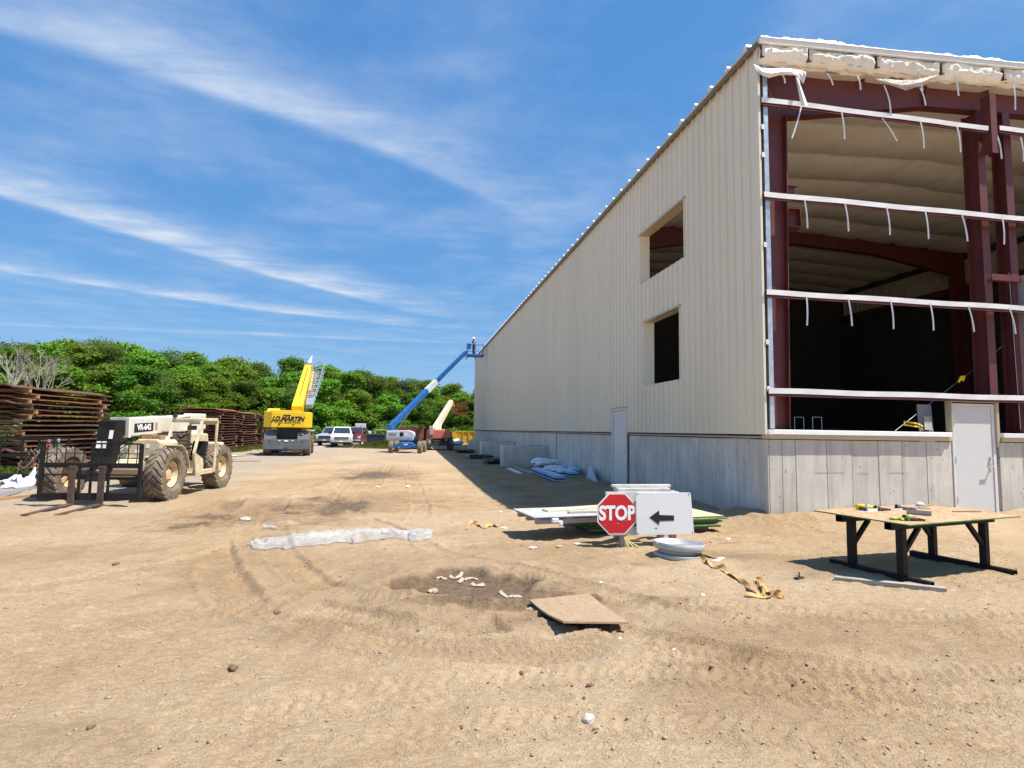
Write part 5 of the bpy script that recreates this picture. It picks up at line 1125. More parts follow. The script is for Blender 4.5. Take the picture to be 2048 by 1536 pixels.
p = at(682, 893, 54.5); truck('white pickup truck facing the camera beside the yellow crane', 'pickup', 'pickup_truck', (p.x, 54.5, gz(p.x, 54.5)), rad(5), M_CARWHITE)
p = at(650, 890, 60); truck('pale blue pickup truck half hidden behind the crane wheels', 'pickup', 'pickup_truck', (p.x, 59.5, gz(p.x, 59.5)), rad(-14), M_SILVER)
p = at(700, 890, 61.5); truck('dark red sport utility vehicle parked behind the white pickup', 'car', 'sport_utility_vehicle', (p.x + 0.15, 61.0, gz(p.x, 61)), rad(-6), M_CARRED, 'suv')

# ------------------------------------------------------------------ stacked pale blocks, bin, rack
bx, by = at(718, 888, 68).x, 68.0; g0 = gz(bx, by)
for i in range(6):
    o = thing('board_bundle', '%s grey board bundle under the pale boxes behind the parked cars' % ('topmost', 'second', 'third', 'fourth', 'fifth', 'lowest')[5 - i], 'boards', (bx + 0.2, by, g0 + i * 0.19), 0, 'grey board bundles')
    MB().box(-1.25, 1.25, -0.6, 0.6, 0.05, 0.185).build('boards', M_GREYWOOD, o, bevel=0.01); MB().box(-1.0, -0.9, -0.6, 0.6, 0.0, 0.05).build('bearer', M_TIMBER, o); MB().box(0.9, 1.0, -0.6, 0.6, 0, 0.05).build('bearer', M_TIMBER, o)
zz = g0 + 6 * 0.19
bxs = [(-0.75, 0), (-0.15, 0), (0.45, 0), (1.0, 0), (-0.75, 1), (-0.15, 1), (0.45, 1), (-0.2, 2), (0.4, 2)]
nm9 = ['lower row, first from left', 'lower row, second from left', 'lower row, third from left', 'lower row, fourth from left', 'middle row, left', 'middle row, centre', 'middle row, right', 'top row, left', 'top row, right']
for (x, k), s in zip(bxs, nm9):
    o = thing('pale_box', 'pale grey carton on the board bundles behind the parked cars, %s' % s, 'carton', (bx + x, by, zz + k * 0.42 + 0.0), 0, 'pale cartons')
    MB().box(-0.27, 0.27, -0.4, 0.4, 0, 0.40).build('carton', mat('pale_carton', (0.66, 0.68, 0.72), 0.6), o, bevel=0.012); MB().box(-0.272, 0.272, -0.403, 0.403, 0.17, 0.20).build('strap', M_GALV, o)
p = at(752, 890, 60); o = thing('waste_bin', 'dark navy steel waste skip with a ribbed rim behind the blue lift', 'skip', (p.x, 60, gz(p.x, 60)))
navy = mat('navy_steel', (0.012, 0.02, 0.04), 0.5)
MB().prism([(-0.85, 0.12), (0.75, 0.12), (0.95, 1.25), (-0.95, 1.25)], (0, -0.7, 0), (1, 0, 0), (0, 0, 1), (0, 1.5, 0)).build('tub', navy, o, bevel=0.02)
MB().box(-1.0, 1.0, -0.76, -0.66, 1.18, 1.29).box(-1.0, 1.0, 0.74, 0.84, 1.18, 1.29).build('rim', mat('bin_green', (0.02, 0.10, 0.09), 0.5), o)
for x in (-0.6, 0.5): MB().box(x - 0.04, x + 0.04, -0.75, -0.68, 0.1, 1.18).build('rib', navy, o)
MB().box(-0.8, -0.6, -0.6, 0.7, 0, 0.12).box(0.5, 0.7, -0.6, 0.7, 0, 0.12).build('skid', navy, o)
p = at(760, 888, 62.5); o = thing('timber_rack', 'open pale timber rack standing behind the dark skip', 'rack', (p.x, 62.5, gz(p.x, 62.5)))
for x in (-0.55, 0.75): MB().bar((x, 0, 0), (x, 0, 1.75), 0.1, 0.1, (0, 1, 0)).build('post', M_PINE, o)
MB().bar((-0.6, 0, 1.7), (0.8, 0, 1.7), 0.1, 0.1).build('rail', M_PINE, o)
o2 = MB().box(-0.4, 0.4, -0.2, 0.2, 0, 0.55).build('orange_crate', mat('crate_orange', (0.45, 0.16, 0.03), 0.6), None, bevel=0.01); o2.location = (p.x + 0.45, 62.0, gz(p.x + 0.45, 62.0)); tag(o2, 'small orange crate in front of the pale timber rack', 'crate')

# ------------------------------------------------------------------ boom lifts
def basket(root, c, w, d, h, m, inv):
    b = MB().box(-w / 2, w / 2, -d / 2, d / 2, 0, 0.06).build('basket_floor', m, root, bevel=0.01); b.location = inv @ Vector(c)
    for x in (-w / 2, 0, w / 2):
        for y in (-d / 2, d / 2): MB().tube([(x, y, 0.05), (x, y, h)], 0.022, 6).build('stanchion', m, b)
    for z in (0.55, h):
        MB().tube([(-w / 2, -d / 2, z), (w / 2, -d / 2, z), (w / 2, d / 2, z), (-w / 2, d / 2, z), (-w / 2, -d / 2, z)], 0.022, 6).build('guard_rail', m, b)
    MB().box(-w / 2 - 0.005, w / 2 + 0.005, -d / 2 - 0.012, -d / 2, 0.06, 0.2).build('toe_board', m, b)
    return b
p = at(811, 906, 44)
BL = thing('boom_lift', 'blue and grey boom lift with its long blue boom raised to the roof edge', 'boom lift', (p.x, 44.0, gz(p.x, 44)), rad(-8))
bi = (Matrix.Translation(BL.location) @ Matrix.Rotation(rad(-8), 4, 'Z')).inverted(); q_ = lambda nm, mb, m, par=None, **k: mb.build(nm, m, par or BL, **k)
for x in (-1.08, 1.08):
    for y in (0.0, 2.5): wheel(BL, (x, y, 0.46), 0.47, 0.34, 0.26, M_LGREY, 'lug' if 0 else 'plain', 1 if x > 0 else -1, n_lug=18)
q_('chassis', MB().box(-0.45, 0.45, -0.15, 2.7, 0.42, 0.82), M_BLUE, bevel=0.04)
ax_ = q_('axle', MB().prism([(-0.95, 0.36), (-0.45, 0.44), (-0.3, 0.36), (0.3, 0.36), (0.45, 0.44), (0.95, 0.36), (0.95, 0.58), (0.42, 0.78), (-0.42, 0.78), (-0.95, 0.58)], (0, -0.2, 0), (1, 0, 0), (0, 0, 1), (0, 0.35, 0)), M_BLUE, bevel=0.02); q_('axle', MB().box(-0.95, 0.95, 2.35, 2.65, 0.38, 0.6), M_BLUE)
obj('drive_lettering', text_mesh('drive_lettering', '4x4', 0.2, M_SIGNWHITE, 0.004, 0.008), ax_, (0.02, -0.206, 0.66), (PI / 2, 0, 0))
q_('turntable', MB().lathe([(0.5, 0.80), (0.5, 0.93), (0.001, 0.93)], (0, 1.2, 0), (0, 0, 1), 20), M_DARK)
cowl = q_('cowl', MB().prism([(-1.62, 0.92), (0.42, 0.92), (0.50, 1.02), (0.50, 1.48), (0.36, 1.62), (0.02, 1.72), (-1.62, 1.66)], (0, 0.75, 0), (1, 0, 0), (0, 0, 1), (0, 0.9, 0)), M_LGREY, bevel=0.05)
q_('vent_panel', MB().box(-0.58, -0.32, 0.735, 0.75, 1.26, 1.56), M_BLACK, cowl); q_('louvre', MB().box(-1.48, -0.85, 0.738, 0.75, 1.28, 1.52), M_JIB, cowl, bevel=0.01)
q_('decal', MB().box(-0.2, -0.05, 0.74, 0.75, 1.3, 1.46), M_WHITE, cowl)
for z in (1.0, 1.12): q_('stripe', MB().box(-1.55, 0.34, 0.742, 0.75, z, z + 0.025), M_CGREY, cowl)
q_('engine_gear', MB().box(0.5, 0.85, 0.8, 1.5, 0.95, 1.25).lathe([(0.001, -0.1), (0.2, -0.1), (0.2, 0.1), (0.001, 0.1)], (0.72, 1.0, 0.75), (0, 1, 0), 14), M_DARK)
P0 = bi @ at(773, 850, 45.6); P3 = bi @ at(931, 705, 52.4)
q_('riser', MB().prism([(-1.62, 1.60), (-0.95, 1.60), (-1.25, 1.85), (-1.30, 2.10), (-1.62, 2.15)], (0, 1.0, 0), (1, 0, 0), (0, 0, 1), (0, 0.5, 0)), M_BLUE, bevel=0.02)
P0 = Vector((-1.42, 1.25, 1.95)); bo = q_('boom', MB().bar(P0, P0.lerp(P3, 0.55), 0.34, 0.42), M_BLUE, bevel=0.02)
q_('mid_section', MB().bar(P0.lerp(P3, 0.44), P0.lerp(P3, 0.565), 0.36, 0.44), M_LGREY, bo); q_('fly_section', MB().bar(P0.lerp(P3, 0.55), P3, 0.25, 0.30), mat('dark_blue', (0.010, 0.075, 0.24), 0.45), bo)
q_('hose_track', MB().bar(P0.lerp(P3, 0.3) - Vector((0, 0, 0.3)), P0.lerp(P3, 0.68) - Vector((0, 0, 0.24)), 0.08, 0.06), M_LCREAM, bo)
q_('lift_ram', MB().tube([Vector((-0.9, 1.25, 1.65)), P0.lerp(P3, 0.27) - Vector((0, 0, 0.2))], 0.07, 8), M_DARK, bo)
wc = Vector((5.75, 53.1, 8.58)); hd_ = bi @ (wc + Vector((-0.95, -0.2, 0.15)))
q_('boom_head', MB().bar(P3, hd_, 0.2, 0.24).bar(hd_, bi @ (wc + Vector((-0.72, 0, 0.5))), 0.14, 0.14), M_BLUE, bo)
bk = basket(BL, wc, 1.55, 0.85, 1.15, M_BLUE, bi); bk.rotation_euler = (0, 0, rad(8)); q_('control_box', MB().box(-0.72, -0.4, -0.3, 0.3, 0.75, 1.25), M_BLUE, bk, bevel=0.03); q_('hose', MB().tube([(-0.75, 0, 0.3), (-0.95, 0, -0.1), (-0.8, 0, -0.35), (-0.65, 0, 0.0)], 0.03, 6), M_DARK, bk)

p = at(878, 899, 51)
RL = thing('boom_lift', 'faded red boom lift with cream boom and orange cage behind the blue one', 'boom lift', (p.x, 50.6, gz(p.x, 50.6)), 0)
ri = Matrix.Translation(RL.location).inverted(); q_ = lambda nm, mb, m, par=None, **k: mb.build(nm, m, par or RL, **k)
for x in (-0.95, 1.0):
    for y in (-0.4, 2.2): wheel(RL, (x, y, 0.5), 0.5, 0.38, 0.27, M_DARK, 'plain', 1 if x > 0 else -1, tyre_m=M_RUBBER)
q_('chassis', MB().box(-0.6, 0.6, -0.3, 2.5, 0.45, 0.85), M_DARK, bevel=0.03); q_('axle', MB().box(-0.95, 0.95, -0.5, -0.25, 0.4, 0.62), M_DARK); q_('axle', MB().box(-0.95, 0.95, 2.1, 2.3, 0.4, 0.62), M_DARK)
q_('turntable', MB().lathe([(0.55, 0.84), (0.55, 0.98), (0.001, 0.98)], (0, 1.0, 0), (0, 0, 1), 18), M_DARK)
cw2 = q_('counterweight_hood', MB().prism([(-1.1, 0.90), (0.75, 0.97), (1.02, 1.1), (1.05, 1.5), (0.85, 1.82), (-0.9, 1.80), (-1.1, 1.65)], (0, 0.1, 0), (1, 0, 0), (0, 0, 1), (0, 1.6, 0)), M_LRED, bevel=0.08, seg=3)
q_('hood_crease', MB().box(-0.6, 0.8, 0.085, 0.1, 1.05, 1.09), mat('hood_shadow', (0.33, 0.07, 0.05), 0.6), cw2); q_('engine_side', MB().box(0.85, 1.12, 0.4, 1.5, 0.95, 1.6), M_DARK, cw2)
A0, A1, A2 = ri @ at(868, 862, 51.0), ri @ at(903, 803, 53.5), ri @ at(912, 828, 53.3)
bm2 = q_('boom', MB().bar(A0, A1, 0.42, 0.62, (0, 0, 1), 0.34, 0.42), M_LCREAM, bevel=0.02); q_('boom_end', MB().bar(A0 + Vector((-0.28, -0.25, 0.45)), A0 + Vector((-0.22, -0.25, -0.35)), 0.32, 0.3, (0, 1, 0)), mat('boom_end', (0.42, 0.37, 0.28), 0.6), bm2, bevel=0.02)
q_('jib', MB().bar(A1 + Vector((0, 0, 0.05)), A2, 0.2, 0.22), M_ORANGE, bm2); q_('lift_ram', MB().tube([A0 + Vector((0.5, 0, -0.2)), A0.lerp(A1, 0.4)], 0.08, 8), M_LCREAM, bm2)
bb = basket(RL, at(923.5, 829, 53.3), 0.95, 1.6, 1.05, M_ORANGE, ri); q_('control_box', MB().box(-0.4, 0.2, -0.7, -0.5, 0.7, 1.05), M_ORANGE, bb)

# ------------------------------------------------------------------ rusty open steel box, yellow chute and white sacks
p0, p1 = at(793, 895, 55), at(862, 895, 55); o = thing('steel_trench_box', 'rusty open steel box with a bright upright end plate behind the lifts', 'steel box', (p0.x, 55, gz(p0.x, 55)))
wdt = p1.x - p0.x; MB().box(0, wdt * 0.5, 0, 0.08, 1.5, 2.05).build('side_plate', mat_rust('rust_red', (0.17, 0.045, 0.03), (0.30, 0.085, 0.055), (0.36, 0.13, 0.09)), o)
MB().box(0, wdt, 0.12, 0.2, 0.1, 2.0).build('back_plate', M_RUST, o)
for i in range(6): MB().box(wdt * i / 6, wdt * i / 6 + 0.1, 0.02, 0.12, 0.1, 1.5).build('rib', M_RUST, o)
ep = at(833, 890, 52.2); MB().box(ep.x - p0.x, ep.x - p0.x + 0.62, -2.75, -2.65, 0.15, 2.05).build('end_plate', M_RUSTO, o); MB().box(ep.x - p0.x + 0.2, ep.x - p0.x + 0.34, -2.8, -2.752, 0.15, 2.05).build('stiffener', M_RUSTO, o)
MB().box(ep.x - p0.x - 0.05, ep.x - p0.x + 0.05, -2.64, 0.0, 0.15, 2.0).build('return_plate', M_RUST, o); MB().box(0, wdt, -2.6, 0.2, 0.0, 0.1).build('base_plate', M_RUST, o)
p0 = at(903, 896, 69.0); o = thing('yellow_chute', 'yellow ribbed steel hopper with a long sloping arm beside the warehouse end', 'hopper', (p0.x, 69.0, gz(p0.x, 69.0)))
hy = mat('hopper_yellow', (0.62, 0.40, 0.02), 0.5, 0, 0.1, 2, 0, 40, (0.3, 0.18, 0.05), 0.4)
MB().box(0.35, 3.4, 0, 0.08, 0.1, 1.55).build('panel', hy, o); MB().box(0.3, 3.4, -0.1, 0.12, 1.55, 1.65).build('rim', hy, o)
for x in (0.6, 1.3, 2.0, 2.7): MB().box(x, x + 0.10, -0.1, 0.0, 0.1, 1.55).build('rib', hy, o)
for x in (0.9, 2.1): MB().box(x - 0.1, x + 0.1, -0.13, -0.101, 1.1, 1.34).build('lug', hy, o)
a, b_ = at(893, 859, 68.5) - o.location, at(929, 896, 68.5) - o.location; MB().bar(a, b_, 0.22, 0.2).build('arm', hy, o); MB().prism([(a.x + 0.2, a.z - 0.15), (a.x + 0.9, 1.55), (0.4, 1.55), (1.0, 0.4)], (0, -0.25, 0), (1, 0, 0), (0, 0, 1), (0, 0.06, 0)).build('gusset', hy, o)
MB().box(0.1, 3.0, -0.2, 0.2, 0, 0.1).build('skid', hy, o)
def sack(name, c, r_, seed, m=M_BAG, sq=0.6):
    mb = MB(); P = []
    for i in range(13):
        th = PI * i / 12; row = []
        for j in range(20):
            ph = 2 * PI * j / 20; k = 1 + 0.5 * fbm(np.array([2.2 * math.cos(ph) * math.sin(th) + seed]), np.array([2.2 * math.sin(ph) * math.sin(th) + 2 * math.cos(th)]), 4, seed, 0.6)[0]
            row.append((r_[0] * k * math.sin(th) * math.cos(ph), r_[1] * k * math.sin(th) * math.sin(ph), max(-0.02, sq * r_[2] * (1 + k * math.cos(th)) * 0.62)))
        P.append(row + [row[0]])
    return MB().grid(P)
for (px, py, Y, sz, lab) in ((910, 896, 66.5, 0.6, 'white bulk sack on the ground, left of the pair by the yellow hopper'), (918, 896, 66.0, 0.5, 'smaller white sack, right of the pair by the yellow hopper')):
    p = at(px, py, Y); o = sack('s', p, (sz, sz, sz), int(px), M_BAG, 1.0).build('white_sack', M_BAG, None, smooth=True); o.location = (p.x, Y, gz(p.x, Y)); tag(o, lab, 'sack', 'white sacks')

# ------------------------------------------------------------------ worker in the basket
def person(loc, rz):
    J = dict(pel=(0, 0, .95), ch=(0, .02, 1.28), nk=(0, .0, 1.48), hd=(0, -.05, 1.60), top=(0, -.06, 1.72), ls=(-.19, 0, 1.42), rs=(.19, 0, 1.42), le=(-.27, -.1, 1.18), re=(.27, -.1, 1.18), lw=(-.18, -.36, 1.12), rw=(.18, -.36, 1.12), lh=(-.15, -.44, 1.12), rh=(.15, -.44, 1.12),
             lk=(-.11, -.03, .5), rk=(.11, -.03, .5), la=(-.11, .03, .09), ra=(.11, .03, .09), lt=(-.12, -.14, .05), rt=(.12, -.14, .05), lp=(-.1, 0, .9), rp=(.1, 0, .9))
    Rr = dict(pel=.15, ch=.16, nk=.065, hd=.095, top=.08, ls=.075, rs=.075, le=.05, re=.05, lw=.035, rw=.035, lh=.04, rh=.04, lk=.075, rk=.075, la=.055, ra=.055, lt=.045, rt=.045, lp=.10, rp=.10)
    E_ = [('pel', 'ch'), ('ch', 'nk'), ('nk', 'hd'), ('hd', 'top'), ('ch', 'ls'), ('ch', 'rs'), ('ls', 'le'), ('rs', 're'), ('le', 'lw'), ('re', 'rw'), ('lw', 'lh'), ('rw', 'rh'), ('pel', 'lp'), ('pel', 'rp'), ('lp', 'lk'), ('rp', 'rk'), ('lk', 'la'), ('rk', 'ra'), ('la', 'lt'), ('ra', 'rt')]
    ks = list(J)
    def fingers(side):
        b = J[side + 'h']; s = -1 if side == 'l' else 1
        for f in range(4):
            k = '%sf%d' % (side, f); J[k] = (b[0] + s * (-.035 + .023 * f), b[1] - .07 + .008 * abs(f - 1), b[2] - .01); J[k + 't'] = (J[k][0], J[k][1] - .03, J[k][2] - .045)
            Rr[k] = .010; Rr[k + 't'] = .008; E_.extend([(side + 'h', k), (k, k + 't')])
        k = side + 'th'; J[k] = (b[0] - s * .06, b[1] - .02, b[2] + .005); Rr[k] = .010; E_.append((side + 'h', k))
    fingers('l'); fingers('r'); ks = list(J)
    me = bpy.data.meshes.new('person'); me.from_pydata([J[k] for k in ks], [(ks.index(a), ks.index(b)) for a, b in E_], [])
    t = bpy.data.objects.new('tmp', me); COL.objects.link(t)
    md = t.modifiers.new('skin', 'SKIN'); sv = me.skin_vertices[0].data
    for i, k in enumerate(ks): sv[i].radius = (Rr[k], Rr[k] * (0.75 if k in ('ch', 'pel') else 1)); sv[i].use_root = (k == 'pel')
    sb = t.modifiers.new('sub', 'SUBSURF'); sb.levels = 2; sb.render_levels = 2
    bpy.context.view_layer.update(); m2 = bpy.data.meshes.new_from_object(t.evaluated_get(bpy.context.evaluated_depsgraph_get())); bpy.data.objects.remove(t)
    skin = mat('skin', (0.42, 0.22, 0.15), 0.6, 0, 0.06, 8); top_ = mat('work_shirt', (0.10, 0.045, 0.04), 0.85, 0, 0.15, 10, 0.2, 30); jean = mat('work_trousers', (0.03, 0.035, 0.055), 0.9, 0, 0.15, 10, 0.2, 30); boot = mat('boots', (0.62, 0.58, 0.52), 0.8)
    m2.materials.clear()
    for m in (skin, top_, jean, boot): m2.materials.append(m)
    for pl in m2.polygons:
        c = pl.center; pl.use_smooth = True
        pl.material_index = 3 if c.z < 0.13 else 2 if c.z < 1.0 and abs(c.x) < 0.24 else 1 if (1.0 <= c.z < 1.46 and abs(c.x) < 0.24 and c.y > -0.2) else 0
    o = obj('person', m2, None, loc, (0, 0, rz)); tag(o, 'worker in dark clothes and white hard hat standing in the raised lift basket', 'person')
    hat = MB().lathe([(0.17, 1.655), (0.165, 1.67), (0.128, 1.675), (0.122, 1.74), (0.085, 1.80), (0.001, 1.825)], (0, -0.055, 0), (0, 0, 1), 18).build('hard_hat', M_CARWHITE, o, smooth=True)
    MB().box(-0.015, 0.015, -0.185, -0.145, 1.565, 1.61).build('nose', skin, o, bevel=0.008)
    for s in (-1, 1): MB().box(s * 0.035 - 0.012, s * 0.035 + 0.012, -0.150, -0.138, 1.615, 1.627).build('eye', M_SIGNBLACK, o); MB().box(s * 0.095 - 0.012, s * 0.095 + 0.012, -0.07, -0.03, 1.58, 1.64).build('ear', skin, o, bevel=0.008)
    return o
person((5.62, 53.1, 8.645), rad(-70))
# ------------------------------------------------------------------ road sign barricade
SB = thing('sign_barricade', 'low wooden barricade carrying a red octagonal stop sign and a white arrow board', 'road sign', (3.55, 8.3, gz(3.5, 8.3)))
b = lambda nm, mb, m, par=None, **k: sh(mb, SB.location).build(nm, m, par or SB, **k)
g0 = SB.location.z
for x, y, z1, nm in ((3.17, 8.24, 0.80, 'post'), (3.97, 8.26, 0.82, 'post'), (3.27, 8.80, 0.60, 'post'), (4.03, 8.85, 0.60, 'post')):
    b(nm, MB().bar((x, y, g0 - 0.04), (x, y - (0.35 if y > 8.5 else 0), z1), 0.09, 0.09, (0, 1, 0)), M_GREYWOOD, bevel=0.006)
WB = mat('whitewashed_board', (0.60, 0.585, 0.54), 0.8, 0, 0.15, 6, 0.15, 30, (0.36, 0.31, 0.25), 0.5, 8)
b('board', MB().box(2.88, 4.05, 8.185, 8.22, 0.66, 0.81), WB, bevel=0.005); b('board', MB().box(2.95, 4.05, 8.185, 8.22, 0.17, 0.30), WB, bevel=0.005)
b('board', MB().box(3.05, 4.0, 8.36, 8.44, 0.86, 0.90), WB, bevel=0.005); b('board', MB().box(3.1, 3.95, 8.28, 8.46, 0.80, 0.855), WB, bevel=0.005)
b('rail', MB().bar((3.22, 8.62, 0.33), (4.05, 8.64, 0.33), 0.04, 0.09), M_GREYWOOD)
cxs, czs, rs = 3.045, 0.495, 0.327
octp = lambda r_: [(r_ * math.cos(PI / 8 + i * PI / 4), r_ * math.sin(PI / 8 + i * PI / 4)) for i in range(8)]
ss = b('stop_sign', MB().prism(octp(rs), (cxs, 8.155, czs), (1, 0, 0), (0, 0, 1), (0, 0.012, 0)), M_SIGNWHITE); b('red_face', MB().prism(octp(rs - 0.020), (cxs, 8.1525, czs), (1, 0, 0), (0, 0, 1), (0, 0.002, 0)), M_SIGNRED, ss)
tm = obj('stop_lettering', text_mesh('stop_lettering', 'STOP', 0.285, M_SIGNWHITE, 0.0015, 0.011, 0.82, 0, 1.0), ss, Vector((cxs, 8.1505, czs)) - SB.location, (PI / 2, 0, 0))
rr = random.Random(5)
for i in range(14):     # chipped paint flecks
    a, q = rr.uniform(0, 6.28), rr.uniform(0.12, 0.29); x, z = cxs + q * math.cos(a), czs + q * math.sin(a); l = rr.uniform(0.004, 0.012); an = rr.uniform(0, 3)
    b('paint_chip', MB().add([(x - l * math.cos(an), 8.1512, z - l * math.sin(an)), (x + 0.004, 8.1512, z - 0.003), (x + l * math.cos(an), 8.1512, z + l * math.sin(an)), (x - 0.004, 8.1512, z + 0.003)], [(0, 1, 2, 3)]), M_SIGNWHITE, ss)
ab = b('arrow_board', MB().prism([(3.345, 0.20), (3.36, 0.18), (4.24, 0.178), (4.262, 0.20), (4.215, 0.785), (4.195, 0.80), (3.35, 0.81), (3.335, 0.79)], (0, 8.135, 0), (1, 0, 0), (0, 0, 1), (0, 0.014, 0)), M_SIGNWHITE, bevel=0.003)
ar = [(1299, 1035), (1318, 1021), (1319, 1030), (1348, 1031), (1348, 1041), (1319, 1042), (1318, 1050)]
b('arrow', MB().prism([(at(x, y, 8.132).x, at(x, y, 8.132).z) for x, y in ar], (0, 8.131, 0), (1, 0, 0), (0, 0, 1), (0, 0.003, 0)), M_SIGNBLACK, ab)
for x, z in ((3.36, 0.785), (4.18, 0.775), (3.365, 0.205), (4.235, 0.205)): b('bolt', MB().lathe([(0.001, -0.004), (0.009, -0.004), (0.01, 0.0)], (x, 8.135, z), (0, 1, 0), 8), M_DARK, ab)
b('smudge', MB().add([(3.62, 8.1335, 0.275), (3.66, 8.1335, 0.262), (3.675, 8.1335, 0.28), (3.655, 8.1335, 0.287)], [(0, 1, 2, 3)]), mat('smudge', (0.2, 0.2, 0.2), 0.8), ab)
for i in range(3): b('flagging', MB().grid([[(3.15 + 0.02 * i, 8.18, 0.16), (3.17 + 0.02 * i, 8.18, 0.16)], [(3.18 + 0.03 * i, 8.15, 0.08), (3.2 + 0.03 * i, 8.15, 0.08)], [(3.2 + 0.07 * i, 8.12 - 0.02 * i, g0 + 0.02), (3.23 + 0.07 * i, 8.12, g0 + 0.02)]]), mat('straw_tape', (0.55, 0.45, 0.16), 0.7), thick=0.003)

# ------------------------------------------------------------------ green-edged boards and the pallet lying across them
r_ = random.Random(12); gS = gz(4.2, 9.7) + 0.0
sk = []
for k, y in enumerate((9.5, 10.3)): 
    o = MB().box(-1.15, 1.15, -0.045, 0.045, 0, 0.09).build('timber_bearer', M_TIMBER, None); o.location = (4.15, y, gz(4.15, y) - 0.03); o.rotation_euler = (0, 0, rad(6)); tag(o, ('front' if k == 0 else 'rear') + ' timber bearer under the green-edged boards', 'timber', 'bearers under the boards')
zb = gz(4.15, 9.9) + 0.05
ord8 = ['lowest', 'second lowest', 'third lowest', 'middle', 'third from the top', 'second from the top', 'topmost']
for i in range(7):
    o = thing('wood_board', '%s green-edged board in the low stack behind the signs' % ord8[i], 'board', (4.18 + r_.uniform(-0.12, 0.10) + (0.16 if i == 6 else 0), 9.86 + r_.uniform(-0.05, 0.05), zb + i * 0.028), rad(7 + r_.uniform(-1.5, 1.5)), 'green-edged boards')
    MB().box(-1.22, 1.22, -0.61, 0.61, 0.002, 0.024).build('core', M_GREEN, o); MB().box(-1.214, 1.214, -0.604, 0.604, 0.0241, 0.0255).build('face', M_OSB if i < 6 else M_PINE, o)
zt = zb + 7 * 0.028 + 0.002
PL = thing('wooden_pallet', 'weathered grey-topped wooden pallet resting on the green-edged boards', 'pallet', (2.72, 9.30, zt), rad(9))
b = lambda nm, mb, m, par=None, **k: mb.build(nm, m, par or PL, **k)
for y in (-0.40, 0.0, 0.40): b('runner', MB().box(-0.85, 1.0, y - 0.04, y + 0.04, 0.0, 0.075), M_GREYWOOD, bevel=0.005)
for x in (-0.83, -0.3, 0.3, 0.93): b('crosspiece', MB().box(x - 0.045, x + 0.045, -0.46, 0.46, 0.076, 0.10), M_GREYWOOD)
b('deck', MB().box(-0.90, 1.05, -0.50, 0.52, 0.101, 0.118), mat('grey_ply', (0.46, 0.455, 0.44), 0.75, 0, 0.12, 7, 0.1, 30, (0.3, 0.26, 0.2), 0.5, 9)); b('deck_edge', MB().box(-0.905, 1.055, -0.505, -0.5, 0.098, 0.113), mat('blue_edge', (0.10, 0.10, 0.26), 0.6))
b('wrap_knot', MB().box(-0.62, -0.5, -0.53, -0.45, 0.02, 0.10).box(-0.52, -0.44, -0.55, -0.5, -0.02, 0.06), M_BAG, bevel=0.02)
o = MB().box(-0.62, 0.95, -0.09, 0.09, 0, 0.035).build('cream_panel', M_CREAMP, None, bevel=0.006); o.location = (2.80, 9.52, zt + 0.119); o.rotation_euler = (0, 0, rad(20)); tag(o, 'long cream metal trim panel lying on the weathered pallet', 'panel')
o = MB().bar((-0.5, 0, 0), (0.9, 0, 0), 0.09, 0.03).build('grey_plank', M_GREYWOOD, None); o.location = (3.05, 9.12, zt + 0.134); o.rotation_euler = (0, 0, rad(7)); tag(o, 'thin grey plank beside the cream panel on the pallet', 'plank')

# ------------------------------------------------------------------ flanged ring
gr = gz(3.64, 7.42); o = thing('flanged_ring', 'grey galvanised flanged steel ring lying flat in front of the arrow board', 'steel ring', (3.64, 7.42, gr - 0.01), rad(10))
o.rotation_euler = (rad(-2), rad(2.5), 0)
gm = mat('ring_grey', (0.40, 0.42, 0.43), 0.45, 0.2, 0.1, 5, 0, 40, (0.4, 0.33, 0.25), 0.3)
bs = MB().lathe([(0.24, 0.0), (0.31, 0.0), (0.315, 0.012), (0.315, 0.05), (0.25, 0.06), (0.24, 0.06)], (0, 0, 0), (0, 0, 1), 40, True).build('lower_flange', gm, o, smooth=True, bevel=0.003)
MB().lathe([(0.235, 0.06), (0.262, 0.06), (0.262, 0.115), (0.235, 0.115)], (0, 0, 0), (0, 0, 1), 40, True).build('hub', gm, o, smooth=True)
MB().lathe([(0.232, 0.115), (0.325, 0.115), (0.34, 0.13), (0.343, 0.20), (0.335, 0.205), (0.328, 0.20), (0.31, 0.15), (0.232, 0.14)], (0.02, 0.015, 0), (0, 0, 1), 44, True).build('upper_flange', gm, o, smooth=True)
MB().lathe([(0.001, 0.02), (0.228, 0.025), (0.231, 0.14), (0.225, 0.14), (0.22, 0.03)], (0, 0, 0), (0, 0, 1), 30).build('rusty_lining', mat('ring_rust', (0.22, 0.10, 0.05), 0.9), o, smooth=True)
MB().tube([(-0.335, -0.07, 0.19), (-0.30, -0.09, 0.214), (-0.22, -0.05, 0.16)], 0.008, 6).build('wire', M_WHITE, o)

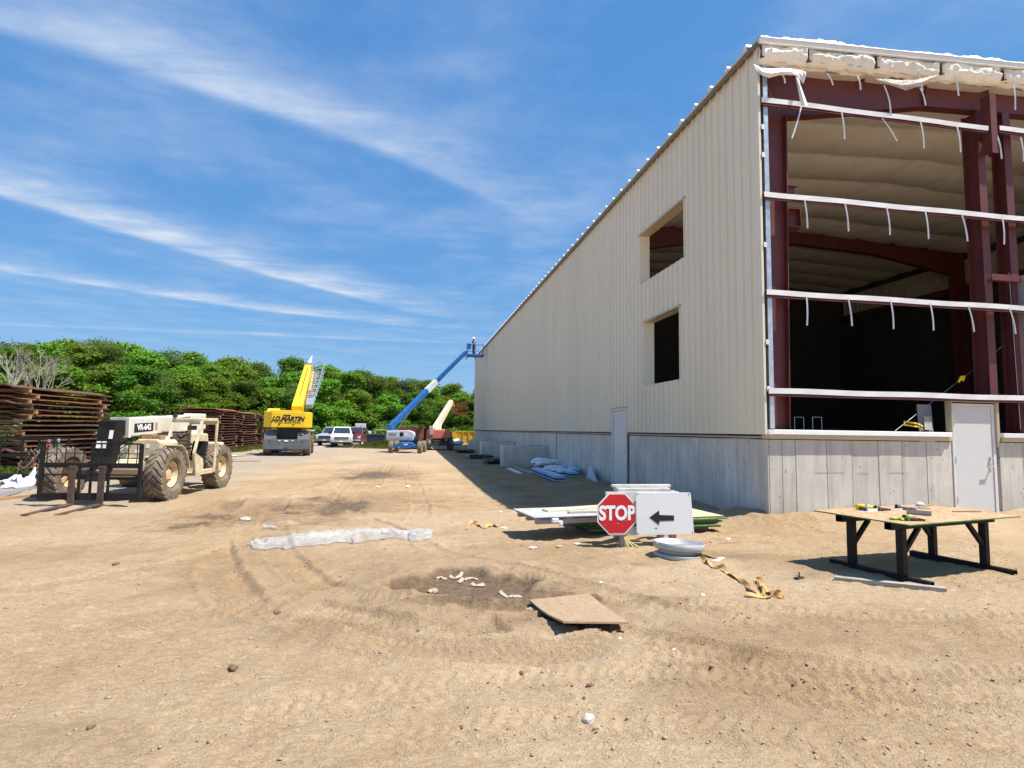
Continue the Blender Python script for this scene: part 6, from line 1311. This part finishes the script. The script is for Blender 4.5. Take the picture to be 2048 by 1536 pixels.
# ------------------------------------------------------------------ work table
tz = gz(6.5, 6.4)
TB = thing('work_table', 'black square-tube work table with a wood strand board top', 'table', (6.56, 6.50, tz - 0.015), rad(13))
b = lambda nm, mb, m, par=None, **k: mb.build(nm, m, par or TB, **k)
top = b('table_top', MB().box(-1.16, 1.04, -0.61, 0.61, 0.712, 0.726), M_OSB); b('green_edge', MB().box(-1.163, 1.043, -0.613, 0.613, 0.711, 0.722), M_GREEN, top)
def rect_tube(p, q, s, up=(0, 0, 1), t=0.008):
    mb = MB(); p_, d, a, b2, L = mb.frame(p, q, up); q2 = p_ + d * L; h = s / 2
    for v, w in ((a, b2), (b2, a)):
        for sg in (-1, 1):
            c = v * sg * (h - t / 2); mb.add([c + e + w * sw * (h - (t if v is a else 0)) + v * so * t / 2 for e in (p_, q2) for sw, so in ((-1, -1), (1, -1), (1, 1), (-1, 1))], [(0, 1, 2, 3), (7, 6, 5, 4), (0, 4, 5, 1), (1, 5, 6, 2), (2, 6, 7, 3), (3, 7, 4, 0)])
    return mb
for y in (-0.33, 0.30): b('beam', rect_tube((-1.10, y, 0.665), (0.95, y, 0.665), 0.09), M_BLACK, bevel=0.004)
for x in (-0.87, 0.77):
    rn = b('base_runner', rect_tube((x, -0.66, 0.04), (x, 0.60, 0.04), 0.08), M_BLACK, bevel=0.004)
    for y in (-0.33, 0.30):
        b('leg', MB().bar((x, y, 0.08), (x, y, 0.62), 0.085, 0.085, (0, 1, 0)), M_BLACK, bevel=0.006)
        s = 1 if x < 0 else -1; b('brace', MB().bar((x + s * 0.03, y, 0.33), (x + s * 0.33, y, 0.62), 0.05, 0.05), M_BLACK, bevel=0.004)
tw = (Matrix.Translation(TB.location) @ Matrix.Rotation(rad(13), 4, 'Z')); TZ = TB.location.z + 0.727
def ttop(px, py): p = gat(px, py, TZ); return Vector((p.x, p.y, TZ))
o = thing('power_tool', 'yellow cordless cutting tool at the left rear of the work table', 'power tool', ttop(1728, 1020), rad(-8))
MB().tube([(-0.10, 0, 0.045), (0.05, 0, 0.045), (0.13, 0, 0.035)], 0.036, 10, True, 0.024).build('body', M_CANARY, o, smooth=True); MB().box(0.12, 0.17, -0.02, 0.02, 0.01, 0.05).build('nose', M_DARK, o, bevel=0.008); MB().bar((-0.08, 0.0, 0.03), (-0.05, -0.1, 0.02), 0.04, 0.036).build('grip', M_DARK, o, bevel=0.01)
def glove(loc, rz, m1, m2, lab):
    o = thing('work_glove', lab, 'glove', loc, rz, 'gloves on the work table'); P = MB()
    P.lathe([(0.001, 0), (0.05, 0.004), (0.06, 0.02), (0.045, 0.036), (0.001, 0.042)], (0, 0, 0), (0, 0, 1), 14); P.v = [(x * 1.2, y * 0.9, z) for x, y, z in P.v]; P.build('palm', m2, o, smooth=True)
    for f in range(4): a = -0.35 + 0.2 * f; MB().tube([(0.05 * math.cos(a), 0.05 * math.sin(a) , 0.016), (0.1 * math.cos(a), 0.09 * math.sin(a), 0.018), (0.14 * math.cos(a) - 0.004 * f, 0.11 * math.sin(a), 0.011)], 0.0115, 7).build('finger', m2, o, smooth=True)
    MB().tube([(0.02, 0.045, 0.016), (0.07, 0.085, 0.014)], 0.012, 7).build('thumb', m2, o, smooth=True); MB().lathe([(0.04, 0), (0.048, 0.045)], (-0.05, 0, 0.02), (-1, 0, 0), 12).build('cuff', m1, o, thick=0.004)
M_BRN = mat('glove_brown', (0.07, 0.045, 0.035), 0.9); M_GRY = mat('glove_grey', (0.11, 0.10, 0.11), 0.9); M_HIV = mat('glove_lime', (0.42, 0.52, 0.05), 0.8)
glove(ttop(1762, 1021), 0.2, M_BRN, M_BRN, 'dark brown work glove beside the yellow tool on the table')
glove(ttop(1808, 1019), -0.3, M_GRY, M_GRY, 'grey work glove near the middle of the work table')
glove(ttop(1806, 1040), 2.9, M_HIV, M_HIV, 'lime green work glove at the front corner of the table'); glove(ttop(1824, 1041), -0.1, M_GRY, M_BRN, 'dark glove touching the lime glove at the table front')
def flash(loc, rz, L, a, b_, lab, tilt=0.0, m=M_SIGNWHITE, inner=None):
    o = thing('flashing_offcut', lab, 'metal offcut', loc, rz, 'flashing offcuts')
    q = MB().prism([(0, 0), (a, 0), (a, 0.002), (0.002, 0.002), (0.002, b_), (0, b_)], (-L / 2, 0, 0.001), (0, 1, 0), (0, 0, 1), (L, 0, 0)).build('folded_sheet', m, o); q.rotation_euler = (tilt, 0, 0)
flash(ttop(1746, 1024), 0.1, 0.16, 0.06, 0.045, 'white folded metal offcut in front of the yellow tool')
flash(ttop(1733, 1022), 1.2, 0.10, 0.07, 0.09, 'upright white metal offcut against the yellow tool')
flash(ttop(1797, 1020), 0.0, 0.13, 0.05, 0.02, 'flat white metal offcut left of the grey glove')
flash(ttop(1838, 1030), -0.85, 0.26, 0.09, 0.06, 'blue-grey angled metal offcut right of the grey glove', 0.2, mat('flash_grey', (0.32, 0.36, 0.42), 0.4, 0.3))
flash(ttop(1842, 1018), -0.5, 0.24, 0.05, 0.02, 'white curved metal offcut at the rear of the table')
for (a, b_, w, lab) in (((1838, 1016), (1866, 1010), 0.03, 'thin wood strip at the rear edge of the table'), ((1905, 1024), (1962, 1024), 0.012, 'thin stick lying across the right of the table top')):
    p, q = ttop(*a), ttop(*b_); o = MB().bar(-(q - p) / 2 + Vector((0, 0, 0.008)), (q - p) / 2 + Vector((0, 0, 0.008)), w, 0.014).build('wood_strip', M_TIMBER, None); o.location = (p + q) / 2; tag(o, lab, 'wood strip')
o = MB().lathe([(0.001, 0), (0.05, 0.0), (0.055, 0.03), (0.03, 0.055), (0.001, 0.06)], (0, 0, 0), (0, 0, 1), 9).build('crumpled_bag', M_PAPER, None); o.location = ttop(1840, 1012); tag(o, 'small crumpled tan paper at the rear of the work table', 'paper')

# ------------------------------------------------------------------ timbers, sheet, film, straps, litter on the ground
def ground_bar(name, pa, pb, w, h, m, lab, cat, lift=0.0, group=None, **k):
    p, q = gat(*pa), gat(*pb); p.z = gz(p.x, p.y) + h / 2 - 0.006 + lift; q.z = gz(q.x, q.y) + h / 2 - 0.006 + lift; c = (p + q) / 2
    o = MB().bar(p - c, q - c, w, h).build(name, m, None, **k); o.location = c; return tag(o, lab, cat, group)
ground_bar('timber_beam', (1668, 1160), (1893, 1186), 0.085, 0.05, M_GREYWOOD, 'long weathered timber on the ground under the table front', 'timber', bevel=0.004)
ground_bar('stick', (1437, 1086), (1476, 1083), 0.02, 0.015, M_TIMBER, 'short brown stick on the soil right of the arrow board', 'stick')
ground_bar('stick', (1700, 1129), (1740, 1128), 0.012, 0.01, M_PINE, 'pale thin stick on the shaded soil under the table', 'stick')
ground_bar('steel_rod', (1398, 1113), (1436, 1125), 0.022, 0.02, M_DARK, 'thin dark rod running from the grey ring to the white offcut', 'rod')
ground_bar('metal_offcut', (1428, 1128), (1446, 1121), 0.05, 0.015, M_SIGNWHITE, 'white metal offcut on the soil beside the grey ring', 'metal offcut')
g = gat(1597, 1158); o = thing('steel_clip', 'small dark steel clip lying on the soil left of the table', 'steel clip', (g.x, g.y, gz(g.x, g.y)), 0.4)
MB().bar((-0.06, 0, 0.01), (0.07, -0.01, 0.01), 0.05, 0.014).build('base', M_DARK, o); MB().bar((0.01, 0, 0.01), (0.02, 0, 0.07), 0.012, 0.012, (0, 1, 0)).build('pin', M_DARK, o)
# muddy board, one corner bowed up
def bowed():
    P = []; A, B, C_, D = Vector((1.20, 5.66)), Vector((1.86, 5.80)), Vector((1.90, 4.80)), Vector((1.30, 4.74))
    c = (A + B + C_ + D) / 4; z0 = gz(c.x, c.y)
    for i in range(13):
        row = []
        for j in range(13):
            s, t = i / 12, j / 12; p = A.lerp(B, s).lerp(D.lerp(C_, s), t)
            row.append((p.x - c.x, p.y - c.y, 0.03 + 0.055 * (max(t - 0.35, 0) / 0.65) ** 1.6 * (1 - 0.4 * s) + 0.03 * (1 - s) * t))
        P.append(row)
    o = MB().grid(P).build('muddy_board', M_OSBM, None, thick=0.016); o.location = (c.x, c.y, z0 + 0.019); return tag(o, 'mud-covered square of strand board lying beside the puddle', 'board')
bowed()
def film_strip(name, path, w, amp, seed, m, lab, cat, n=130, k=40, hump=0.025, group=None):
    pts = [Vector((*(gat(*p).xy), 0)) for p in path]; L = [0]
    for a, b_ in zip(pts, pts[1:]): L.append(L[-1] + (b_ - a).length)
    c0 = sum(pts, Vector()) / len(pts); c0.z = gz(c0.x, c0.y); S, Vv = np.meshgrid(np.linspace(0, L[-1], n + 1), np.linspace(-1, 1, k + 1), indexing='ij')
    s0 = S[:, 0]; wl = w * (0.30 + 0.55 * (0.5 + fbm(s0 * 1.6 + seed, s0 * 0, 3, seed))) ; wr = w * (0.30 + 0.55 * (0.5 + fbm(s0 * 1.9 - seed, s0 * 0 + 4, 3, seed + 9)))
    wl += 0.10 * w * fbm(s0 * 9, s0 * 0, 2, seed + 3); wr += 0.10 * w * fbm(s0 * 8, s0 * 0 + 2, 2, seed + 4)
    off = np.where(Vv < 0, Vv * wl[:, None], Vv * wr[:, None]) + 0.18 * w * fbm(S * 1.1, S * 0, 2, seed + 6)
    fold = np.abs(fbm(S * 1.1 + seed, Vv * 3.2 + 0.8 * np.sin(S * 1.7), 3, seed + 1)) * 1.3 + 0.8 * np.abs(fbm(S * 4.5 + Vv * 2, Vv * 4.5 - S * 1.5, 3, seed + 2)) + 0.35 * np.abs(fbm(S * 13, Vv * 9, 2, seed + 7))
    env = 0.35 + 0.9 * np.clip(0.5 + fbm(S * 0.9, Vv * 0.6, 2, seed + 11), 0, 1)
    hz = (1 - Vv ** 2) ** 0.7 * (hump + amp * fold) * env + 0.15 * amp * fold
    P = []
    for i in range(n + 1):
        s = S[i, 0]; q = max(j for j in range(len(L) - 1) if L[j] <= s + 1e-6); t = (s - L[q]) / (L[q + 1] - L[q]); c = pts[q].lerp(pts[q + 1], t); d = (pts[q + 1] - pts[q]).normalized(); row = []
        for j in range(k + 1):
            x = c.x - d.y * off[i, j]; y = c.y + d.x * off[i, j]; row.append((x - c0.x, y - c0.y, gz(x, y) - c0.z + 0.012 + hz[i, j]))
        P.append(row)
    o = MB().grid(P).build(name, m, None, smooth=(m is M_FILM)); o.location = c0; return tag(o, lab, cat, group)
film_strip('plastic_sheet', [(502, 1092), (560, 1086), (620, 1082), (690, 1074), (760, 1068), (820, 1066), (866, 1066)], 0.62, 0.075, 3, M_FILM, 'long crumpled sheet of clear plastic film on the open soil', 'plastic sheet')
film_strip('plastic_scrap', [(528, 1052), (552, 1055)], 0.14, 0.06, 8, M_FILM, 'small scrap of crumpled plastic left of the long plastic sheet', 'plastic scrap', 16, 10, 0.03)
def ribbon(name, path, w, m, lab, cat, seed=1, twist=1.0, lift=0.02):
    pts = [gat(*p) for p in path]; pts = [Vector((p.x, p.y, gz(p.x, p.y))) for p in pts]; fine = []
    for i in range(len(pts) - 1):
        p0, p1, p2, p3 = pts[max(i - 1, 0)], pts[i], pts[i + 1], pts[min(i + 2, len(pts) - 1)]
        for t in np.arange(8) / 8: fine.append(0.5 * (2 * p1 + (p2 - p0) * t + (2 * p0 - 5 * p1 + 4 * p2 - p3) * t * t + (3 * p1 - p0 - 3 * p2 + p3) * t ** 3))
    c0 = pts[len(pts) // 2].copy(); P = []; rr = random.Random(seed); ph = rr.uniform(0, 6)
    for i, p in enumerate(fine):
        d = (fine[min(i + 1, len(fine) - 1)] - fine[max(i - 1, 0)]); d.z = 0; d.normalize(); nrm = Vector((-d.y, d.x, 0))
        a = twist * math.sin(i * 0.37 + ph) * 0.8 + 0.3; v = nrm * math.cos(a) + Vector((0, 0, 1)) * math.sin(a); z = gz(p.x, p.y) + 0.008 + w / 2 * abs(math.sin(a)) + lift * max(0, math.sin(i * 0.6 + ph))
        q = Vector((p.x, p.y, z)); P.append([q - v * w / 2 - c0, q + v * w / 2 - c0])
    o = MB().grid(P).build(name, m, None, thick=0.004); o.location = c0; return tag(o, lab, cat)
ribbon('webbing_strap', [(1398, 1116), (1408, 1128), (1420, 1133), (1445, 1146), (1470, 1158), (1490, 1172), (1508, 1184), (1528, 1188), (1520, 1172), (1514, 1163), (1528, 1178), (1545, 1190), (1564, 1196), (1560, 1188), (1535, 1196), (1488, 1192)], 0.055, M_STRAP, 'long tan webbing strap twisted on the soil below the grey ring', 'strap', 2, 1.0)
ribbon('webbing_strap', [(934, 1056), (944, 1046), (958, 1050), (970, 1054), (984, 1048), (996, 1051)], 0.06, M_STRAP, 'short tan webbing strap left of the pallet', 'strap', 5, 1.0)
ground_bar('stick', (992, 1050), (1022, 1036), 0.02, 0.02, M_TIMBER, 'thin brown stick beside the short tan strap', 'stick')
# crumpled litter: (px, py, size, material, label)
def litter(px, py, s, m, lab, cat='litter', seed=0, flat=0.5, name='paper_scrap'):
    p = gat(px, py); o = sack('x', None, (s, s * 0.6, s * flat), 200 + seed, m, 0.9).build(name, m, None); o.location = (p.x, p.y, gz(p.x, p.y) - 0.004); o.rotation_euler = (0, 0, seed * 1.3); tag(o, lab, cat, 'scattered litter')
LIT = [(1066, 1098, 0.06, M_PAPER, 'flat white paper scrap below the pallet, left one'), (1118, 1097, 0.06, mat('yellow_scrap', (0.55, 0.42, 0.10), 0.8), 'yellow scrap on the soil below the pallet'), (1155, 1091, 0.05, M_PAPER, 'pale paper scrap just left of the stop sign post'),
       (1457, 1079, 0.05, M_WHITE, 'white crumpled scrap right of the arrow board'), (1420, 1086, 0.035, mat('pink_scrap', (0.6, 0.18, 0.16), 0.7), 'pink scrap of tape right of the arrow board'), (1405, 1191, 0.03, M_WHITE, 'white scrap left of the end of the long strap'), (1202, 1166, 0.03, M_WHITE, 'white scrap right of the puddle'),
       (1065, 1216, 0.07, M_OSBM, 'muddy wood flake at the left edge of the muddy board'), (1240, 1271, 0.03, M_PAPER, 'pale scrap at the front edge of the muddy board'), (1000, 1020, 0.05, M_PAPER, 'pale scrap in the shade left of the pallet'),
       (1240, 965, 0.06, M_PAPER, 'pale scrap on the shaded soil at the side door'), (965, 967, 0.06, M_CANARY, 'yellow scrap in the shade of the building'), (1008, 1052, 0.05, M_WHITE, 'white knot at the end of the short strap'), (815, 965, 0.09, M_PAPER, 'pale scrap on the open drive far ahead'), (757, 966, 0.08, M_BAG, 'white scrap on the left of the open drive')]
for i, (a, b_, s, m, lab) in enumerate(LIT): litter(a, b_, s, m, lab, 'litter', i)
TORN = mat('torn_paper', (0.42, 0.35, 0.26), 0.85, 0, 0.15, 14, 0.2, 40)
for i, (pts, w) in enumerate(((((874, 1146), (882, 1143), (895, 1144)), 0.035), (((900, 1139), (912, 1142), (926, 1136)), 0.04), (((918, 1150), (928, 1143)), 0.05), (((930, 1146), (944, 1142), (956, 1146)), 0.03), (((944, 1153), (954, 1157), (970, 1155)), 0.045), (((1000, 1170), (1012, 1178), (1026, 1186)), 0.04), (((1018, 1186), (1034, 1183), (1046, 1186)), 0.035), (((858, 1170), (868, 1163), (874, 1172)), 0.05), (((862, 1186), (880, 1180), (896, 1182)), 0.05))):
    ribbon('paper_strip', pts, w, TORN, 'torn pale paper strip %s' % ('left end of the puddle', 'upper left in the puddle', 'middle of the puddle, short piece', 'upper middle of the puddle', 'right of the puddle middle', 'right rim of the puddle, long piece', 'right rim of the puddle, lower piece', 'left rim of the puddle', 'lower left rim of the puddle')[i], 'paper', 40 + i, 0.25, 0.006)
def stone(px, py, s, lab, m=M_STONE, seed=1):
    p = gat(px, py); mb = MB(); bm = bmesh.new(); bmesh.ops.create_icosphere(bm, subdivisions=2, radius=1); rr = random.Random(seed)
    for v in bm.verts: k = 1 + 0.35 * float(fbm(np.array([v.co.x * 1.5 + seed]), np.array([v.co.y * 1.5 + v.co.z * 2]), 3, seed)[0]) + rr.uniform(-0.06, 0.06); v.co = Vector((v.co.x * 1.2 * k * s, v.co.y * 0.9 * k * s, v.co.z * 0.65 * k * s))
    me = bpy.data.meshes.new('stone'); bm.to_mesh(me); bm.free(); me.materials.append(m); o = obj('stone', me, None, (p.x, p.y, gz(p.x, p.y) + 0.25 * s), (0, 0, seed)); tag(o, lab, 'stone', 'loose stones')
M_CLOD = mat('clod', (0.16, 0.105, 0.065), 0.95, 0, 0.2, 20)
for i, (a, b_, s, lab, m) in enumerate(((1177, 1437, 0.043, 'pale fist-sized stone in the near foreground', mat('pale_stone', (0.48, 0.45, 0.40), 0.9, 0, 0.2, 16, 0.4, 40)), (466, 1338, 0.035, 'brown stone alone in the left foreground', M_CLOD), (491, 1037, 0.09, 'pale stone left of the small puddle', M_STONE), (555, 1216, 0.03, 'dark clod left of the tyre imprint', M_CLOD), (1042, 1336, 0.018, 'small dark pebble in the middle foreground, left one', M_CLOD), (1180, 1363, 0.022, 'small brown pebble just above the pale foreground stone', M_CLOD), (1168, 1398, 0.014, 'tiny brown pebble above the pale foreground stone', M_CLOD), (1588, 1362, 0.016, 'small dark pebble in the right foreground', M_CLOD), (1350, 1300, 0.02, 'white pebble right of the muddy board', M_WHITE), (183, 1455, 0.02, 'small dark pebble at lower left', M_CLOD), (923, 1447, 0.014, 'small brown pebble at bottom centre', M_CLOD), (1424, 1336, 0.014, 'small dark pebble below the muddy board', M_CLOD), (232, 1125, 0.035, 'brown clod on the left of the open ground', M_CLOD))):
    stone(a, b_, s, lab, m, i + 1)

# ------------------------------------------------------------------ along the shaded wall
def wp2(px, py): g = gat(px, py, -0.05); return Vector((g.x, g.y, gz(g.x, g.y)))
for i, (pa, pb, w, lab) in enumerate((((1072, 942), (1120, 960), 0.45, 'nearest blue-wrapped bundle of metal panels by the long wall'), ((1095, 939), (1148, 954), 0.40, 'middle blue-wrapped bundle of metal panels by the long wall'), ((1122, 934), (1180, 950), 0.42, 'farthest blue-wrapped bundle of metal panels by the long wall'))):
    p, q = wp2(*pa), wp2(*pb); q.x = min(q.x, 6.6); c = (p + q) / 2; o = thing('panel_bundle', lab, 'panel bundle', c, 0, 'blue-wrapped bundles'); d = (q - p) / 2; d.z = 0
    for k in range(4): MB().bar(-d + Vector((0, 0, 0.05 + k * 0.05)), d + Vector((0, 0, 0.05 + k * 0.05)), w - 0.03 * k, 0.04).build('panel', M_LBLUE if k == 3 else (M_DARK if k % 2 else M_LBLUE), o, bevel=0.008)
for i, (px, py, s, lab) in enumerate(((1086, 922, 0.75, 'large white plastic bag slumped beside the nearest buttress'), (1112, 934, 0.6, 'crumpled white plastic heap right of the large bag'), (1132, 936, 0.5, 'smaller white plastic heap nearest the long wall'))):
    g = gat(px, py + 10, -0.05); x = min(g.x, 6.3); o = sack('x', None, (s, s * 0.6, s * 0.48), 60 + i, M_BAG, 1.0).build('plastic_bag', M_BAG, None); o.location = (x, g.y * x / g.x, gz(x, g.y * x / g.x) - 0.03); tag(o, lab, 'plastic bag', 'white plastic bags')
o = MB().prism([(0, 0), (1.3, 0), (1.3, 0.62), (0, 0.05)], (0, 0, 0), (0, 1, 0), (0, 0, 1), (0.02, 0, 0)).build('leaning_sheet', M_LGREY, None); o.location = (6.66, 19.9, gz(6.7, 20.5) - 0.03); o.rotation_euler = (0, rad(14), 0); tag(o, 'grey triangular metal sheet leaning on the long wall', 'metal sheet')
for i, (pa, pb, lab) in enumerate((((1018, 932), (1040, 941), 'white board left of the blue bundles'), ((1030, 929), (1062, 941), 'grey board between the white board and the blue bundles'), ((1040, 928), (1080, 938), 'brown board lying against the blue bundles'))): ground_bar('board', pa, pb, 0.2, 0.05, (M_SIGNWHITE, M_GREYWOOD, M_TIMBER)[i], lab, 'board')
def debris(px, py, n, spread, lab, seed, mats):
    g = gat(px, py, -0.05); z = gz(g.x, g.y); o = thing('debris_heap', lab, 'debris', (g.x, g.y, z)); rr = random.Random(seed)
    for i in range(n):
        a = rr.uniform(0, 6.28); q = Vector((rr.uniform(-spread, spread), rr.uniform(-spread, spread) * 1.5, 0.05 + 0.16 * rr.random())); l = rr.uniform(0.2, 0.6)
        MB().bar(q - Vector((math.cos(a), math.sin(a), 0.1)) * l, q + Vector((math.cos(a), math.sin(a), 0.1)) * l, rr.uniform(0.06, 0.16), 0.03).build('scrap', mats[i % len(mats)], o)
    sack('x', None, (spread, spread * 0.8, 0.25), seed, None, 0.9).build('tarp', M_DARK, o)
debris(962, 914, 8, 0.8, 'heap of dark tarp and boards in front of the middle buttress', 3, [M_DARK, M_GREYWOOD, M_TIMBER]); debris(988, 924, 6, 0.5, 'small heap of broken boards at the nearest buttress end', 4, [M_GREYWOOD, M_GREYWOOD, M_DARK])
debris(930, 903, 6, 0.8, 'low heap of scrap at the farthest buttress end', 6, [M_TIMBER, M_CANARY, M_DARK])

# ------------------------------------------------------------------ left side: gas-bottle cage, tarp, bars, boards
CG = thing('steel_cage', 'black steel tube cage holding hoses at the left edge', 'steel cage', (-12.3, 20.6, gz(-12.0, 20.6)), rad(6))
b = lambda nm, mb, m, par=None, **k: mb.build(nm, m, par or CG, **k)
for x in (-1.4, -0.9, 0.15, 1.0):
    for y in (0, 1.0): b('post', MB().bar((x, y, 0), (x, y, 1.35), 0.05, 0.05, (0, 1, 0)), M_BLACK)
for z in (1.35, 0.8):
    for y in (0, 1.0): b('rail', MB().bar((-1.42, y, z), (1.02, y, z), 0.05, 0.05), M_BLACK)
b('base', MB().box(-1.45, 1.05, -0.05, 1.05, 0.06, 0.2), M_BLACK, bevel=0.01); b('skid', MB().box(-1.3, -1.1, -0.05, 1.05, 0, 0.06).box(0.7, 0.9, -0.05, 1.05, 0, 0.06), M_BLACK)
hc = [mat('hose_red', (0.20, 0.06, 0.05), 0.6), mat('hose_pale', (0.3, 0.29, 0.25), 0.6), mat('hose_green', (0.02, 0.07, 0.05), 0.6), M_DARK]
HB = thing('hose_bundle', 'tangle of thin red, pale and green hoses hung on the black steel cage', 'hoses', CG.location, rad(6))
for i in range(8): MB().tube([(0.3 + 0.07 * i + (0.24 + 0.03 * (i % 3)) * math.sin(t + i), -0.06 + 0.02 * i, 0.72 + (0.30 + 0.05 * (i % 4)) * math.cos(t)) for t in np.linspace(0.6, 4.2 + 0.3 * i, 22)], 0.016, 6).build('hose', hc[i % 4], HB)
cgm = Matrix.Translation(CG.location) @ Matrix.Rotation(rad(6), 4, 'Z')
for x, y, m, lab in ((0.95, 0.4, hc[2], 'dark green gas bottle standing in the black steel cage'), (0.6, 0.6, mat('bottle_rust', (0.22, 0.09, 0.05), 0.7), 'rust brown gas bottle beside the green one in the cage')):
    o = thing('gas_bottle', lab, 'gas bottle', cgm @ Vector((x, y, 0.2)), 0, 'gas bottles')
    MB().lathe([(0.001, 0), (0.12, 0), (0.12, 0.85), (0.08, 1.0), (0.035, 1.04)], (0, 0, 0), (0, 0, 1), 16).build('cylinder', m, o, smooth=True); MB().lathe([(0.035, 1.03), (0.03, 1.08), (0.045, 1.09), (0.04, 1.14), (0.001, 1.15)], (0, 0, 0), (0, 0, 1), 12).build('valve', M_GALV, o)
film_strip('white_tarp', [(22, 968), (60, 965), (105, 968)], 0.9, 0.38, 12, M_BAG, 'crumpled white sheet on the ground behind the fork carriage', 'tarp', 60, 24, 0.10)
ground_bar('metal_channel', (-60, 1000), (82, 966), 0.16, 0.09, M_GALV, 'long bare metal channel at the left edge by the white sheet', 'metal channel', 0.03); ground_bar('timber_beam', (-20, 992), (105, 982), 0.14, 0.10, M_TIMBER, 'brown timber on the ground under the bare metal channel', 'timber', -0.02)
for i, (pa, pb, m, lab) in enumerate((((440, 913), (470, 908), M_SIGNWHITE, 'white board on the ground right of the telehandler'), ((462, 914), (535, 911), M_GREYWOOD, 'long grey board on the ground in front of the crane'), ((468, 910), (530, 905), M_TIMBER, 'brown board behind the long grey board by the crane'), ((445, 918), (520, 917), M_TIMBER, 'nearest brown board on the gravel right of the telehandler'))): ground_bar('board', pa, pb, 0.35, 0.06, m, lab, 'board')

# ------------------------------------------------------------------ pebbles and grass (uncountable)
rng = np.random.default_rng(9); n = 7000
py_ = 2.5 + 14 * rng.uniform(0, 1, n) ** 1.5; px_ = (rng.uniform(-0.62, 1.05, n)) * (py_ + 1.2)
ok = ~((px_ > 6.9) & (py_ > 10.2)); px_, py_ = px_[ok], py_[ok]; n = len(px_); pz_ = ground_height(px_, py_)[0]
s = np.clip(rng.lognormal(-5.3, 0.5, n), 0.002, 0.018)
ico = bmesh.new(); bmesh.ops.create_icosphere(ico, subdivisions=1, radius=1); iv = np.array([v.co[:] for v in ico.verts]); itr = np.array([[v.index for v in f.verts] for f in ico.faces]); ico.free()
jit = 1 + rng.uniform(-0.3, 0.3, (n, len(iv), 1)); V = iv[None] * jit * np.column_stack([s * rng.uniform(0.8, 1.5, n), s, s * 0.65])[:, None, :] + np.column_stack([px_, py_, pz_ + s * 0.15])[:, None, :]
T = itr[None] + (np.arange(n) * len(iv))[:, None, None]
me = bpy.data.meshes.new('pebbles'); me.vertices.add(n * len(iv)); me.vertices.foreach_set('co', V.reshape(-1)); nt = n * len(itr); me.loops.add(nt * 3); me.loops.foreach_set('vertex_index', T.reshape(-1)); me.polygons.add(nt); me.polygons.foreach_set('loop_start', np.arange(nt) * 3); me.update(); me.materials.append(M_PEB)
tag(obj('pebbles', me), 'scattered small pebbles and soil crumbs on the open ground', 'pebbles', kind='stuff')
rng = np.random.default_rng(19); n = 1700; py2 = 2.6 + 12 * rng.uniform(0, 1, n) ** 1.4; px2 = rng.uniform(-0.62, 1.05, n) * (py2 + 1.2); keep = (fbm(px2 * 0.8, py2 * 1.0, 3, 97) > 0.02) & ~((px2 > 6.9) & (py2 > 10.2)); px2, py2 = px2[keep], py2[keep]; n = len(px2); pz2 = ground_height(px2, py2)[0]; s = np.clip(rng.lognormal(-5.35, 0.45, n), 0.003, 0.014)
V = iv[None] * (1 + rng.uniform(-0.4, 0.4, (n, len(iv), 1))) * np.column_stack([s * rng.uniform(0.9, 1.7, n), s, s * 0.6])[:, None, :] + np.column_stack([px2, py2, pz2 + s * 0.1])[:, None, :]; T = itr[None] + (np.arange(n) * len(iv))[:, None, None]
me = bpy.data.meshes.new('soil_crumbs'); me.vertices.add(n * len(iv)); me.vertices.foreach_set('co', V.reshape(-1)); nt = n * len(itr); me.loops.add(nt * 3); me.loops.foreach_set('vertex_index', T.reshape(-1)); me.polygons.add(nt); me.polygons.foreach_set('loop_start', np.arange(nt) * 3); me.update(); me.materials.append(mat('crumb', (0.23, 0.15, 0.082), 0.95, 0, 0.3, 20))
tag(obj('soil_crumbs', me), 'darker broken soil crumbs churned up along the tyre tracks', 'soil crumbs', kind='stuff')
def grass(name, cx, cy, ax_, ay, n, h, lab, seed):
    rng = np.random.default_rng(seed); a = rng.normal(0, 0.45, (n, 2)); x = cx + a[:, 0] * ax_; y = cy + a[:, 1] * ay
    z = np.array(ground_height(x, y, False)) + 0.35 * np.exp(-(a[:, 0] ** 2 + a[:, 1] ** 2) * 2.0) * (ax_ > 1.9); hh = h * rng.uniform(0.5, 1.2, n); d = rng.normal(0, 0.4, (n, 2)); w = 0.02
    Q = np.stack([np.column_stack([x - w, y, z]), np.column_stack([x + w, y, z]), np.column_stack([x + w * .3 + d[:, 0] * hh, y + d[:, 1] * hh, z + hh]), np.column_stack([x - w * .3 + d[:, 0] * hh, y + d[:, 1] * hh, z + hh])], 1)
    tag(obj(name, np_quads(name, Q, GRASSM)), lab, 'grass', kind='stuff')
GRASSM = mat_leaf('grass_blade', (0.07, 0.11, 0.012), (0.16, 0.19, 0.035), 0.3)
p = at(772, 890, 52); grass('grass_tuft', p.x, 54.5, 2.4, 1.6, 6500, 0.35, 'green grassy mound behind the grey cowl of the blue lift', 1)
grass('grass_tuft', -14.0, 21.6, 1.6, 0.8, 1500, 0.35, 'green grass at the foot of the tall rusty stack', 2); grass('grass_tuft', -13.0, 44.6, 1.0, 3.0, 1800, 0.25, 'thin grass along the foot of the nearest stack left of the crane', 3); grass('grass_tuft', -12.6, 51, 1.0, 3.0, 1500, 0.25, 'thin grass along the foot of the farther stacks left of the crane', 4)
